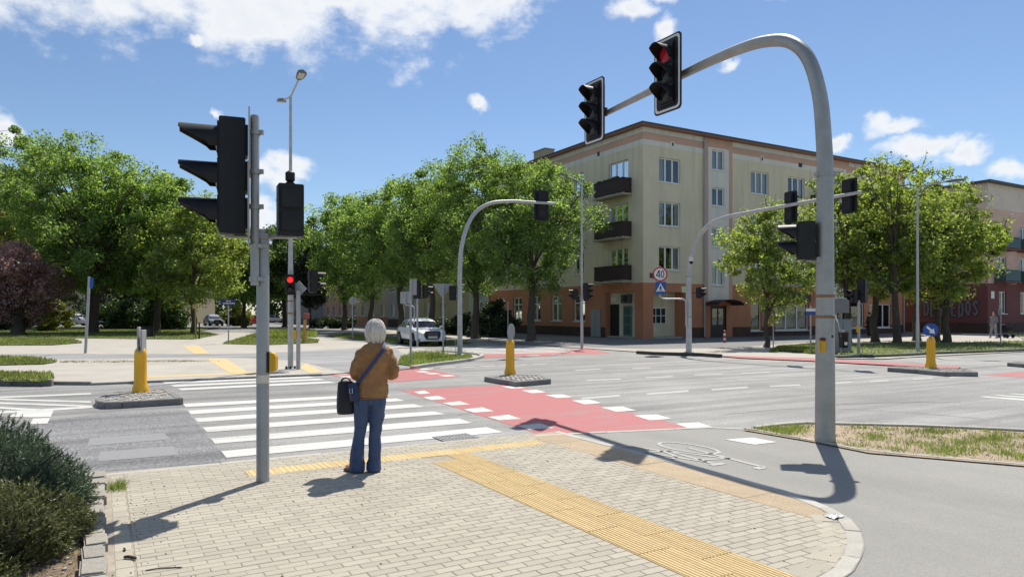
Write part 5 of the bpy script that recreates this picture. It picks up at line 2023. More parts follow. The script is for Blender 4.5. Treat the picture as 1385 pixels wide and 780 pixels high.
# the two junipers in the planting bed
def juniper(label, a, b, rx, ry, h, m, seed, n):
    rng = np.random.default_rng(seed)
    x, y = ab(a, b)
    root = thing('juniper_bush', label, 'bush', (x, y, 0.03))
    # sprig bases on a lumpy mound
    lob = [(rng.uniform(0, 2 * PI), int(rng.integers(2, 6)), rng.uniform(.04, .10)) for _ in range(5)]
    u = rng.uniform(0, 2 * PI, n)
    zc = rng.uniform(-0.05, 1, n)
    k = 1 + sum(w * np.cos(q * u + ph + 3.5 * zc) for ph, q, w in lob) + 0.07 * np.sin(9 * u + 5 * zc)
    s = np.sqrt(np.clip(1 - zc ** 2, 0, 1))
    dirn = np.column_stack([s * np.cos(u), s * np.sin(u), zc])
    depth = rng.uniform(0, 1, n) ** 1.8 * 0.30
    base = dirn * np.array([rx, ry, h]) * (k * (1 - depth) * 0.92)[:, None]
    base[:, 2] = np.abs(base[:, 2]) * 0.98 + 0.03
    axis = dirn * 0.9 + rng.normal(0, .45, (n, 3)) + np.array([0, 0, .55])
    axis /= np.linalg.norm(axis, axis=1)[:, None]
    L = rng.uniform(.035, .10, n)
    per = 14
    V, F = [], []
    t = np.linspace(0.05, 1, per)
    P = base[:, None, :] + axis[:, None, :] * (L[:, None] * t[None, :])[..., None]
    P = P.reshape(-1, 3)
    A = np.repeat(axis, per, 0)
    out = rng.normal(0, 1, P.shape)
    out -= A * (out * A).sum(1)[:, None]
    out /= np.linalg.norm(out, axis=1)[:, None]
    nd = out * .75 + A * .8
    nd /= np.linalg.norm(nd, axis=1)[:, None]
    side = np.cross(nd, A)
    side /= np.linalg.norm(side, axis=1)[:, None] + 1e-9
    ln = rng.uniform(.012, .028, len(P))[:, None]
    w = 0.0045
    v = np.stack([P - side * w, P + side * w, P + nd * ln], 1).reshape(-1, 3)
    f = np.arange(len(v)).reshape(-1, 3)
    place('needles', np_mesh('needles', v, f, m), root)
    # dark ball blocks the view through, inner shade in its colour; then branches
    mb = MB()
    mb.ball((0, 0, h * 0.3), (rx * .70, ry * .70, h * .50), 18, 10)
    mb.build('core', mat('juniper_core_shade', (0.018, 0.022, 0.012), 0.95, .4, 14), root)
    mb = MB()
    rr = random.Random(seed)
    for q in range(26):
        aa = rr.uniform(0, 2 * PI)
        e = (rx * .9 * math.cos(aa), ry * .9 * math.sin(aa), h * rr.uniform(.1, .8))
        mb.tube([(0, 0, 0.02), (e[0] * .5, e[1] * .5, e[2] * .4), e], [.02, .013, .005], 5)
    mb.build('branches', M_bark, root)
    return root


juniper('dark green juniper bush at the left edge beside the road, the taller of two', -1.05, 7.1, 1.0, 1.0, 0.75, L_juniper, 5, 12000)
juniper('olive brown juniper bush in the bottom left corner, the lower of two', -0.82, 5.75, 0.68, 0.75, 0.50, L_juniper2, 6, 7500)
# broad leaved weeds along the stone edging
rng = np.random.default_rng(8)
pts = np.array([(*ab(rng.uniform(-.42, -.12), rng.uniform(6.0, 7.9)), rng.uniform(.05, .16)) for _ in range(46)])
v, f = leaf_cloud(pts, np.full(len(pts), .08), 16, .055, rng)
tag(place('bed_weeds', np_mesh('bed_weeds', v, f, L_maple)), kind='stuff')

# ------------------------------------------------------------------ street furniture
M_galv = mat('galvanised_steel', (0.35, 0.355, 0.345), 0.46, 0.12, 3, metal=0.45, fine=0.07, fscale=60, stain=(0.25, 0.245, 0.23), sstr=0.5, sscale=2.2, bump=0.03, bscale=60)
M_galv_l = mat('pale_galvanised_steel', (0.46, 0.47, 0.465), 0.5, 0.15, 4, metal=0.2, fine=0.1, fscale=30, stain=(0.34, 0.33, 0.31), sstr=0.45, sscale=3)
M_post = mat('grey_post', (0.38, 0.39, 0.39), 0.55, 0.12, 6, metal=0.2)
M_blk = mat('black_housing', (0.011, 0.011, 0.0125), 0.5, 0.2, 5, spec=0.35, stain=(0.024, 0.024, 0.026), sstr=0.5, sscale=6)
M_lensd = mat('dark_lens', (0.02, 0.018, 0.018), 0.15, 0.2, 30)
M_red_on = mat('lit_red_lens', (0.5, 0.01, 0.01), 0.3, 0.3, 60, emit=(1.0, 0.03, 0.03), estr=0.8)
M_red_dim = mat('dim_red_lens', (0.25, 0.01, 0.015), 0.3, 0.5, 60, emit=(1.0, 0.02, 0.05), estr=0.05)
M_brdw = mat('board_white', (0.72, 0.71, 0.68), 0.6, 0.05, 5)
M_yel = mat('yellow_plastic', (0.80, 0.43, 0.012), 0.42, 0.08, 3, spec=0.5, stain=(0.52, 0.31, 0.06), sstr=0.5, sscale=6)
M_yelbox = mat('yellow_box', (0.62, 0.36, 0.02), 0.5, 0.08, 6)
M_signback = mat('sign_back', (0.34, 0.345, 0.35), 0.55, 0.08, 4, metal=0.3)
M_blue = mat('sign_blue', (0.02, 0.085, 0.36), 0.4, 0.05, 5)
M_signred = mat('sign_red', (0.55, 0.03, 0.03), 0.4, 0.05, 5)
M_signw = mat('sign_white', (0.78, 0.78, 0.76), 0.45, 0.04, 5)
M_ink = mat('sign_black', (0.015, 0.015, 0.015), 0.5)
M_lampw = mat('lamp_lens', (0.5, 0.5, 0.46), 0.3, 0.1, 10)
M_tape = mat('brown_tape', (0.26, 0.14, 0.075), 0.7, 0.1, 10)
M_paper = mat('torn_paper', (0.62, 0.58, 0.50), 0.9, 0.15, 12)


def yaw_of(F):
    return math.atan2(F[0], -F[1])


def signal_head(parent, loc, yaw, n=3, lens=0.105, pitch=0.25, w=0.28, d=0.20, board=None, lit=None, lit_m=None, visor=0.24, body=M_blk, name='signal_head', hollow_back=True):
    """faces -y of its own frame; the body is centred on loc"""
    h = pitch * n + 0.06
    mb = MB()
    mb.box((0, 0, 0), (w, d, h))
    # joints between the lamp chambers and a ribbed back
    for k in range(n):
        z = (k - (n - 1) / 2) * pitch
        mb.box((0, d / 2 + 0.012, z), (w * 0.82, 0.024, pitch * 0.86))
        mb.box((0, -d / 2 - 0.008, z), (w * 0.94, 0.016, pitch * 0.94))
    hd = mb.build(name, body, parent, bevel=0.012, seg=2, loc=loc, rz=yaw, smooth=True)
    y0 = -d / 2 - 0.018
    for k in range(n):
        z = (n - 1) / 2 * pitch - k * pitch
        v = MB()
        q = 14
        rings = []
        for rad in (lens * 1.12, lens * 1.06):
            for s in (0, 1):
                ring = []
                for i in range(q + 1):
                    a = math.radians(-35 + 250 * i / q)
                    sa_ = math.sin(a)
                    reach = visor * (1.0 if sa_ > 0.55 else 1.0 - 0.80 * min(1.0, (0.55 - sa_) / 1.0) ** 0.85)
                    ring.append((rad * math.cos(a), y0 - (reach if s else 0), z + rad * math.sin(a)))
                rings.append(ring)
        o = []
        for r in rings:
            o.append(len(v.v))
            v.add(r, [])
        for i in range(q):
            v.f += [(o[0] + i, o[0] + i + 1, o[1] + i + 1, o[1] + i), (o[2] + i, o[3] + i, o[3] + i + 1, o[2] + i + 1), (o[1] + i, o[1] + i + 1, o[3] + i + 1, o[3] + i)]
            v.m += [0, 0, 0]
        v.build('visor', body, hd, smooth=True)
        ln = MB()
        ln.lathe([(0.0, 0.022), (lens * .5, 0.018), (lens * .85, 0.008), (lens, 0.0), (lens, -0.005), (0.0, -0.005)], n=16, M=Matrix.Translation((0, y0 - 0.002, z)) @ Matrix.Rotation(PI / 2, 4, 'X'))
        ln.build('lens', (lit_m or M_red_on) if lit == k else M_lensd, hd, smooth=True)
    if board:
        bw, bh = board
        m = MB()
        r = 0.07
        cor = []
        for (sx, sz, a0) in ((1, 1, 0), (-1, 1, 90), (-1, -1, 180), (1, -1, 270)):
            for k in range(4):
                a = math.radians(a0 + 30 * k)
                cor.append((sx * (bw / 2 - r) + r * math.cos(a), sz * (bh / 2 - r) + r * math.sin(a)))
        yb = -d / 2 + 0.03
        m.add([(x, yb - 0.008, z) for x, z in cor] + [(x, yb + 0.008, z) for x, z in cor], [tuple(range(15, -1, -1)), tuple(range(16, 32))] + [(i, (i + 1) % 16, 16 + (i + 1) % 16, 16 + i) for i in range(16)])
        m.build('backboard', body, hd)
        m = MB()
        f0 = [(x * (1 - 0.05 / bw), z * (1 - 0.05 / bh)) for x, z in cor]
        f1 = [(x * (1 - 0.125 / bw), z * (1 - 0.125 / bh)) for x, z in cor]
        m.add([(x, yb - 0.0115, z) for x, z in f0] + [(x, yb - 0.0115, z) for x, z in f1], [(i, (i + 1) % 16, 16 + (i + 1) % 16, 16 + i) for i in range(16)])
        m.build('board_border', M_brdw, hd)
    return hd


def clamp_ring(mb, c, r, h=0.04):
    mb.lathe([(r, -h / 2), (r + 0.012, -h / 2), (r + 0.012, h / 2), (r, h / 2)], c=c, n=14)
    mb.box((c[0] + r + 0.02, c[1], c[2]), (0.04, 0.03, h))


# ---- near signal pole, left
bp_ = gp(355.5, 652.5)
TS1 = thing('traffic_signal', 'grey signal pole in the left foreground with a big black side-on head', 'traffic signal', (bp_[0], bp_[1], 0.016))
mb = MB()
mb.lathe([(0.064, 0), (0.064, 0.02), (0.061, 0.03), (0.060, 2.44), (0.055, 2.47), (0.0, 2.475)], n=18)
mb.build('pole', M_galv, TS1, smooth=True)
mb = MB()
mb.lathe([(0.041, 1.92), (0.041, 3.55), (0.036, 3.565), (0.0, 3.57)], c=(-0.048, -0.083, 0), n=14)
up_ = mb.build('upper_pole', M_galv, TS1, smooth=True)
for z in (1.98, 2.3, 2.68, 3.02, 3.40):
    mb = MB()
    clamp_ring(mb, (-0.048, -0.083, z), 0.042, 0.045)
    if z < 2.5:
        mb.box((-0.024, -0.045, z), (0.10, 0.13, 0.035), 0.9)
    mb.build('clamp', M_galv, TS1)
mb = MB()
mb.tube([(-0.36, -0.02, 2.40), (0.30, 0.02, 2.40)], 0.02, 8)
mb.box((0, 0, 2.40), (0.15, 0.15, 0.05))
mb.box((-0.33, -0.02, 2.415), (0.14, 0.08, 0.02))
mb.box((0.265, 0.02, 2.395), (0.14, 0.08, 0.02))
mb.build('bracket', M_galv, TS1)
for (z, h, dx) in ((2.70, 0.78, -0.112), (3.30, 0.60, -0.104)):
    m = MB()
    m.box((0, 0, 0), (0.012, 0.42, h))
    s = m.build('side_plate', M_signback, TS1, loc=(dx, -0.07, z), rz=math.radians(19))
F = (-0.93, -0.36)
signal_head(TS1, (-0.30, 0, 2.98), yaw_of(F), 3, lens=0.125, pitch=0.355, w=0.30, d=0.24, visor=0.34)
hd = signal_head(TS1, (0.262, 0.02, 2.655), yaw_of((-0.42, 0.91)), 2, lens=0.095, pitch=0.225, w=0.24, d=0.19, visor=0.22)
mb = MB()
mb.lathe([(0.045, 0), (0.045, 0.02), (0.03, 0.03), (0.046, 0.045), (0.046, 0.12), (0.02, 0.14), (0, 0.142)], c=(0.0, 0.0, 0.255), n=12)
mb.build('sensor', M_blk, hd, smooth=True)
mb = MB()
mb.box((0.065, -0.005, 1.17), (0.02, 0.075, 0.20))
mb.build('button_back', M_blk, TS1)
mb = MB()
pr = [(0.0, -0.10), (0.045, -0.095), (0.062, -0.06), (0.062, 0.05), (0.045, 0.085), (0.0, 0.10)]
mb.add([(0.076 + x, -0.045, 1.17 + z) for x, z in pr] + [(0.076 + x, 0.04, 1.17 + z) for x, z in pr], [(0, 1, 2, 3, 4, 5), (11, 10, 9, 8, 7, 6)] + [(i, i + 6, (i + 1) % 6 + 6, (i + 1) % 6) for i in range(6)])
mb.build('button_box', M_yelbox, TS1, bevel=0.006)
mb = MB()
mb.lathe([(0.0612, 0.965), (0.0622, 0.965), (0.0622, 1.045), (0.0612, 1.045)], n=20)
mb.build('sticker', M_paper, TS1)

# ---- arched mast, right
bm_ = gp(1116, 598)
MAST = thing('signal_mast', 'tall galvanised arched mast on the right carrying two white rimmed black signals', 'signal mast', (bm_[0], bm_[1], 0.0))
AD = Vector((-0.395, 0.919))
def mp(h, z):
    return (AD.x * h, AD.y * h, z)
prof = [(0, 0.0), (0, 1.2), (0, 2.4), (0, 3.4), (0.02, 3.90), (0.09, 4.50), (0.28, 5.04), (0.60, 5.37), (1.06, 5.54), (1.62, 5.62), (2.5, 5.66), (3.8, 5.66), (5.48, 5.66)]
pts = smooth_path([mp(h, z) for h, z in prof], 6)
n = len(pts)
acc_, tot = [0.0], 0.0
for k in range(1, n):
    tot += (pts[k] - pts[k - 1]).length
    acc_.append(tot)
rad = [0.125 - 0.072 * (s / tot) ** 1.0 for s in acc_]
mb = MB()
mb.tube(pts, rad, 20)
mb.build('mast_tube', M_galv, MAST, smooth=True, angle=50)
mb = MB()
mb.lathe([(0.127, 0), (0.129, 0.09), (0.1245, 0.11), (0.1245, 0.0)], n=20)
mb.build('foot_collar', M_kerb, MAST, smooth=True)
mb = MB()
mb.lathe([(0.098, 3.43), (0.112, 3.43), (0.112, 3.47), (0.098, 3.47)], n=20)
mb.box((-0.115, -0.02, 3.45), (0.05, 0.06, 0.05))
mb.box((0.112, -0.03, 3.45), (0.05, 0.05, 0.05))
mb.build('clamp', M_galv, MAST)
mb = MB()
for z in (1.62, 1.885):
    mb = MB()
    mb.lathe([(0.112, z - 0.018), (0.1175, z - 0.018), (0.1175, z + 0.018), (0.112, z + 0.018)], n=20)
    mb.build('tape', M_tape, MAST)
mb = MB()
pp = [(0.02, -0.118, 1.64), (0.07, -0.112, 1.63), (0.09, -0.15, 1.55), (0.115, -0.16, 1.44), (0.135, -0.15, 1.36)]
vs = []
for i, p in enumerate(pp):
    vs += [p, (p[0] + 0.035 - 0.008 * i, p[1] + 0.02, p[2] + 0.012)]
mb.add(vs, [(2 * i, 2 * i + 1, 2 * i + 3, 2 * i + 2) for i in range(4)])
mb.build('torn_paper', M_paper, MAST)
def on_tube(a, z, w, h, m, nm, r=None, o=0.003, par=MAST):
    r = r or (0.125 - 0.011 * z)
    mb = MB()
    k = 6
    vs = []
    for i in range(k + 1):
        q = a - w / r / 2 + w / r * i / k
        vs += [((r + o) * math.sin(q), -(r + o) * math.cos(q), z - h / 2), ((r + o) * math.sin(q), -(r + o) * math.cos(q), z + h / 2)]
    mb.add(vs, [(2 * i, 2 * i + 2, 2 * i + 3, 2 * i + 1) for i in range(k)])
    return mb.build(nm, m, par)
s = on_tube(0.42, 1.375, 0.075, 0.085, M_ink, 'sticker')
on_tube(0.42, 1.375, 0.052, 0.058, M_signw, 'sticker_print', o=0.0045, par=s)
on_tube(0.42, 1.372, 0.034, 0.04, M_ink, 'sticker_centre', o=0.006, par=s)
on_tube(0.55, 1.165, 0.045, 0.075, mat('yellow_sticker', (0.55, 0.44, 0.12), .7), 'sticker')
mb = MB()
mb.box((-0.085, -0.115, 1.245), (0.085, 0.06, 0.15))
y_ = mb.build('button_box', M_yelbox, MAST, bevel=0.015, seg=2)
mb = MB()
mb.box((-0.085, -0.12, 1.335), (0.07, 0.05, 0.035))
mb.build('button_cap', mat('dark_red_cap', (0.10, 0.015, 0.015), .5), y_, bevel=0.01)
FS = (-0.866, -0.5)
def on_arm(h, z, off):
    p = Vector(mp(h, z)) + Vector((FS[0], FS[1], 0)) * off
    return tuple(p)
signal_head(MAST, on_arm(3.10, 5.66, 0.19), yaw_of(FS), 3, lens=0.135, pitch=0.33, w=0.36, d=0.16, board=(0.65, 1.27), lit=0, lit_m=M_red_dim, visor=0.26)
signal_head(MAST, on_arm(5.58, 5.69, 0.17), yaw_of(FS), 3, lens=0.135, pitch=0.33, w=0.36, d=0.16, board=(0.65, 1.27), lit=0, lit_m=M_lensd, visor=0.26)
for h in (3.10, 5.44):
    mb = MB()
    for dz in (-0.05, 0.06):
        a = Vector(on_arm(h, 5.67 + dz, 0.0))
        b_ = Vector(on_arm(h, 5.67 + dz, 0.14))
        mb.bar(a, b_, 0.05)
    mb.build('bracket', M_blk, MAST)
signal_head(MAST, (-0.235, 0.03, 2.60), yaw_of((-0.93, 0.30)), 2, lens=0.095, pitch=0.215, w=0.23, d=0.21, visor=0.22)
mb = MB()
mb.tube([(-0.24, 0.03, 2.345), (-0.05, 0.0, 2.345)], 0.016, 8)
mb.box((-0.09, -0.03, 2.35), (0.09, 0.07, 0.07))
mb.lathe([(0.10, 2.25), (0.107, 2.25), (0.107, 2.27), (0.10, 2.27)], n=20)
mb.lathe([(0.10, 2.41), (0.107, 2.41), (0.107, 2.43), (0.10, 2.43)], n=20)
mb.build('side_bracket', M_galv, MAST)

# ---- yellow traffic posts
def yellow_post(label, loc, plates):
    t = thing('traffic_post', label, 'traffic post', loc, 0, 'yellow plastic posts on the traffic islands')
    mb = MB()
    n = 24
    def ring(z, r, flute):
        out = []
        for i in range(n):
            a = 2 * PI * i / n
            q = r * (1 - flute * (0.5 + 0.5 * math.cos(8 * a)) ** 2)
            out.append((q * math.cos(a), q * math.sin(a), z))
        return out
    mb.loft([ring(0, .150, 0), ring(0.06, .150, 0), ring(0.11, .135, 0), ring(0.17, .118, 0), ring(0.20, .118, .0), ring(0.23, .117, .16), ring(0.70, .112, .16), ring(0.73, .112, 0), ring(0.80, .105, 0), ring(0.86, .075, 0), ring(0.885, .03, 0)])
    mb.build('post_body', M_yel, t, smooth=True, angle=60)
    mb = MB()
    mb.box((0.0, -0.148, 0.055), (0.07, 0.02, 0.05))
    mb.build('foot_tab', M_yel, t)
    return t


c = gp(190, 529.5, 0.12)
p1 = yellow_post('yellow traffic post on the left island holding two thin grey plates seen edge-on', (c[0], c[1], 0.118), None)
for (dx, z0, z1, rz) in ((-0.03, 0.80, 1.28, 20), (0.06, 0.80, 1.22, 14)):
    mb = MB()
    mb.box((0, 0, (z0 + z1) / 2), (0.028, 0.34, z1 - z0))
    mb.build('plate', M_signback, p1, loc=(dx, 0, 0), rz=math.radians(rz), bevel=0.008)
c = gp(690, 506, 0.12)
p2 = yellow_post('yellow traffic post on the middle island with the grey back of a round sign', (c[0], c[1], 0.118), None)
mb = MB()
Mx = Matrix.Translation((0.02, 0, 1.085)) @ Matrix.Rotation(math.radians(62), 4, 'Z') @ Matrix.Rotation(PI / 2, 4, 'X')
mb.lathe([(0, 0), (0.20, 0), (0.205, 0.008), (0.19, 0.014), (0, 0.014)], n=24, M=Mx)
d_ = mb.build('round_sign', M_signback, p2, smooth=True)
mb = MB()
mb.box((-0.015, 0.0, 1.02), (0.045, 0.035, 0.42))
mb.build('sign_stem', M_galv_l, p2)
c = gp(1259, 496.6, 0.12)
p3 = yellow_post('yellow traffic post on the right island with a blue round arrow sign', (c[0], c[1], 0.118), None)
Fv = Vector((-c[0], -c[1])).normalized()
rz = yaw_of((Fv.x * 0.9 - 0.2, Fv.y))
mb = MB()
Mx = Matrix.Rotation(PI / 2, 4, 'X')
mb.lathe([(0, 0.02), (0.195, 0.02), (0.195, 0.005), (0.185, 0.0), (0, 0.0)], n=28, M=Mx)
sd = mb.build('arrow_sign', M_blue, p3, loc=(-0.02, -0.03, 1.075), rz=rz, smooth=True)
mb = MB()
def arrow(mb, y, ang, s):
    co, si = math.cos(ang), math.sin(ang)
    pts_ = [(-.5, -.11), (.08, -.11), (.08, -.32), (.56, 0), (.08, .32), (.08, .11), (-.5, .11)]
    mb.add([((x * co - z * si) * s, y, (x * si + z * co) * s) for x, z in pts_], [tuple(range(7))])
arrow(mb, -0.0235, -PI / 4, 0.27)
mb.build('arrow', M_signw, sd)
mb = MB()
mb.box((0.0, 0.03, 1.0), (0.05, 0.03, 0.36))
mb.build('sign_stem', M_galv_l, p3)
mb = MB()
mb.box((-0.09, -0.02, 0.905), (0.16, 0.05, 0.03))
mb.build('reflector', M_signw, p3)


# ---- lamp posts
def lamp_head(parent, p, direction, l=0.55, name='lamp_head'):
    d = Vector(direction).normalized()
    yaw = math.atan2(d.y, d.x)
    pitch = -math.asin(d.z)
    mb = MB()
    mb.loft([[(x, y * w, z * h) for (y, z) in ((-1, -.4), (-.8, .7), (0, 1), (.8, .7), (1, -.4), (0, -.5))] for (x, w, h) in ((0, .05, .05), (.12, .11, .07), (.35, .14, .075), (l - .05, .12, .05), (l, .05, .03))])
    o = mb.build(name, mat('lamp_grey', (0.14, 0.145, 0.15), .5) if 'lamp_grey' not in bpy.data.materials else bpy.data.materials['lamp_grey'], parent, smooth=True)
    o.location = p
    o.rotation_euler = (0, pitch, yaw)
    mb = MB()
    mb.box((l * .55, 0, -.036), (l * .6, .17, .012))
    mb.build('lamp_glass', M_lampw, o)
    return o


b_ = gp(393, 500)
LP1 = thing('street_lamp', 'tall double armed street lamp across the road carrying a small lit red signal', 'street lamp', (b_[0], b_[1], 0.03))
hz = top_z(130, b_[1]) - 0.03
mb = MB()
mb.lathe([(0.115, 0), (0.115, 0.03), (0.082, 0.04), (0.080, 2.4), (0.055, 4.2), (0.040, hz), (0.0, hz + .01)], n=12)
mb.build('pole', M_galv_l, LP1, smooth=True)
mb = MB()
e1, e2 = Vector((0.50, -0.87, hz + 0.20)), Vector((-0.46, 0.80, hz + 0.13))
mb.tube([(0, 0, hz - .03), tuple(e1)], 0.028, 8)
mb.tube([(0, 0, hz - .03), tuple(e2)], 0.028, 8)
mb.build('arm', M_galv_l, LP1, smooth=True)
lamp_head(LP1, tuple(e1), (0.5, -0.866, 0.22), 0.5)
lamp_head(LP1, tuple(e2), (-0.5, 0.866, 0.16), 0.55)
hd = signal_head(LP1, (0.03, -0.16, top_z(384.5, b_[1]) - 0.03), yaw_of((0.36, -0.93)), 2, lens=0.088, pitch=0.25, w=0.27, d=0.15, lit=0, visor=0.17)
mb = MB()
za = top_z(398, b_[1]) - .03
mb.tube([(-0.08, -0.1, za), (0.84, 0.1, za)], 0.018, 6)
mb.build('cross_bar', M_blk, LP1)
signal_head(LP1, (0.62, 0.14, top_z(380, b_[1]) - .03), yaw_of((0.85, 0.5)), 2, lens=0.11, pitch=0.31, w=0.30, d=0.20, visor=0.25)
for z in (1.62, 1.98):
    mb = MB()
    mb.lathe([(0.081, z), (0.086, z), (0.086, z + .04), (0.081, z + .04)], n=12)
    mb.build('tape', M_tape, LP1)
for a in range(4):
    mb = MB()
    mb.box((0.12 * math.cos(a * 1.57 + .3), 0.12 * math.sin(a * 1.57 + .3), 0.04), (0.05, 0.05, 0.08))
    mb.build('bolt', M_blk, LP1)

b_ = gp(403.5, 500.6)
SP = thing('sign_post', 'grey post with a diamond shaped sign seen from the back, beside the double street lamp', 'sign post', (b_[0], b_[1], 0.03))
mb = MB()
mb.lathe([(0.062, 0), (0.062, 2.30), (0, 2.31)], n=12)
mb.build('post', M_post, SP, smooth=True)
mb = MB()
s = 0.165
yw = -0.4
zc = top_z(390, b_[1]) - .03
vs = [(s * 1.414, -.0), (0, s * 1.414), (-s * 1.414, 0), (0, -s * 1.414)]
mb.add([(x, 0.07, zc + z) for x, z in vs] + [(x, 0.085, zc + z) for x, z in vs], [(0, 1, 2, 3), (7, 6, 5, 4)] + [(i, i + 4, (i + 1) % 4 + 4, (i + 1) % 4) for i in range(4)])
mb.box((0, 0.055, zc + .06), (.2, .02, .03))
mb.box((0, 0.055, zc - .06), (.2, .02, .03))
mb.build('diamond_sign', M_signback, SP)
mb = MB()
mb.box((-0.085, -0.03, 1.02), (0.10, 0.10, 0.22))
mb.build('button_box', M_yelbox, SP, bevel=.01)


def simple_lamp(label, px, py, topy, tippx, tippy, r=0.055, base_z=0.03):
    b = gp(px, py, base_z)
    t = thing('street_lamp', label, 'street lamp', (b[0], b[1], base_z))
    h = top_z(topy, b[1]) - base_z
    mb = MB()
    mb.lathe([(r * 1.7, 0), (r * 1.7, .04), (r * 1.25, .05), (r * 1.2, 1.2), (r, 1.3), (r * .7, h), (0, h + .01)], n=12)
    mb.build('pole', M_galv_l, t, smooth=True)
    dx = (tippx - px) * b[1] / FOC
    dz = (topy - tippy) * b[1] / FOC
    mb = MB()
    e = Vector((dx * .62, -0.25 * abs(dx), h + dz * .75))
    pth = smooth_path([(0, 0, h - .05), (dx * .12, -0.05 * abs(dx), h + dz * .3), tuple(e)], 4)
    mb.tube(pth, r * .55, 8)
    mb.build('arm', M_galv_l, t, smooth=True)
    lamp_head(t, tuple(pth[-1]), (dx, -0.4 * abs(dx), dz * .4), abs(dx) * .45)
    return t


LP2 = simple_lamp('thin street lamp before the terracotta wall, carrying two small black signals', 787, 471.8, 249, 755, 237)
y2 = LP2.location.y
z2 = top_z(398, y2) - .03
hd = signal_head(LP2, (-0.30, -.03, z2), yaw_of((-1, -0.15)), 2, lens=.09, pitch=.22, w=.24, d=.2, visor=.2)
signal_head(LP2, (0.20, .02, z2 + .12), yaw_of((0.95, -0.3)), 3, lens=.10, pitch=.25, w=.27, d=.2, visor=.24)
mb = MB()
mb.tube([(-.3, 0, z2 - .3), (.2, 0, z2 - .3)], .02, 6)
mb.build('bracket', M_blk, LP2)
simple_lamp('thin street lamp on the right hand lawn with its arm pointing right', 1241, 474.2, 255, 1290, 246, base_z=0.1)


# ---- arched signal masts across the road
def arch_mast(label, base, dirv, prof, r0, r1, base_z=0.03):
    t = thing('signal_mast', label, 'signal mast', (base[0], base[1], base_z))
    d = Vector(dirv).normalized()
    pts = smooth_path([(d.x * h, d.y * h, z) for h, z in prof], 6)
    n = len(pts)
    mb = MB()
    mb.tube(pts, [r0 + (r1 - r0) * k / (n - 1) for k in range(n)], 14)
    mb.build('mast_tube', M_galv_l, t, smooth=True, angle=50)
    mb = MB()
    mb.lathe([(r0, 0), (r0 * 1.6, 0), (r0 * 1.6, .04), (r0 * 1.1, .06)], n=14)
    mb.build('base_flange', M_galv, t)
    return t, d


bA = gp(622, 480.6, 0.05)
A1, dA = arch_mast('arched grey signal mast in the middle with a black board seen from behind', bA, (0.866, 0.5), [(0, 0), (0, 1.5), (0.0, 3.2), (0.12, 4.4), (0.55, 5.4), (1.25, 5.92), (2.2, 6.10), (3.2, 6.14), (4.35, 6.18)], 0.10, 0.055, 0.05)
p = dA * 3.75
Fm = (0.5, -0.866)
signal_head(A1, (p.x - 0.02, p.y + 0.16, 6.08), yaw_of((-0.2, 0.98)), 3, lens=.135, pitch=.33, w=.36, d=.16, board=(.62, 1.25))
signal_head(A1, (-0.28, 0.05, 2.5 - .1), yaw_of((-0.3, 0.95)), 2, lens=.10, pitch=.25, w=.26, d=.18, visor=.2)
mb = MB()
mb.box((0.12, 0, 2.72), (.12, .06, .05))
mb.box((0.12, 0, 2.45), (.12, .06, .05))
mb.box((-0.15, 0.02, 2.3), (.25, .03, .04))
mb.build('bracket', M_brdw, A1)

bB = (7.30, 29.3)
A2, dB = arch_mast('arched grey signal mast carrying the 40 sign and two black boards', bB, (0.56, -0.828), [(0, 0), (0, 1.5), (0, 3.1), (0.06, 3.65), (0.25, 4.2), (0.6, 4.78), (1.09, 5.17), (1.8, 5.36), (3, 5.43), (5, 5.50), (7.35, 5.58)], 0.125, 0.055, 0.05)
for (h, z) in ((4.63, 5.46), (6.85, 5.56)):
    p = dB * h
    signal_head(A2, (p.x + 0.14, p.y + 0.14, z - .02), yaw_of((0.92, 0.4)), 3, lens=.13, pitch=.32, w=.34, d=.12, board=(.62, 1.17))
mb = MB()
mb.lathe([(0, 0), (.05, 0), (.09, -.06), (.09, -.2), (.075, -.22), (0, -.22)], c=(0.06, -.14, 3.98), n=12)
mb.build('camera_housing', M_brdw, A2, smooth=True)
mb = MB()
mb.ball((0.06, -.14, 3.72), .08, 12, 8)
mb.build('camera_dome', M_blk, A2, smooth=True)
for z in (1.45, 3.12):
    mb = MB()
    mb.lathe([(.115, z), (.135, z), (.135, z + .05), (.115, z + .05)], n=14)
    mb.build('joint_ring', M_galv, A2)
signal_head(A2, (0.42, 0.0, top_z(396, bB[1]) - .05), yaw_of((0.9, -0.42)), 2, lens=.09, pitch=.2, w=.22, d=.17, visor=.2)
mb = MB()
mb.box((0.22, 0, top_z(396, bB[1]) - .05), (.3, .03, .03))
mb.build('bracket', M_blk, A2)
# sign bracket, round 40 sign and pedestrian sign
mb = MB()
zb_ = top_z(404, bB[1]) - .05
Yb = bB[1]
k_ = Yb / FOC
mb.tube(smooth_path([(-.14, -.1, zb_ - 1.1), (-.14, -.1, zb_ - .25), (-.22, -.11, zb_ - .04), (-.5, -.12, zb_), (-1.0, -.12, zb_), (-1.18, -.12, zb_ + .06), (-1.22, -.12, zb_ + .25), (-1.22, -.12, zb_ + 1.35)], 4), .03, 8)
mb.build('sign_bracket', M_galv_l, A2, smooth=True)
zs = top_z(371, Yb) - .05
Mx = Matrix.Rotation(PI / 2, 4, 'X')
yw = yaw_of((-0.22, -0.97))
mb = MB()
R_ = 0.30
mb.lathe([(0, .012), (R_, .012), (R_, 0), (0, 0)], n=32, M=Mx)
s40 = mb.build('speed_sign', M_signred, A2, loc=(-1.22, -.17, zs), rz=yw)
mb = MB()
mb.lathe([(0, .0025), (R_ * .80, .0025), (R_ * .80, .0), (0, 0)], n=32, M=Matrix.Translation((0, -.0125, 0)) @ Mx)
mb.build('sign_face', M_signw, s40)
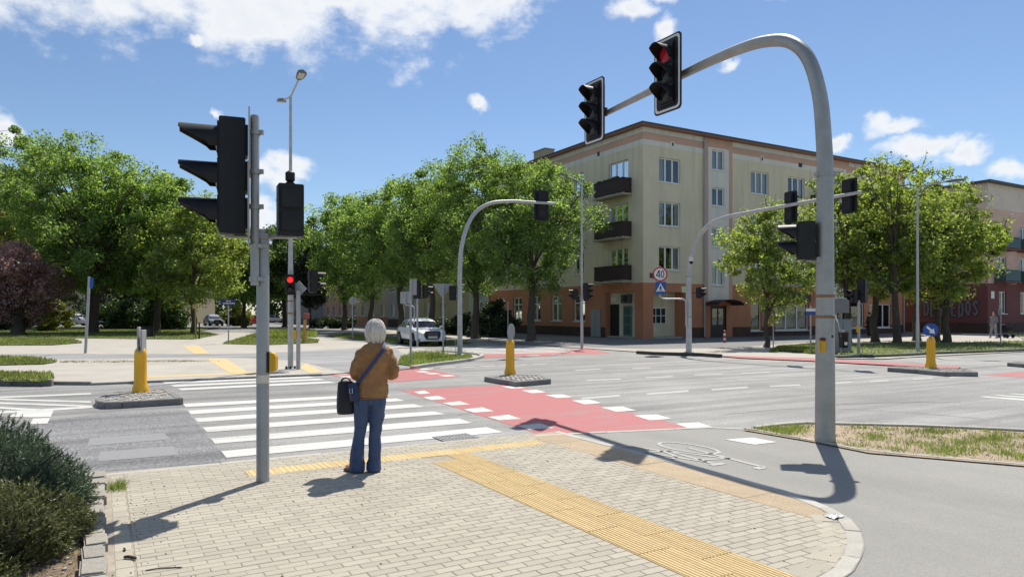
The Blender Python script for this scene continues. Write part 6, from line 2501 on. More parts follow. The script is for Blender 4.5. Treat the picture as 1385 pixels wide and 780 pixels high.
def digits(par, y, s):
    m = MB()
    def st_(p, q, w=.052):
        p, q = Vector(p), Vector(q)
        nn_ = (q - p).normalized()
        nn_ = Vector((-nn_.y, nn_.x)) * w / 2
        m.add([((v.x) * s, y, (v.y) * s) for v in (p + nn_, q + nn_, q - nn_, p - nn_)], [(0, 1, 2, 3)])
    st_((-.045, -.20), (-.045, .21))
    st_((-.20, -.08), (.0, -.08))
    st_((-.19, -.085), (-.055, .20))
    # 0
    nn = 20
    vs = []
    for k in range(nn):
        a = 2 * PI * k / nn
        vs += [((.125 + .095 * math.cos(a)) * s, y, (.005 + .205 * math.sin(a)) * s), ((.125 + .047 * math.cos(a)) * s, y, (.005 + .15 * math.sin(a)) * s)]
    m.add(vs, [(2 * k, 2 * ((k + 1) % nn), 2 * ((k + 1) % nn) + 1, 2 * k + 1) for k in range(nn)])
    return m.build('digits', M_ink, par)
digits(s40, -.018, .78)
zp = top_z(389.5, Yb) - .05
mb = MB()
mb.box((0, 0, 0), (.43, .014, .52))
sp_ = mb.build('crossing_sign', M_blue, A2, loc=(-1.20, -.17, zp), rz=yw, bevel=.004)
mb = MB()
mb.add([(-.19, -.010, -.15), (.19, -.010, -.15), (0, -.010, .20)], [(0, 1, 2)])
mb.build('triangle', M_signw, sp_)
mb = MB()
mb.ball((0, -.013, .085), (.022, .003, .022), 8, 6)
for p, q, w in (((0, .06), (0, -.03), .05), ((0, -.02), (-.055, -.12), .028), ((0, -.02), (.05, -.12), .028), ((0, .05), (-.05, -.015), .02), ((0, .05), (.055, -.005), .02)):
    p, q = Vector(p), Vector(q)
    n_ = (q - p).normalized()
    n_ = Vector((-n_.y, n_.x)) * w / 2
    mb.add([(v.x, -.0125, v.y) for v in (p + n_, q + n_, q - n_, p - n_)], [(0, 1, 2, 3)])
for k in range(3):
    mb.add([(-.14 + k * .10, -.0118, -.148), (-.09 + k * .10, -.0118, -.148), (-.085 + k * .095, -.0118, -.125), (-.125 + k * .095, -.0118, -.125)], [(0, 1, 2, 3)])
mb.build('walking_figure', M_ink, sp_)
mb = MB()
mb.box((-.22, -.12, top_z(391.5, Yb) - .05), (.2, .015, .26))
mb.build('small_plate', mat('pale_plate', (0.42, 0.46, 0.30), .6, .2, 8), A2)


# ---- slim posts and signs
def post(label, px, py, topy, r=.03, base_z=.03, name='sign_post', cat='sign post', m=None):
    b = gp(px, py, base_z)
    t = thing(name, label, cat, (b[0], b[1], base_z))
    h = top_z(topy, b[1]) - base_z
    mb = MB()
    mb.lathe([(r, 0), (r, h), (0, h + .005)], n=10)
    mb.build('post', m or M_post, t, smooth=True)
    return t, b[1], lambda y: top_z(y, b[1]) - base_z


def flat_sign(parent, nm, m, x, y, z, shape, rz=0.0, t=.012):
    mb = MB()
    n = len(shape)
    mb.add([(p, -t / 2, q) for p, q in shape] + [(p, t / 2, q) for p, q in shape], [tuple(range(n)), tuple(range(2 * n - 1, n - 1, -1))] + [(i, i + n, (i + 1) % n + n, (i + 1) % n) for i in range(n)])
    return mb.build(nm, m, parent, loc=(x, y, z), rz=rz)


def disc(r, n=20):
    return [(r * math.cos(2 * PI * k / n), r * math.sin(2 * PI * k / n)) for k in range(n)]


def rect(w, h):
    return [(-w / 2, -h / 2), (w / 2, -h / 2), (w / 2, h / 2), (-w / 2, h / 2)]


t, Y, Z = post('leaning grey post with a small blue sign seen almost edge-on, on the left pavement', 115.5, 477.5, 374, .055)
flat_sign(t, 'blue_plate', M_blue, .10, 0, Z(382), rect(.12, .42), 0, .05)
t.rotation_euler = (0, math.radians(3.0), 0)
t, Y, Z = post('post with the dark blue street name sign at the edge of the park lawn', 309, 464.2, 406, .035)
s_ = flat_sign(t, 'street_name_sign', mat('dark_blue', (0.012, 0.02, 0.10), .4), .0, -.05, Z(408.5), rect(.84, .33))
mb = MB()
rr_ = random.Random(2)
for (x0, x1, z, h) in ((-.10, .16, .055, .05), (-.28, .32, -.065, .055)):
    x = x0
    while x < x1:
        w = rr_.uniform(.02, .045)
        mb.add([(x, -.0085, z - h / 2), (x + w, -.0085, z - h / 2), (x + w, -.0085, z + h / 2), (x, -.0085, z + h / 2)], [(0, 1, 2, 3)])
        x += w + .02
mb.build('lettering', M_signw, s_)
t, Y, Z = post('thin grey post in the corner grass left of the yield sign', 555.5, 491.5, 378, .035)
flat_sign(t, 'edge_plate', M_signback, .10, .04, Z(388), rect(.17, .52), 0, .03)
t, Y, Z = post('thin grey post with the back of a triangular yield sign', 599.5, 481, 385, .034)
flat_sign(t, 'yield_sign', M_signback, 0, .05, Z(392), [(-.42, .24), (.36, .24), (-.03, -.34)], .1)
t, Y, Z = post('signal post in front of the white car with two dark heads near its top', 564.5, 468.5, 404, .05, name='traffic_signal', cat='traffic signal')
signal_head(t, (-.02, .1, Z(391.5)), yaw_of((0.15, 0.98)), 3, lens=.11, pitch=.28, w=.34, d=.22, visor=.2)
signal_head(t, (.38, .12, Z(394)), yaw_of((0.9, 0.35)), 2, lens=.11, pitch=.28, w=.28, d=.22, visor=.25)
mb = MB()
mb.box((.18, .1, Z(403)), (.5, .03, .04))
mb.build('bracket', M_blk, t)
t, Y, Z = post('thin post with a bent bracket and a square grey sign back above the white car', 560.5, 466, 415, .035)
mb = MB()
mb.tube(smooth_path([(0, 0, Z(417)), (-.12, 0, Z(413.5)), (-.4, 0, Z(412.5)), (-.48, 0, Z(409)), (-.48, 0, Z(396))], 4), .03, 8)
mb.build('bent_bracket', M_galv_l, t, smooth=True)
flat_sign(t, 'square_sign', M_signback, -.45, .06, Z(402.5), rect(.62, .62), -.15)
t, Y, Z = post('thin post with a round grey sign back just left of the woman', 477, 459, 402, .035)
flat_sign(t, 'round_sign', M_signback, 0, .05, Z(406.5), disc(.25))
t, Y, Z = post('thin dark post behind the middle yellow traffic post', 687, 463.5, 408, .028, m=M_galv)
t, Y, Z = post('low thin stick standing in the corner grass beside the arched mast', 616.5, 482.5, 459, .012, name='marker_post', cat='marker post', m=M_galv)
t, Y, Z = post('bare post left of the lone small tree by the shop window', 1046, 468.5, 423, .034)
t, Y, Z = post('post with a small dark blue street sign half hidden by the big mast', 1096.5, 476.5, 414, .034)
flat_sign(t, 'street_name_sign', M_blue, .03, -.05, Z(423), rect(.5, .16))
mb = MB()
mb.box((.03, -.05, Z(419)), (.5, .015, .12))
mb.build('white_plate', M_signw, t)
t, Y, Z = post('thin round sign post on the right hand lawn before the rose building', 1353.5, 466, 418, .03, base_z=.1)
flat_sign(t, 'round_sign', M_signback, 0, .04, Z(421.5), disc(.22), .6)
t, Y, Z = post('signal post on the right hand lawn with a yellow box at mid height', 1161.5, 477.5, 406, .055, base_z=.1, name='traffic_signal', cat='traffic signal')
signal_head(t, (.16, .05, Z(393.5)), yaw_of((0.75, 0.65)), 3, lens=.11, pitch=.29, w=.32, d=.25, visor=.2)
signal_head(t, (-.20, 0, Z(400)), yaw_of((-0.95, -0.3)), 2, lens=.10, pitch=.23, w=.25, d=.2, visor=.2)
mb = MB()
mb.box((-.06, -.05, Z(445)), (.11, .08, .24))
mb.build('button_box', M_yelbox, t, bevel=.01)
t, Y, Z = post('yellowish post with a small box near the litter bin of the park', 264.5, 457.5, 416, .05, name='post_with_box', cat='post', m=mat('ochre_post', (0.30, 0.24, 0.07), .7))
mb = MB()
mb.box((.02, 0, Z(414.5)), (.36, .25, .28))
mb.build('box', mat('ochre_box', (0.33, 0.27, 0.10), .7), t, bevel=.02)
t, Y, Z = post('short dark post beside the ochre post in the park', 269.5, 458, 436, .05, name='short_post', cat='post', m=M_blk)
t, Y, Z = post('leaning orange timber post right of the double street lamp', 410.5, 464, 432, .09, name='timber_post', cat='post', m=mat('orange_timber', (0.45, 0.23, 0.06), .8, .15, 8))
t.rotation_euler = (0, math.radians(4), 0)
mb = MB()
mb.box((.04, .05, Z(427)), (.3, .2, .3))
mb.build('red_cap', mat('dull_red', (0.30, 0.07, 0.05), .7), t, bevel=.03)

# litter bins, cabinets, striped bollard
def bin_(label, px, py, h, r, m, base_z=.05):
    b = gp(px, py, base_z)
    t = thing('litter_bin', label, 'litter bin', (b[0], b[1], base_z))
    mb = MB()
    mb.lathe([(r * .85, 0.12), (r * .9, .14), (r, h * .86), (r * 1.06, h * .88), (r * 1.06, h * .93), (r * .92, h * .93), (r * .86, h * .8), (0, h * .8)], n=16)
    mb.build('bucket', m, t, smooth=True)
    mb = MB()
    mb.tube([(r * 1.15, 0, 0), (r * 1.15, 0, h * 1.05)], .025, 8)
    mb.tube([(-r * 1.15, 0, 0), (-r * 1.15, 0, h * 1.05)], .025, 8)
    mb.tube([(-r * 1.15, 0, h * 1.05), (r * 1.15, 0, h * 1.05)], .025, 8)
    mb.build('stand', M_blk, t)
    return t


bin_('black litter bin on the far left pavement just right of the left yellow post', 201, 457.5, .72, .33, M_blk)
b = gp(1138, 477, .05)
CB = thing('utility_cabinet', 'grey utility cabinet behind the big mast with a smaller box raised on a pole', 'utility cabinet', (b[0], b[1], .05), .12)
mb = MB()
mb.box((0, 0.1, .72), (.78, .42, 1.24))
mb.box((0, 0.1, 1.36), (.84, .48, .05))
cb_ = mb.build('cabinet_body', mat('cabinet_grey', (0.25, 0.27, 0.29), .6, .1, 3, stain=(0.18, .18, .19), sstr=.4, sscale=3), CB, bevel=.015)
mb = MB()
mb.box((0, 0.1, .05), (.82, .46, .1))
mb.build('cabinet_plinth', M_conc, CB)
mb = MB()
mb.box((-.0, -.113, .72), (.012, .006, 1.15))
mb.box((.08, -.118, .75), (.03, .012, .14))
mb.build('door_gap', M_blk, cb_)
mb = MB()
mb.lathe([(.035, 0), (.035, 1.95), (0, 1.96)], c=(.28, .45, 0), n=8)
mb.build('box_pole', M_post, CB)
mb = MB()
mb.box((.28, .42, 1.95), (.52, .26, .62))
mb.build('raised_box', mat('box_grey', (0.22, 0.225, 0.23), .6, .1, 3), CB, bevel=.02)
b = gp(1139, 479.5, .05)
LB = thing('litter_bin', 'black litter bin standing before the grey utility cabinet', 'litter bin', (b[0], b[1] - .12, .05))
mb = MB()
mb.lathe([(.15, .28), (.165, .30), (.18, .78), (.19, .80), (.19, .88), (.12, .95), (0, .97)], n=14)
mb.build('bucket', M_blk, LB, smooth=True)
mb = MB()
mb.tube([(0, .2, 0), (0, .2, 1.0)], .03, 8)
mb.build('stand', M_post, LB)
on_tube(0.1, .45, .12, .12, M_signw, 'sticker', r=.172, o=.004, par=LB)
b = gp(980, 463, .03)
SB = thing('striped_bollard', 'short red and white striped bollard by the stair door', 'bollard', (b[0], b[1], .03))
for k, m in enumerate((M_signred, M_signw, M_signred, M_signw, M_signred)):
    mb = MB()
    mb.lathe([(.075, k * .13), (.075, k * .13 + .13)] + ([(.05, .68), (0, .70)] if k == 4 else []), n=12)
    mb.build('band', m, SB, smooth=True)
# crumpled tissue on the end of the brown band
c = gp(1128, 702)
mb = MB()
rt_ = random.Random(4)
N_ = 9
for i in range(N_ + 1):
    for j in range(N_ + 1):
        mb.v.append(((i / N_ - .5) * .13 + rt_.uniform(-.008, .008), (j / N_ - .5) * .10 + rt_.uniform(-.008, .008), .006 + abs(rt_.gauss(0, .011)) * (1 - abs(i / N_ - .5)) + .0))
for i in range(N_):
    for j in range(N_):
        mb.f.append((i * (N_ + 1) + j, (i + 1) * (N_ + 1) + j, (i + 1) * (N_ + 1) + j + 1, i * (N_ + 1) + j + 1))
        mb.m.append(0)
tag(mb.build('paper_tissue', mat('tissue', (.75, .74, .74), .9), loc=(c[0], c[1], .018), rz=.5), 'crumpled white paper tissue lying at the rounded end of the pavement', 'paper tissue')
# twigs on the pavement
for (lab, px, py, l, a, r) in (('short thick brown twig lying on the pavement by the stone edging', 176, 759, .10, -.3, .011), ('smaller dark twig lying upright on the pavement by the stone edging', 168, 747, .06, -1.0, .007),
                               ('long thin curved twig at the bottom edge of the pavement', 222, 773, .22, .25, .004)):
    c = gp(px, py)
    mb = MB()
    mb.tube(smooth_path([(-l / 2, 0, 0), (-l * .15, l * .05, .003), (l * .2, l * .06, 0), (l / 2, 0, .002)], 4), [r * .8] + [r] * 11 + [r * .5], 6)
    tag(mb.build('twig', M_bark, loc=(c[0], c[1], .016 + r), rz=a), lab, 'twig')

# ------------------------------------------------------------------ the woman
M_skin = mat('skin', (0.52, 0.31, 0.22), 0.55, 0.06, 20)
M_hair = mat('silver_hair', (0.56, 0.535, 0.49), 0.55, 0.16, 18, fine=0.25, fscale=60, bump=0.5, bscale=70)
M_suede = mat('brown_suede', (0.295, 0.158, 0.068), 0.85, 0.16, 7, fine=0.12, fscale=60, bump=0.25, bscale=45, stain=(0.235, 0.12, 0.05), sstr=0.5, sscale=6)
M_jeans = mat('blue_denim', (0.055, 0.083, 0.165), 0.85, 0.16, 9, fine=0.16, fscale=160, bump=0.15, bscale=120, stain=(0.075, 0.11, 0.20), sstr=0.45, sscale=5)
M_shoe = mat('brown_shoe', (0.15, 0.075, 0.045), 0.6, 0.15, 20)
M_bag = mat('black_bag', (0.017, 0.018, 0.026), 0.6, 0.2, 10)
M_strap = mat('blue_strap', (0.035, 0.050, 0.145), 0.7, 0.12, 30, fine=0.15, fscale=120)
M_navy = mat('navy_bag', (0.018, 0.032, 0.095), 0.6, 0.15, 14)
M_steel = mat('buckle_steel', (0.65, 0.65, 0.66), 0.25, 0.05, 20, metal=0.9)
M_eye = mat('eye_white', (0.7, 0.68, 0.65), 0.25)
M_iris = mat('eye_iris', (0.05, 0.06, 0.07), 0.2)


def ell_ring(c, rx, ry, n=20, tilt=(0, 0), power=2.0, ph=0.0):
    out = []
    for i in range(n):
        a = 2 * PI * i / n + ph
        ca, sa = math.cos(a), math.sin(a)
        x = rx * math.copysign(abs(ca) ** (2 / power), ca)
        y = ry * math.copysign(abs(sa) ** (2 / power), sa)
        out.append((c[0] + x, c[1] + y, c[2] + tilt[0] * x + tilt[1] * y))
    return out


def folded(ring, c, amp, k, ph, z):
    out = []
    for i, p in enumerate(ring):
        a = math.atan2(p[1] - c[1], p[0] - c[0])
        q = 1 + amp * math.sin(k * a + ph + 9 * z) + amp * 0.6 * math.sin((k + 4) * a - ph + 5 * z)
        out.append((c[0] + (p[0] - c[0]) * q, c[1] + (p[1] - c[1]) * q, p[2]))
    return out


def remesh(o, vox, smooth_it=2, sub=0):
    m = o.modifiers.new('union', 'REMESH')
    m.mode = 'VOXEL'
    m.voxel_size = vox
    m.use_smooth_shade = True
    if smooth_it:
        s = o.modifiers.new('soft', 'SMOOTH')
        s.iterations = smooth_it
        s.factor = 0.5
    return o


def hand(mb, wrist, direction, palm_n, s=1.0, curl=0.5, side=1):
    """palm, four fingers of different lengths with two bends each, thumb from the side of the palm"""
    d = Vector(direction).normalized()
    nrm = Vector(palm_n).normalized()
    x = d.cross(nrm).normalized() * side
    w = Vector(wrist)
    mb.tube([w, w + d * .03 * s, w + d * .085 * s], [.021 * s, .030 * s, .033 * s], 10, flat=0.55)
    mb.ball(tuple(w + d * .055 * s), (.036 * s, .036 * s, .036 * s), 10, 8)
    for k, L in enumerate((.068, .076, .071, .056)):
        b = w + d * .085 * s + x * (.030 - .020 * k) * s
        p = [b]
        ang = 0.15 + .06 * k
        cur = d.copy()
        for seg, f in enumerate((.45, .32, .23)):
            ang += curl * (0.5 + .3 * seg)
            cur = (d * math.cos(ang) + nrm * math.sin(ang))
            p.append(p[-1] + cur * L * f * s)
        mb.tube([b - d * .02 * s] + p, [.0095 * s, .0095 * s, .0088 * s, .008 * s, .006 * s], 8)
    b = w + d * .035 * s + x * .026 * s
    mb.tube([b, b + (x * .8 + d * .6 + nrm * .2) * .034 * s, b + (x * .75 + d * 1.3 + nrm * .5) * .05 * s], [.013 * s, .011 * s, .007 * s], 8)


wx, wy = gp(496, 639)
WOMAN = thing('person', 'silver haired woman in a brown suede jacket and flared jeans waiting at the crossing', 'person', (wx, wy, 0.016))
WOMAN.rotation_euler = (0, 0, math.radians(11.0))
# frame: x right, y forward (away from the camera), z up; hips over the feet, chest shifted right
HX, CX = 0.035, 0.085
body = MB()
# legs and pelvis (under the jeans)
for s, fx, kx, hx in ((-1, -0.105, -0.072, -0.025), (1, 0.068, 0.086, 0.108)):
    body.tube([(hx, 0, .80), (hx - .004 * s, .01, .70), (kx, .012, .45), (kx * .5 + fx * .5, -.012, .30), (fx, -.02, .10), (fx, -.02, .055)], [.062, .058, .046, .044, .035, .036], 12)
# feet
for fx, dx, dy in ((-0.105, -.55, .80), (0.065, .15, .95)):
    d = Vector((dx, dy, 0)).normalized()
    p = Vector((fx, -.03, .04))
    body.tube([p - d * .04, p + d * .06, p + d * .14, p + d * .18], [.034, .036, .034, .022], 10, flat=.8)
torso = [(.74, HX, .125, .088), (.80, HX, .128, .092), (.88, HX + .01, .14, .10), (.98, .058, .130, .098), (1.08, .07, .132, .10), (1.18, CX, .14, .10), (1.25, CX, .13, .085), (1.30, CX, .09, .065), (1.335, CX, .065, .06), (1.39, CX + .002, .05, .054), (1.42, CX + .003, .05, .055)]
body.loft([ell_ring((x, 0, z), a, b, 20) for z, x, a, b in torso])
body.loft([ell_ring((HX, -.01, z), a, b, 20) for z, a, b in ((.70, .10, .07), (.76, .130, .088), (.84, .135, .095))])
# arms: upper arm down and slightly back, forearm forward and in
for s, sx in ((-1, CX - .118), (1, CX + .118)):
    el = (CX - .208, -.045, 1.045) if s < 0 else (CX + .190, -.042, 1.03)
    wr = (CX - .155, .165, .985) if s < 0 else (CX + .10, .19, 1.02)
    body.tube([(sx, 0, 1.245), ((sx + el[0]) / 2 + .006 * s, -.028, 1.14), el, ((el[0] + wr[0]) / 2, (el[1] + wr[1]) / 2, (el[2] + wr[2]) / 2 - .004), wr], [.036, .034, .034, .031, .022], 10)
    dv_ = (Vector(wr) - Vector(el)).normalized()
    hand(body, wr, dv_, (-s * .55, -.1, -.6 if s < 0 else .3), .92, .55, side=-s)
# head with a face (looking forward, away from the camera)
HZ = 1.478
def headfn(p):
    x, y, z = p
    jaw = 1 - .28 * max(0, -z) ** 1.3
    y2 = y * (1 + .10 * max(0, -y)) + .10 * max(0, -z) * (1 if y > 0 else .2)
    return (x * jaw, y2, z)
hcx, hcy = CX + .004, .012
body.ball((hcx, hcy, HZ), (.068, .088, .106), 20, 16, headfn)
body.tube([(hcx, hcy + .084, HZ + .02), (hcx, hcy + .100, HZ - .018), (hcx, hcy + .088, HZ - .030)], [.009, .014, .010], 8)       # nose
body.ball((hcx, hcy + .082, HZ - .055), (.022, .010, .006), 10, 6)
body.ball((hcx, hcy + .082, HZ - .064), (.019, .010, .006), 10, 6)
body.ball((hcx, hcy + .075, HZ - .094), (.022, .018, .016), 10, 6)
for s in (-1, 1):
    body.ball((hcx + s * .030, hcy + .078, HZ + .028), (.018, .010, .006), 8, 6)
    body.ball((hcx + s * .072, hcy - .005, HZ - .01), (.010, .018, .030), 10, 8)
bo = body.build('body', M_skin, WOMAN, smooth=True)
remesh(bo, .0068, 3)
for s in (-1, 1):
    mb = MB()
    mb.ball((hcx + s * .029, hcy + .078, HZ + .010), .0115, 12, 8)
    e_ = mb.build('eye', M_eye, bo, smooth=True)
    mb = MB()
    mb.ball((hcx + s * .029, hcy + .0865, HZ + .010), (.0055, .0035, .0055), 10, 6)
    mb.build('iris', M_iris, bo, smooth=True)
# hair: bob to the nape, fuller at the sides, open at the face
rngh = random.Random(12)
mb = MB()
n = 44
rings = []
prof = [(1.350, .056, .060), (1.358, .078, .078), (1.378, .092, .090), (1.41, .102, .100), (1.445, .107, .107), (1.48, .103, .109), (1.515, .094, .103), (1.550, .078, .088), (1.576, .052, .060), (1.590, .022, .026)]
for (z, a, b) in prof:
    ring = []
    for i in range(n):
        t = 2 * PI * i / n
        x, y = math.cos(t) * a, math.sin(t) * b
        k = 1 + .022 * math.sin(9 * t + 14 * z) + .016 * math.sin(17 * t - z * 26) + .010 * math.sin(31 * t)
        x, y = x * k, y * k
        if y > .045 and z < 1.53:
            y = .045 + (y - .045) * .12
        sag = (0.016 * math.sin(5 * t + 1) + .010 * math.sin(11 * t)) if z < 1.40 else 0
        ring.append((hcx + x * (1.0 + (0.02 if z < 1.45 else 0)), hcy - .012 + y, z + sag))
    rings.append(ring)
mb.loft(rings)
hair = mb.build('hair', M_hair, bo, smooth=True, angle=80)
hs_ = hair.modifiers.new('sub', 'SUBSURF')
hs_.levels = hs_.render_levels = 1
ht_ = bpy.data.textures.new('hair_waves', 'CLOUDS')
ht_.noise_scale = .045
hd_ = hair.modifiers.new('waves', 'DISPLACE')
hd_.texture = ht_
hd_.strength = .022
# strands over the shell
mb = MB()
for k in range(300):
    t = rngh.uniform(PI * .93, PI * 2.07)
    a0 = rngh.uniform(.15, .55)
    pts_ = []
    for (z, a, b) in prof[::-1]:
        if z < 1.358 + rngh.uniform(-.01, .012):
            continue
        w = 1.018 + rngh.uniform(-.010, .022)
        pts_.append((hcx + math.cos(t) * a * w, hcy - .012 + math.sin(t) * b * w, z))
        t += rngh.uniform(-.05, .05)
    if len(pts_) > 3:
        pts_.append((pts_[-1][0] * .98 + hcx * .02, pts_[-1][1], pts_[-1][2] - rngh.uniform(.006, .030)))
        mb.tube(pts_, [.0034] * (len(pts_) - 1) + [.001], 4)
mb.build('strands', mat('silver_strand', (0.60, 0.57, 0.53), 0.5, .1, 20, island=.38), hair, smooth=True)

# jacket
def drape(mb, rows, n=40, amp=.012, k=5, ph=0.3):
    rings = []
    for (z, x, y, a, b, pw) in rows:
        r = ell_ring((x, y, z), a, b, n, power=pw)
        rings.append(folded(r, (x, y), amp, k, ph, z))
    mb.loft(rings)


jk = MB()
drape(jk, [(.775, .040, 0, .170, .128, 2.3), (.80, .042, 0, .174, .130, 2.3), (.88, .048, 0, .172, .130, 2.3), (.98, .058, -.003, .158, .120, 2.4), (1.08, .070, -.006, .157, .118, 2.4), (1.17, .080, -.008, .164, .118, 2.4),
           (1.235, CX, -.010, .170, .114, 2.4), (1.285, CX, -.010, .148, .100, 2.2), (1.315, CX, -.006, .112, .082, 2.1), (1.335, CX, -.002, .070, .068, 2), (1.368, CX + .002, 0, .062, .066, 2)], amp=.019)
for s in (-1, 1):
    sx = CX + .148 * s
    if s < 0:
        pth = [(sx + .025, -.008, 1.255), (sx - .012, -.022, 1.18), (sx - .042, -.040, 1.11), (sx - .066, -.045, 1.040), (sx - .060, -.012, 1.005), (sx - .045, .035, .995), (sx - .036, .070, .993)]
    else:
        pth = [(sx - .022, -.008, 1.255), (sx + .012, -.022, 1.18), (sx + .036, -.040, 1.11), (sx + .048, -.042, 1.030), (sx + .042, -.005, 1.000), (sx + .028, .045, 1.003), (sx + .016, .075, 1.008)]
    pth = smooth_path(pth, 3)
    nn_ = len(pth)
    rd = [.055 - .003 * (k / nn_) + .004 * math.sin(k * 1.7 + s) for k in range(nn_)]
    jk.tube(pth, rd, 18)
J = jk.build('jacket', M_suede, WOMAN, smooth=True)
remesh(J, .008, 4)
tx = bpy.data.textures.new('cloth_folds', 'CLOUDS')
tx.noise_scale = 0.11
tx.noise_depth = 2
dm = J.modifiers.new('folds', 'DISPLACE')
dm.texture = tx
dm.strength = 0.034
dm.mid_level = 0.5
tw = bpy.data.textures.new('cloth_creases', 'WOOD')
tw.wood_type = 'BANDNOISE'
tw.noise_basis_2 = 'SIN'
tw.noise_scale = 0.10
tw.turbulence = 4.5
dw = J.modifiers.new('creases', 'DISPLACE')
dw.texture = tw
dw.strength = 0.013
# hem and collar edge
mb = MB()
r0 = folded(ell_ring((.041, 0, .772), .172, .130, 40, power=2.3), (.041, 0), .010, 5, .3, .775)
mb.tube([*r0, r0[0]], .006, 6, cap=False)
mb.build('hem', M_suede, J, smooth=True)

# jeans: flared legs meeting at the seat
jn = MB()
for s, rows in ((-1, [(.78, -.022, -.004, .088, .104), (.72, -.038, -.006, .092, .104), (.64, -.046, -.004, .083, .094), (.55, -.054, .0, .074, .084), (.46, -.066, .006, .067, .075), (.36, -.078, .0, .064, .070), (.25, -.088, -.008, .066, .072), (.14, -.096, -.014, .073, .080), (.05, -.102, -.018, .080, .090), (.012, -.103, -.018, .081, .092)]),
                (1, [(.78, .104, -.004, .088, .104), (.72, .112, -.006, .092, .104), (.64, .108, -.004, .083, .094), (.55, .102, .0, .074, .084), (.46, .092, .006, .067, .075), (.36, .084, .0, .064, .070), (.25, .080, -.008, .066, .072), (.14, .078, -.014, .072, .080), (.05, .076, -.018, .078, .090), (.014, .076, -.018, .079, .092)])):
    jn.loft([folded(ell_ring((x, y, z), a, b, 26), (x, y), .014, 4, s * .7 + 1, z) for z, x, y, a, b in rows])
jn.loft([ell_ring((.041, -.006, z), a, b, 30, power=2.2) for z, a, b in ((.70, .13, .095), (.74, .160, .112), (.785, .158, .112))])
JN = jn.build('jeans', M_jeans, WOMAN, smooth=True)
remesh(JN, .0075, 3)
dm = JN.modifiers.new('folds', 'DISPLACE')
dm.texture = tx
dm.strength = 0.016
dw = JN.modifiers.new('creases', 'DISPLACE')
dw.texture = tw
dw.strength = 0.009
for x in (-.032, .114):
    mb = MB()
    mb.box((x, -.122, .715), (.085, .008, .10))
    mb.build('back_pocket', M_jeans, JN, bevel=.003)
# shoes
for fx, dx, dy in ((-0.105, -.72, .70), (0.068, .12, .95)):
    d = Vector((dx, dy, 0)).normalized()
    nrm = Vector((-d.y, d.x, 0))
    mb = MB()
    rings = []
    for (t, w, h) in ((-.075, .022, .05), (-.06, .034, .060), (0, .036, .062), (.08, .042, .050), (.13, .040, .040), (.165, .026, .028), (.178, .010, .018)):
        ring = []
        for i in range(14):
            a = 2 * PI * i / 14
            ring.append(tuple(Vector((fx, -.03, .0)) + d * t + nrm * (w * math.cos(a)) + Vector((0, 0, h * .5 + h * .5 * math.sin(a) + .002))))
        rings.append(ring)
    mb.loft(rings)
    mb.build('shoe', M_shoe, WOMAN, smooth=True, angle=60)

# tote bag on the left forearm
BX, BY = -.215, .045
TB = thing('tote_bag', 'black tote bag hanging from the left arm of the woman', 'bag', tuple(WOMAN.matrix_basis @ Vector((BX, BY, .60))), math.radians(11 + 8))
mb = MB()
mb.loft([[(x * w, y * d, z) for (x, y) in ((-1, -1), (-.3, -1.25), (.4, -1.2), (1, -1), (1.05, 0), (1, 1), (.3, 1.2), (-.4, 1.2), (-1, 1), (-1.05, 0))] for (z, w, d) in ((-.005, .075, .05), (.004, .088, .062), (.10, .092, .066), (.20, .086, .05), (.30, .080, .030), (.350, .078, .022))])
tb = mb.build('bag_body', M_bag, TB, smooth=True, angle=40)
sb_ = tb.modifiers.new('sub', 'SUBSURF')
sb_.levels = sb_.render_levels = 1
mb = MB()
for y in (-.022, .022):
    mb.tube(smooth_path([(-.045, y, .33), (-.038, y, .355), (.0, y * .7, .375), (.038, y, .355), (.045, y, .33)], 5), .007, 6)
mb.build('handle', M_bag, TB, smooth=True)
# small crossbody bag with blue strap
XB = thing('shoulder_bag', 'small navy bag on a blue strap across the back of the woman', 'bag', tuple(WOMAN.matrix_basis @ Vector((0, 0, 0))), math.radians(11.0))
mb = MB()
rot_ = Matrix.Translation((-.130, -.128, .852)) @ Matrix.Rotation(math.radians(-38), 4, 'Z') @ Matrix.Rotation(math.radians(-10), 4, 'Y')
mb.M = rot_
mb.loft([[(x * w, y * d, z) for (x, y) in ((-1, -.8), (0, -1), (1, -.8), (1.1, 0), (1, .8), (0, 1), (-1, .8), (-1.1, 0))] for (z, w, d) in ((-.098, .040, .014), (-.09, .050, .022), (0, .052, .027), (.07, .046, .020), (.085, .040, .014))])
xb = mb.build('bag_body', M_navy, XB, smooth=True, angle=50)
# strap: from the bag over the back to the right shoulder and down the front
def back_pt(x, z, off=.012):
    rows = [(.775, .040, .170, .128), (.88, .048, .172, .130), (.98, .058, .166, .126), (1.08, .070, .167, .124), (1.17, .080, .174, .124), (1.235, CX, .180, .118), (1.285, CX, .160, .102), (1.315, CX, .112, .082), (1.345, CX, .07, .068)]
    for i in range(len(rows) - 1):
        if rows[i][0] <= z <= rows[i + 1][0]:
            t = (z - rows[i][0]) / (rows[i + 1][0] - rows[i][0])
            c, a, b = [rows[i][q] + (rows[i + 1][q] - rows[i][q]) * t for q in (1, 2, 3)]
            break
    q = max(0, 1 - abs((x - c) / a) ** 2.4) ** (1 / 2.4)
    return (x, -b * q - off - .010, z)
line = []
for k in range(15):
    t = k / 14
    line.append(Vector(back_pt(-.125 + (.172 + .125) * t, .885 + (1.275 - .885) * t)))
line += [Vector((.178, -.075, 1.312)), Vector((.178, -.02, 1.340)), Vector((.176, .04, 1.325)), Vector((.165, .10, 1.27))]
line = smooth_path(line, 2)
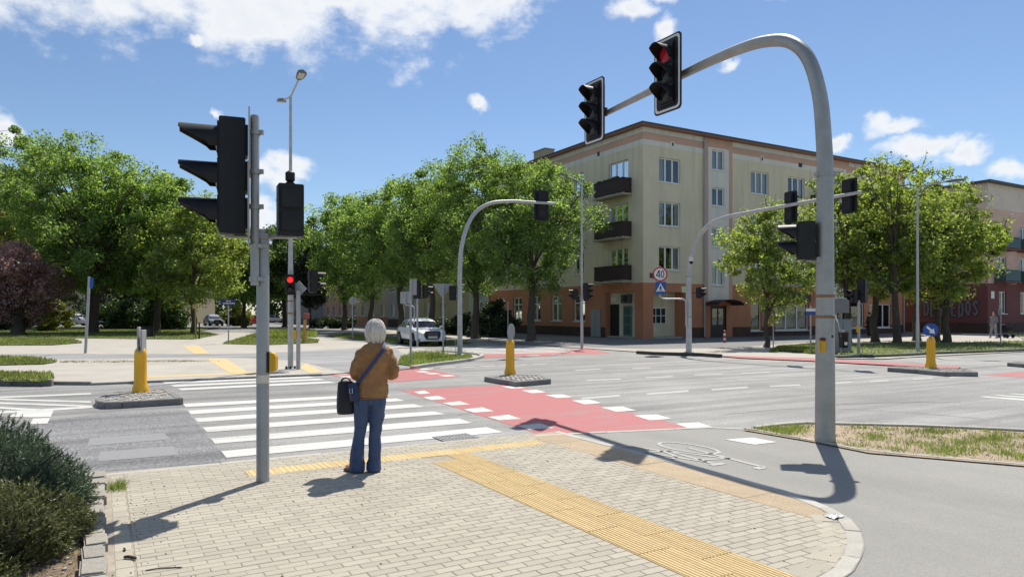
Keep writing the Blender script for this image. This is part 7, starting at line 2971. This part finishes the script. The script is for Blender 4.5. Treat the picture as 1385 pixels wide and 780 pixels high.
def ribbon(mb, line, w, th, outward):
    rings = []
    for k, p in enumerate(line):
        t = (line[min(k + 1, len(line) - 1)] - line[max(0, k - 1)]).normalized()
        o = outward(p)
        s = t.cross(o).normalized() * w / 2
        o = s.cross(t).normalized() * th / 2
        rings.append([tuple(p + s + o), tuple(p - s + o), tuple(p - s - o), tuple(p + s - o)])
    mb.loft(rings)
mb = MB()
ribbon(mb, line, .034, .004, lambda p: Vector((p.x - CX, p.y * 2.0, max(0, p.z - 1.28) * 6)).normalized())
mb.build('strap', M_strap, XB, smooth=True)
mb = MB()
mb.M = rot_
ring = [(-.022, -.031, .030), (-.022, -.033, -.018), (.012, -.033, -.018), (.012, -.031, .030)]
mb.tube(ring, .0042, 6)
mb.build('buckle', M_steel, xb, smooth=True)


# ------------------------------------------------------------------ two far passers-by
def walker(label, base, yaw, h, top_m, low_m, hair_m, stride=.18, bag=None):
    P = thing('person', label, 'person', (base[0], base[1], .035), yaw)
    k = h / 1.7
    b = MB()
    for s in (-1, 1):
        fy = stride * s
        b.tube([(s * .085, 0, .86), (s * .09, fy * .4 + .03, .47), (s * .085, fy, .08)], [.085, .055, .04], 10)
        b.tube([(s * .085, fy - .05, .045), (s * .09, fy + .08, .04), (s * .09, fy + .16, .03)], [.04, .042, .025], 8)
        b.tube([(s * .18, 0, 1.38), (s * .235, -.03 - fy * .3, 1.12), (s * .22, .10 - fy * .4, .90)], [.052, .042, .028], 8)
        hand(b, (s * .22, .10 - fy * .4, .90), (0, .3, -.95), (-s, 0, 0), 1.0, .4, side=1)
    b.loft([ell_ring((0, 0, z), a, c, 16) for z, a, c in ((.80, .15, .11), (.95, .16, .115), (1.1, .145, .10), (1.28, .175, .11), (1.40, .15, .09), (1.45, .06, .055), (1.52, .05, .05))])
    b.ball((0, .015, 1.60), (.073, .092, .112), 14, 12, headfn)
    b.tube([(0, .10, 1.61), (0, .118, 1.585), (0, .10, 1.57)], [.009, .013, .009], 6)
    for s in (-1, 1):
        b.ball((s * .074, .01, 1.59), (.010, .018, .03), 8, 6)
    b.v = [(x * k, y * k, z * k) for x, y, z in b.v]
    bo = b.build('body', M_skin, P, smooth=True)
    remesh(bo, .011, 2)
    c = MB()
    c.loft([ell_ring((0, 0, z), a, d, 18) for z, a, d in ((.72, .175, .13), (.95, .178, .13), (1.1, .165, .12), (1.28, .195, .13), (1.40, .17, .105), (1.46, .075, .07))])
    for s in (-1, 1):
        fy = stride * s
        c.tube([(s * .175, 0, 1.38), (s * .24, -.03 - fy * .3, 1.12), (s * .224, .09 - fy * .38, .925)], [.068, .058, .045], 10)
    c.v = [(x * k, y * k, z * k) for x, y, z in c.v]
    remesh(c.build('coat', top_m, P, smooth=True), .014, 3)
    c = MB()
    for s in (-1, 1):
        fy = stride * s
        c.tube([(s * .085, 0, .88), (s * .09, fy * .4 + .03, .47), (s * .085, fy, .10)], [.105, .078, .062], 10)
    c.v = [(x * k, y * k, z * k) for x, y, z in c.v]
    remesh(c.build('trousers', low_m, P, smooth=True), .014, 3)
    c = MB()
    c.ball((0, -.012, 1.635), (.084, .095, .100), 14, 10, lambda p: (p[0], min(p[1], .55), p[2]))
    c.v = [(x * k, y * k, z * k) for x, y, z in c.v]
    c.build('hair', hair_m, P, smooth=True)
    return P


M_cgrey = mat('grey_coat', (0.24, 0.24, 0.26), .9, .15, 6)
M_cblk = mat('black_coat', (0.018, 0.018, 0.02), .9, .2, 6)
b = gp(1344, 457.5)
walker('far person in grey clothes pushing a dark pram past the rose building', b, 1.9, 1.72, M_cgrey, mat('light_trousers', (0.30, 0.30, 0.32), .9), M_cblk)
# the pram
PR = thing('pram', 'dark pram pushed by the far person in grey', 'pram', (b[0] + .75, b[1] - .1, .035), -1.3)
mb = MB()
mb.loft([[(x, y * w, z + dz) for (y, dz) in ((-1, .0), (-.8, -.16), (.8, -.16), (1, 0), (.9, .08), (-.9, .08))] for (x, w, z) in ((-.36, .14, .62), (-.25, .21, .58), (.2, .21, .58), (.36, .15, .64))])
mb.ball((-.18, 0, .68), (.22, .215, .26), 12, 8, lambda p: (p[0], p[1], max(0, p[2])))
mb.build('carrycot', M_cblk, PR, smooth=True, angle=50)
mb = MB()
for y in (-.22, .22):
    mb.tube([(-.3, y, .12), (.28, y, .55), (.55, y, 1.0)], .012, 6)
    mb.tube([(.3, y, .12), (-.2, y, .55)], .012, 6)
mb.tube([(.55, -.22, 1.0), (.55, .22, 1.0)], .014, 6)
mb.build('frame', M_blk, PR)
for x in (-.3, .3):
    for y in (-.24, .24):
        mb = MB()
        mb.lathe([(0, -.015), (.11, -.02), (.125, -.012), (.125, .012), (.11, .02), (0, .015)], n=14, M=Matrix.Translation((x, y, .125)) @ Matrix.Rotation(PI / 2, 4, 'X'))
        mb.build('wheel', M_blk, PR, smooth=True)
b = gp(1175.5, 456.5)
walker('far person in black clothes on the pavement behind the signal post', b, .6, 1.70, M_cblk, M_cblk, M_cblk, .12)


# ------------------------------------------------------------------ cars
M_tyre = mat('tyre', (0.018, 0.018, 0.018), .85)
M_rim = mat('rim', (0.30, 0.30, 0.31), .35, .1, 10, metal=.8)
M_carglass = mat('car_glass', (0.012, 0.014, 0.016), .06, .1, 3, spec=.8)
M_trim = mat('black_trim', (0.015, 0.015, 0.016), .55)
M_head = mat('headlight', (0.55, 0.58, 0.62), .12, .1, 12, spec=.8)
M_tail = mat('tail_light', (0.30, 0.012, 0.012), .2)
M_plate = mat('number_plate', (0.62, 0.62, 0.58), .5)


def paint(name, c):
    return mat(name, c, .3, .03, 2, spec=.5, coat=.8)


def car(label, loc, yaw, pm, L=4.5, W=1.84, H=1.55, kind='suv', scale=1.0, group=None, nm='parked_car'):
    """nose towards +x of its own frame"""
    T_ = thing(nm, label, 'car', loc, yaw, group)
    T_.scale = (scale,) * 3
    # stations: x, bottom z, sill width, belt z, belt width, roof z, roof width
    if kind == 'suv':
        S = [(-.50, .45, .30, .75, .62, .80, .50), (-.485, .34, .80, .86, .84, .98, .72), (-.46, .28, .90, .95, .92, 1.10, .74), (-.38, .24, .95, .97, .97, 1.32, .72), (-.25, .23, .97, .96, 1.0, 1.48, .70), (-.10, .22, .98, .95, 1.0, H, .70),
             (.05, .22, .98, .94, 1.0, H - .01, .69), (.15, .22, .98, .93, .99, 1.42, .69), (.26, .22, .98, .94, .98, 1.02, .72), (.38, .23, .97, .88, .95, .93, .72), (.455, .25, .93, .78, .90, .84, .70), (.49, .28, .80, .66, .78, .72, .60), (.50, .36, .55, .56, .60, .60, .45)]
    else:
        S = [(-.50, .42, .40, .72, .66, .78, .5), (-.485, .32, .82, .84, .84, .92, .72), (-.45, .26, .92, .90, .92, 1.0, .74), (-.36, .22, .96, .92, .96, 1.22, .70), (-.24, .21, .97, .92, 1.0, H - .04, .68), (-.10, .2, .98, .91, 1.0, H, .68),
             (.05, .2, .98, .9, 1.0, H - .02, .67), (.14, .2, .98, .89, .99, H - .14, .67), (.26, .2, .97, .88, .97, .95, .72), (.38, .22, .96, .80, .94, .85, .72), (.46, .24, .92, .70, .88, .76, .70), (.49, .28, .78, .6, .76, .64, .6), (.50, .36, .5, .5, .55, .54, .4)]
    hw = W / 2

    def half(st, t):
        x, zb, ws, zt, wb, zr, wr = st
        pts = [(0.0, zb), (ws * .9, zb), (ws, zb + .10), (wb * 1.0, (zb + zt) / 2 + .06), (wb * .985, zt), (wr + (wb - wr) * .35, zt + (zr - zt) * .62), (wr, zr - (zr - zt) * .10), (wr * .72, zr - .012), (0, zr)]
        f = t * (len(pts) - 1)
        i = min(int(f), len(pts) - 2)
        f -= i
        return (pts[i][0] + (pts[i + 1][0] - pts[i][0]) * f, pts[i][1] + (pts[i + 1][1] - pts[i][1]) * f)

    def stat(u):
        f = u * (len(S) - 1)
        i = min(int(f), len(S) - 2)
        f -= i
        return tuple(S[i][q] + (S[i + 1][q] - S[i][q]) * f for q in range(7))

    def u_at(x):
        for i in range(len(S) - 1):
            if S[i][0] <= x <= S[i + 1][0]:
                return (i + (x - S[i][0]) / (S[i + 1][0] - S[i][0])) / (len(S) - 1)
        return 1.0

    def P(u, t, side, off=0.0):
        st = stat(u)
        y, z = half(st, t)
        y *= hw
        return (st[0] * L + (off if st[0] > 0 else -off) * (0.6 if t > .55 and (u < .45 or u > .5) else 0), side * (y + off * (1 if t < .78 else .3)), z + (off if t > .5 else 0))
    mb = MB()
    NU, NT = (len(S) - 1) * 3, 24
    rings = []
    for a in range(NU + 1):
        u = a / NU
        r = [P(u, k / NT, 1) for k in range(NT + 1)]
        r2 = [P(u, k / NT, -1) for k in range(NT - 1, 0, -1)]
        rings.append(r + r2)
    mb.loft(rings)
    bd = mb.build('body', pm, T_, smooth=True, angle=38)

    def patch(nm_, m, x0, x1, t0, t1, side, off=.006, nu=6, nt_=5, par=bd, skew=0.0):
        mb = MB()
        g = []
        for i in range(nu + 1):
            for j in range(nt_ + 1):
                t = t0 + (t1 - t0) * j / nt_
                x = x0 + (x1 - x0) * i / nu
                x = x + skew * (j / nt_) * (1 if i < nu / 2 else -1) * abs(i - nu / 2) / (nu / 2)
                g.append(P(u_at(x), t, side, off))
        mb.add(g, [((i * (nt_ + 1) + j), ((i + 1) * (nt_ + 1) + j), ((i + 1) * (nt_ + 1) + j + 1), (i * (nt_ + 1) + j + 1)) for i in range(nu) for j in range(nt_)])
        return mb.build(nm_, m, par, smooth=True)
    for s in (-1, 1):
        patch('side_window', M_carglass, -.235, -.02, .52, .735, s, skew=.02)
        patch('side_window', M_carglass, -.005, .185, .52, .735, s, skew=.02)
        patch('quarter_window', M_carglass, -.355, -.25, .53, .70, s)
        patch('windscreen', M_carglass, .16, .255, .64, 1.0, s, .008)
        patch('rear_window', M_carglass, -.455, -.375, .66, 1.0, s, .008)
        patch('sill_trim', M_trim, -.42, .42, .13, .27, s, .008, nu=14)
        patch('headlight', M_head, .435, .486, .43, .56, s, .012)
        patch('tail_light', M_tail, -.492, -.455, .42, .56, s, .010)
        patch('bumper_intake', M_trim, .468, .492, .14, .30, s, .012)
        patch('door_gap', M_trim, -.014, -.010, .28, .52, s, .004, nu=1)
        patch('door_handle', M_trim if kind != 'suv' else pm, .03, .065, .455, .475, s, .018, nu=2, nt_=1)
        m2 = MB()
        x, y, z = P(u_at(.175), .52, s)
        m2.ball((x - .02, y + s * .12, z + .08), (.06, .10, .07), 10, 8)
        m2.box((x - .02, y + s * .03, z + .03), (.05, .12, .03))
        m2.build('mirror', pm, bd, smooth=True)
    mb = MB()
    gx = .4975 * L
    ww, zc, hh = hw * .50, .60, .23
    mb.add([(gx - .05 * abs(y) - .012 * (z - zc) / .2, y * ww, z) for (y, z) in ((-.75, zc - hh), (.75, zc - hh), (1.0, zc - hh * .2), (1.0, zc + hh * .6), (.85, zc + hh), (-.85, zc + hh), (-1, zc + hh * .6), (-1, zc - hh * .2))] +
           [(gx - .12 + .05, y * ww * 1.03, z) for (y, z) in ((-.75, zc - hh), (.75, zc - hh), (1.0, zc - hh * .2), (1.0, zc + hh * .6), (.85, zc + hh), (-.85, zc + hh), (-1, zc + hh * .6), (-1, zc - hh * .2))],
           [(0, 1, 2, 3, 4, 5, 6, 7)] + [(i, i + 8, (i + 1) % 8 + 8, (i + 1) % 8) for i in range(8)])
    gb = mb.build('grille', M_trim, bd)
    gb.location = (.085, 0, .01)
    for k in range(5):
        mb = MB()
        mb.box((gx + .025, 0, zc - hh * .7 + k * .07), (.012, ww * 1.3, .012))
        mb.build('grille_bar', M_rim, gb)
    mb = MB()
    mb.box((gx + .092, 0, .50), (.012, .52, .115))
    mb.build('number_plate', M_plate, T_)
    mb = MB()
    mb.box((-.5 * L - .004, 0, .70), (.012, .52, .115))
    mb.build('number_plate', M_plate, T_)
    wr = .36 if kind == 'suv' else .315
    for x in (-.30, .305):
        for s in (-1, 1):
            R0 = Matrix.Translation((x * L, s * (hw - .10), wr)) @ Matrix.Rotation(-s * PI / 2, 4, 'X')
            mb = MB()
            mb.lathe([(wr * 1.16, .03), (wr * 1.16, .108), (wr * 1.04, .112), (wr * 1.02, .03)], n=28, M=R0)
            mb.build('wheel_arch', M_trim, T_, smooth=True)
            mb = MB()
            mb.lathe([(wr * .68, -.10), (wr * .97, -.11), (wr, -.08), (wr, .10), (wr * .96, .118), (wr * .70, .112), (wr * .66, .085), (0, .08)], n=28, M=R0)
            ty_ = mb.build('wheel', M_tyre, T_, smooth=True)
            mb = MB()
            for q in range(5):
                a = 2 * PI * q / 5
                for e in (-.10, .10):
                    p0 = R0 @ Vector((.06 * math.cos(a), .06 * math.sin(a), .105))
                    p1 = R0 @ Vector((wr * .67 * math.cos(a + e), wr * .67 * math.sin(a + e), .112))
                    mb.bar(p0, p1, .035)
            mb.lathe([(0, .115), (.06, .113), (.065, .10), (.0, .095)], n=12, M=R0)
            mb.lathe([(wr * .70, .10), (wr * .70, .118), (wr * .64, .114), (wr * .64, .10)], n=24, M=R0)
            mb.build('rim', M_rim, ty_)
    return T_


b = gp(569, 466.0)
car('white sport utility car coming out of the tree shade of the side street', (b[0], b[1], 0.0), math.radians(-66), paint('white_paintwork', (0.74, 0.76, 0.80)), kind='suv', scale=.92, nm='car')
pc = 'cars parked at the end of the left street'
b = gp(289, 440.4)
car('dark grey parked car facing the street, just left of the street name sign', (b[0], b[1], 0), math.radians(-55), paint('dark_grey_paint', (0.10, 0.13, 0.15)), 4.4, 1.78, 1.46, 'hatch', 1.0, pc)
b = gp(272, 440.2)
car('light blue parked car behind the dark grey one', (b[0], b[1] + 4, 0), math.radians(-50), paint('light_blue_paint', (0.30, 0.38, 0.48)), 4.4, 1.78, 1.55, 'hatch', 1.0, pc)
b = gp(338, 440.0)
car('red parked car seen from behind beside the left signal pole', (b[0], b[1], 0), math.radians(75), paint('red_paint', (0.40, 0.015, 0.03)), 4.3, 1.78, 1.46, 'hatch', 1.0, pc)
b = gp(371, 436.4)
car('small silver car far away right of the left signal pole', (b[0], b[1], 0), math.radians(30), paint('silver_paint', (0.5, 0.5, 0.5)), 4.3, 1.78, 1.46, 'hatch', 1.0, pc)
b = gp(93, 440.2)
car('silver estate car half hidden by trunks in the park, right of the red one', (b[0], b[1], 0), math.radians(170), paint('silver_blue_paint', (0.40, 0.44, 0.48)), 4.6, 1.8, 1.9, 'suv', 1.1, pc)
b = gp(74, 440.0)
car('red car seen end-on behind the park lawn near the purple plum tree', (b[0], b[1], 0), math.radians(-100), paint('dark_red_paint', (0.30, 0.02, 0.03)), 4.2, 1.75, 1.5, 'hatch', 1.15, pc)
b = gp(105, 439.0)
car('pale car beyond the trunks of the broad park tree', (b[0], b[1] + 3, 0), math.radians(170), paint('pale_paint', (0.55, 0.58, 0.62)), 4.4, 1.78, 1.5, 'hatch', 1.1, pc)
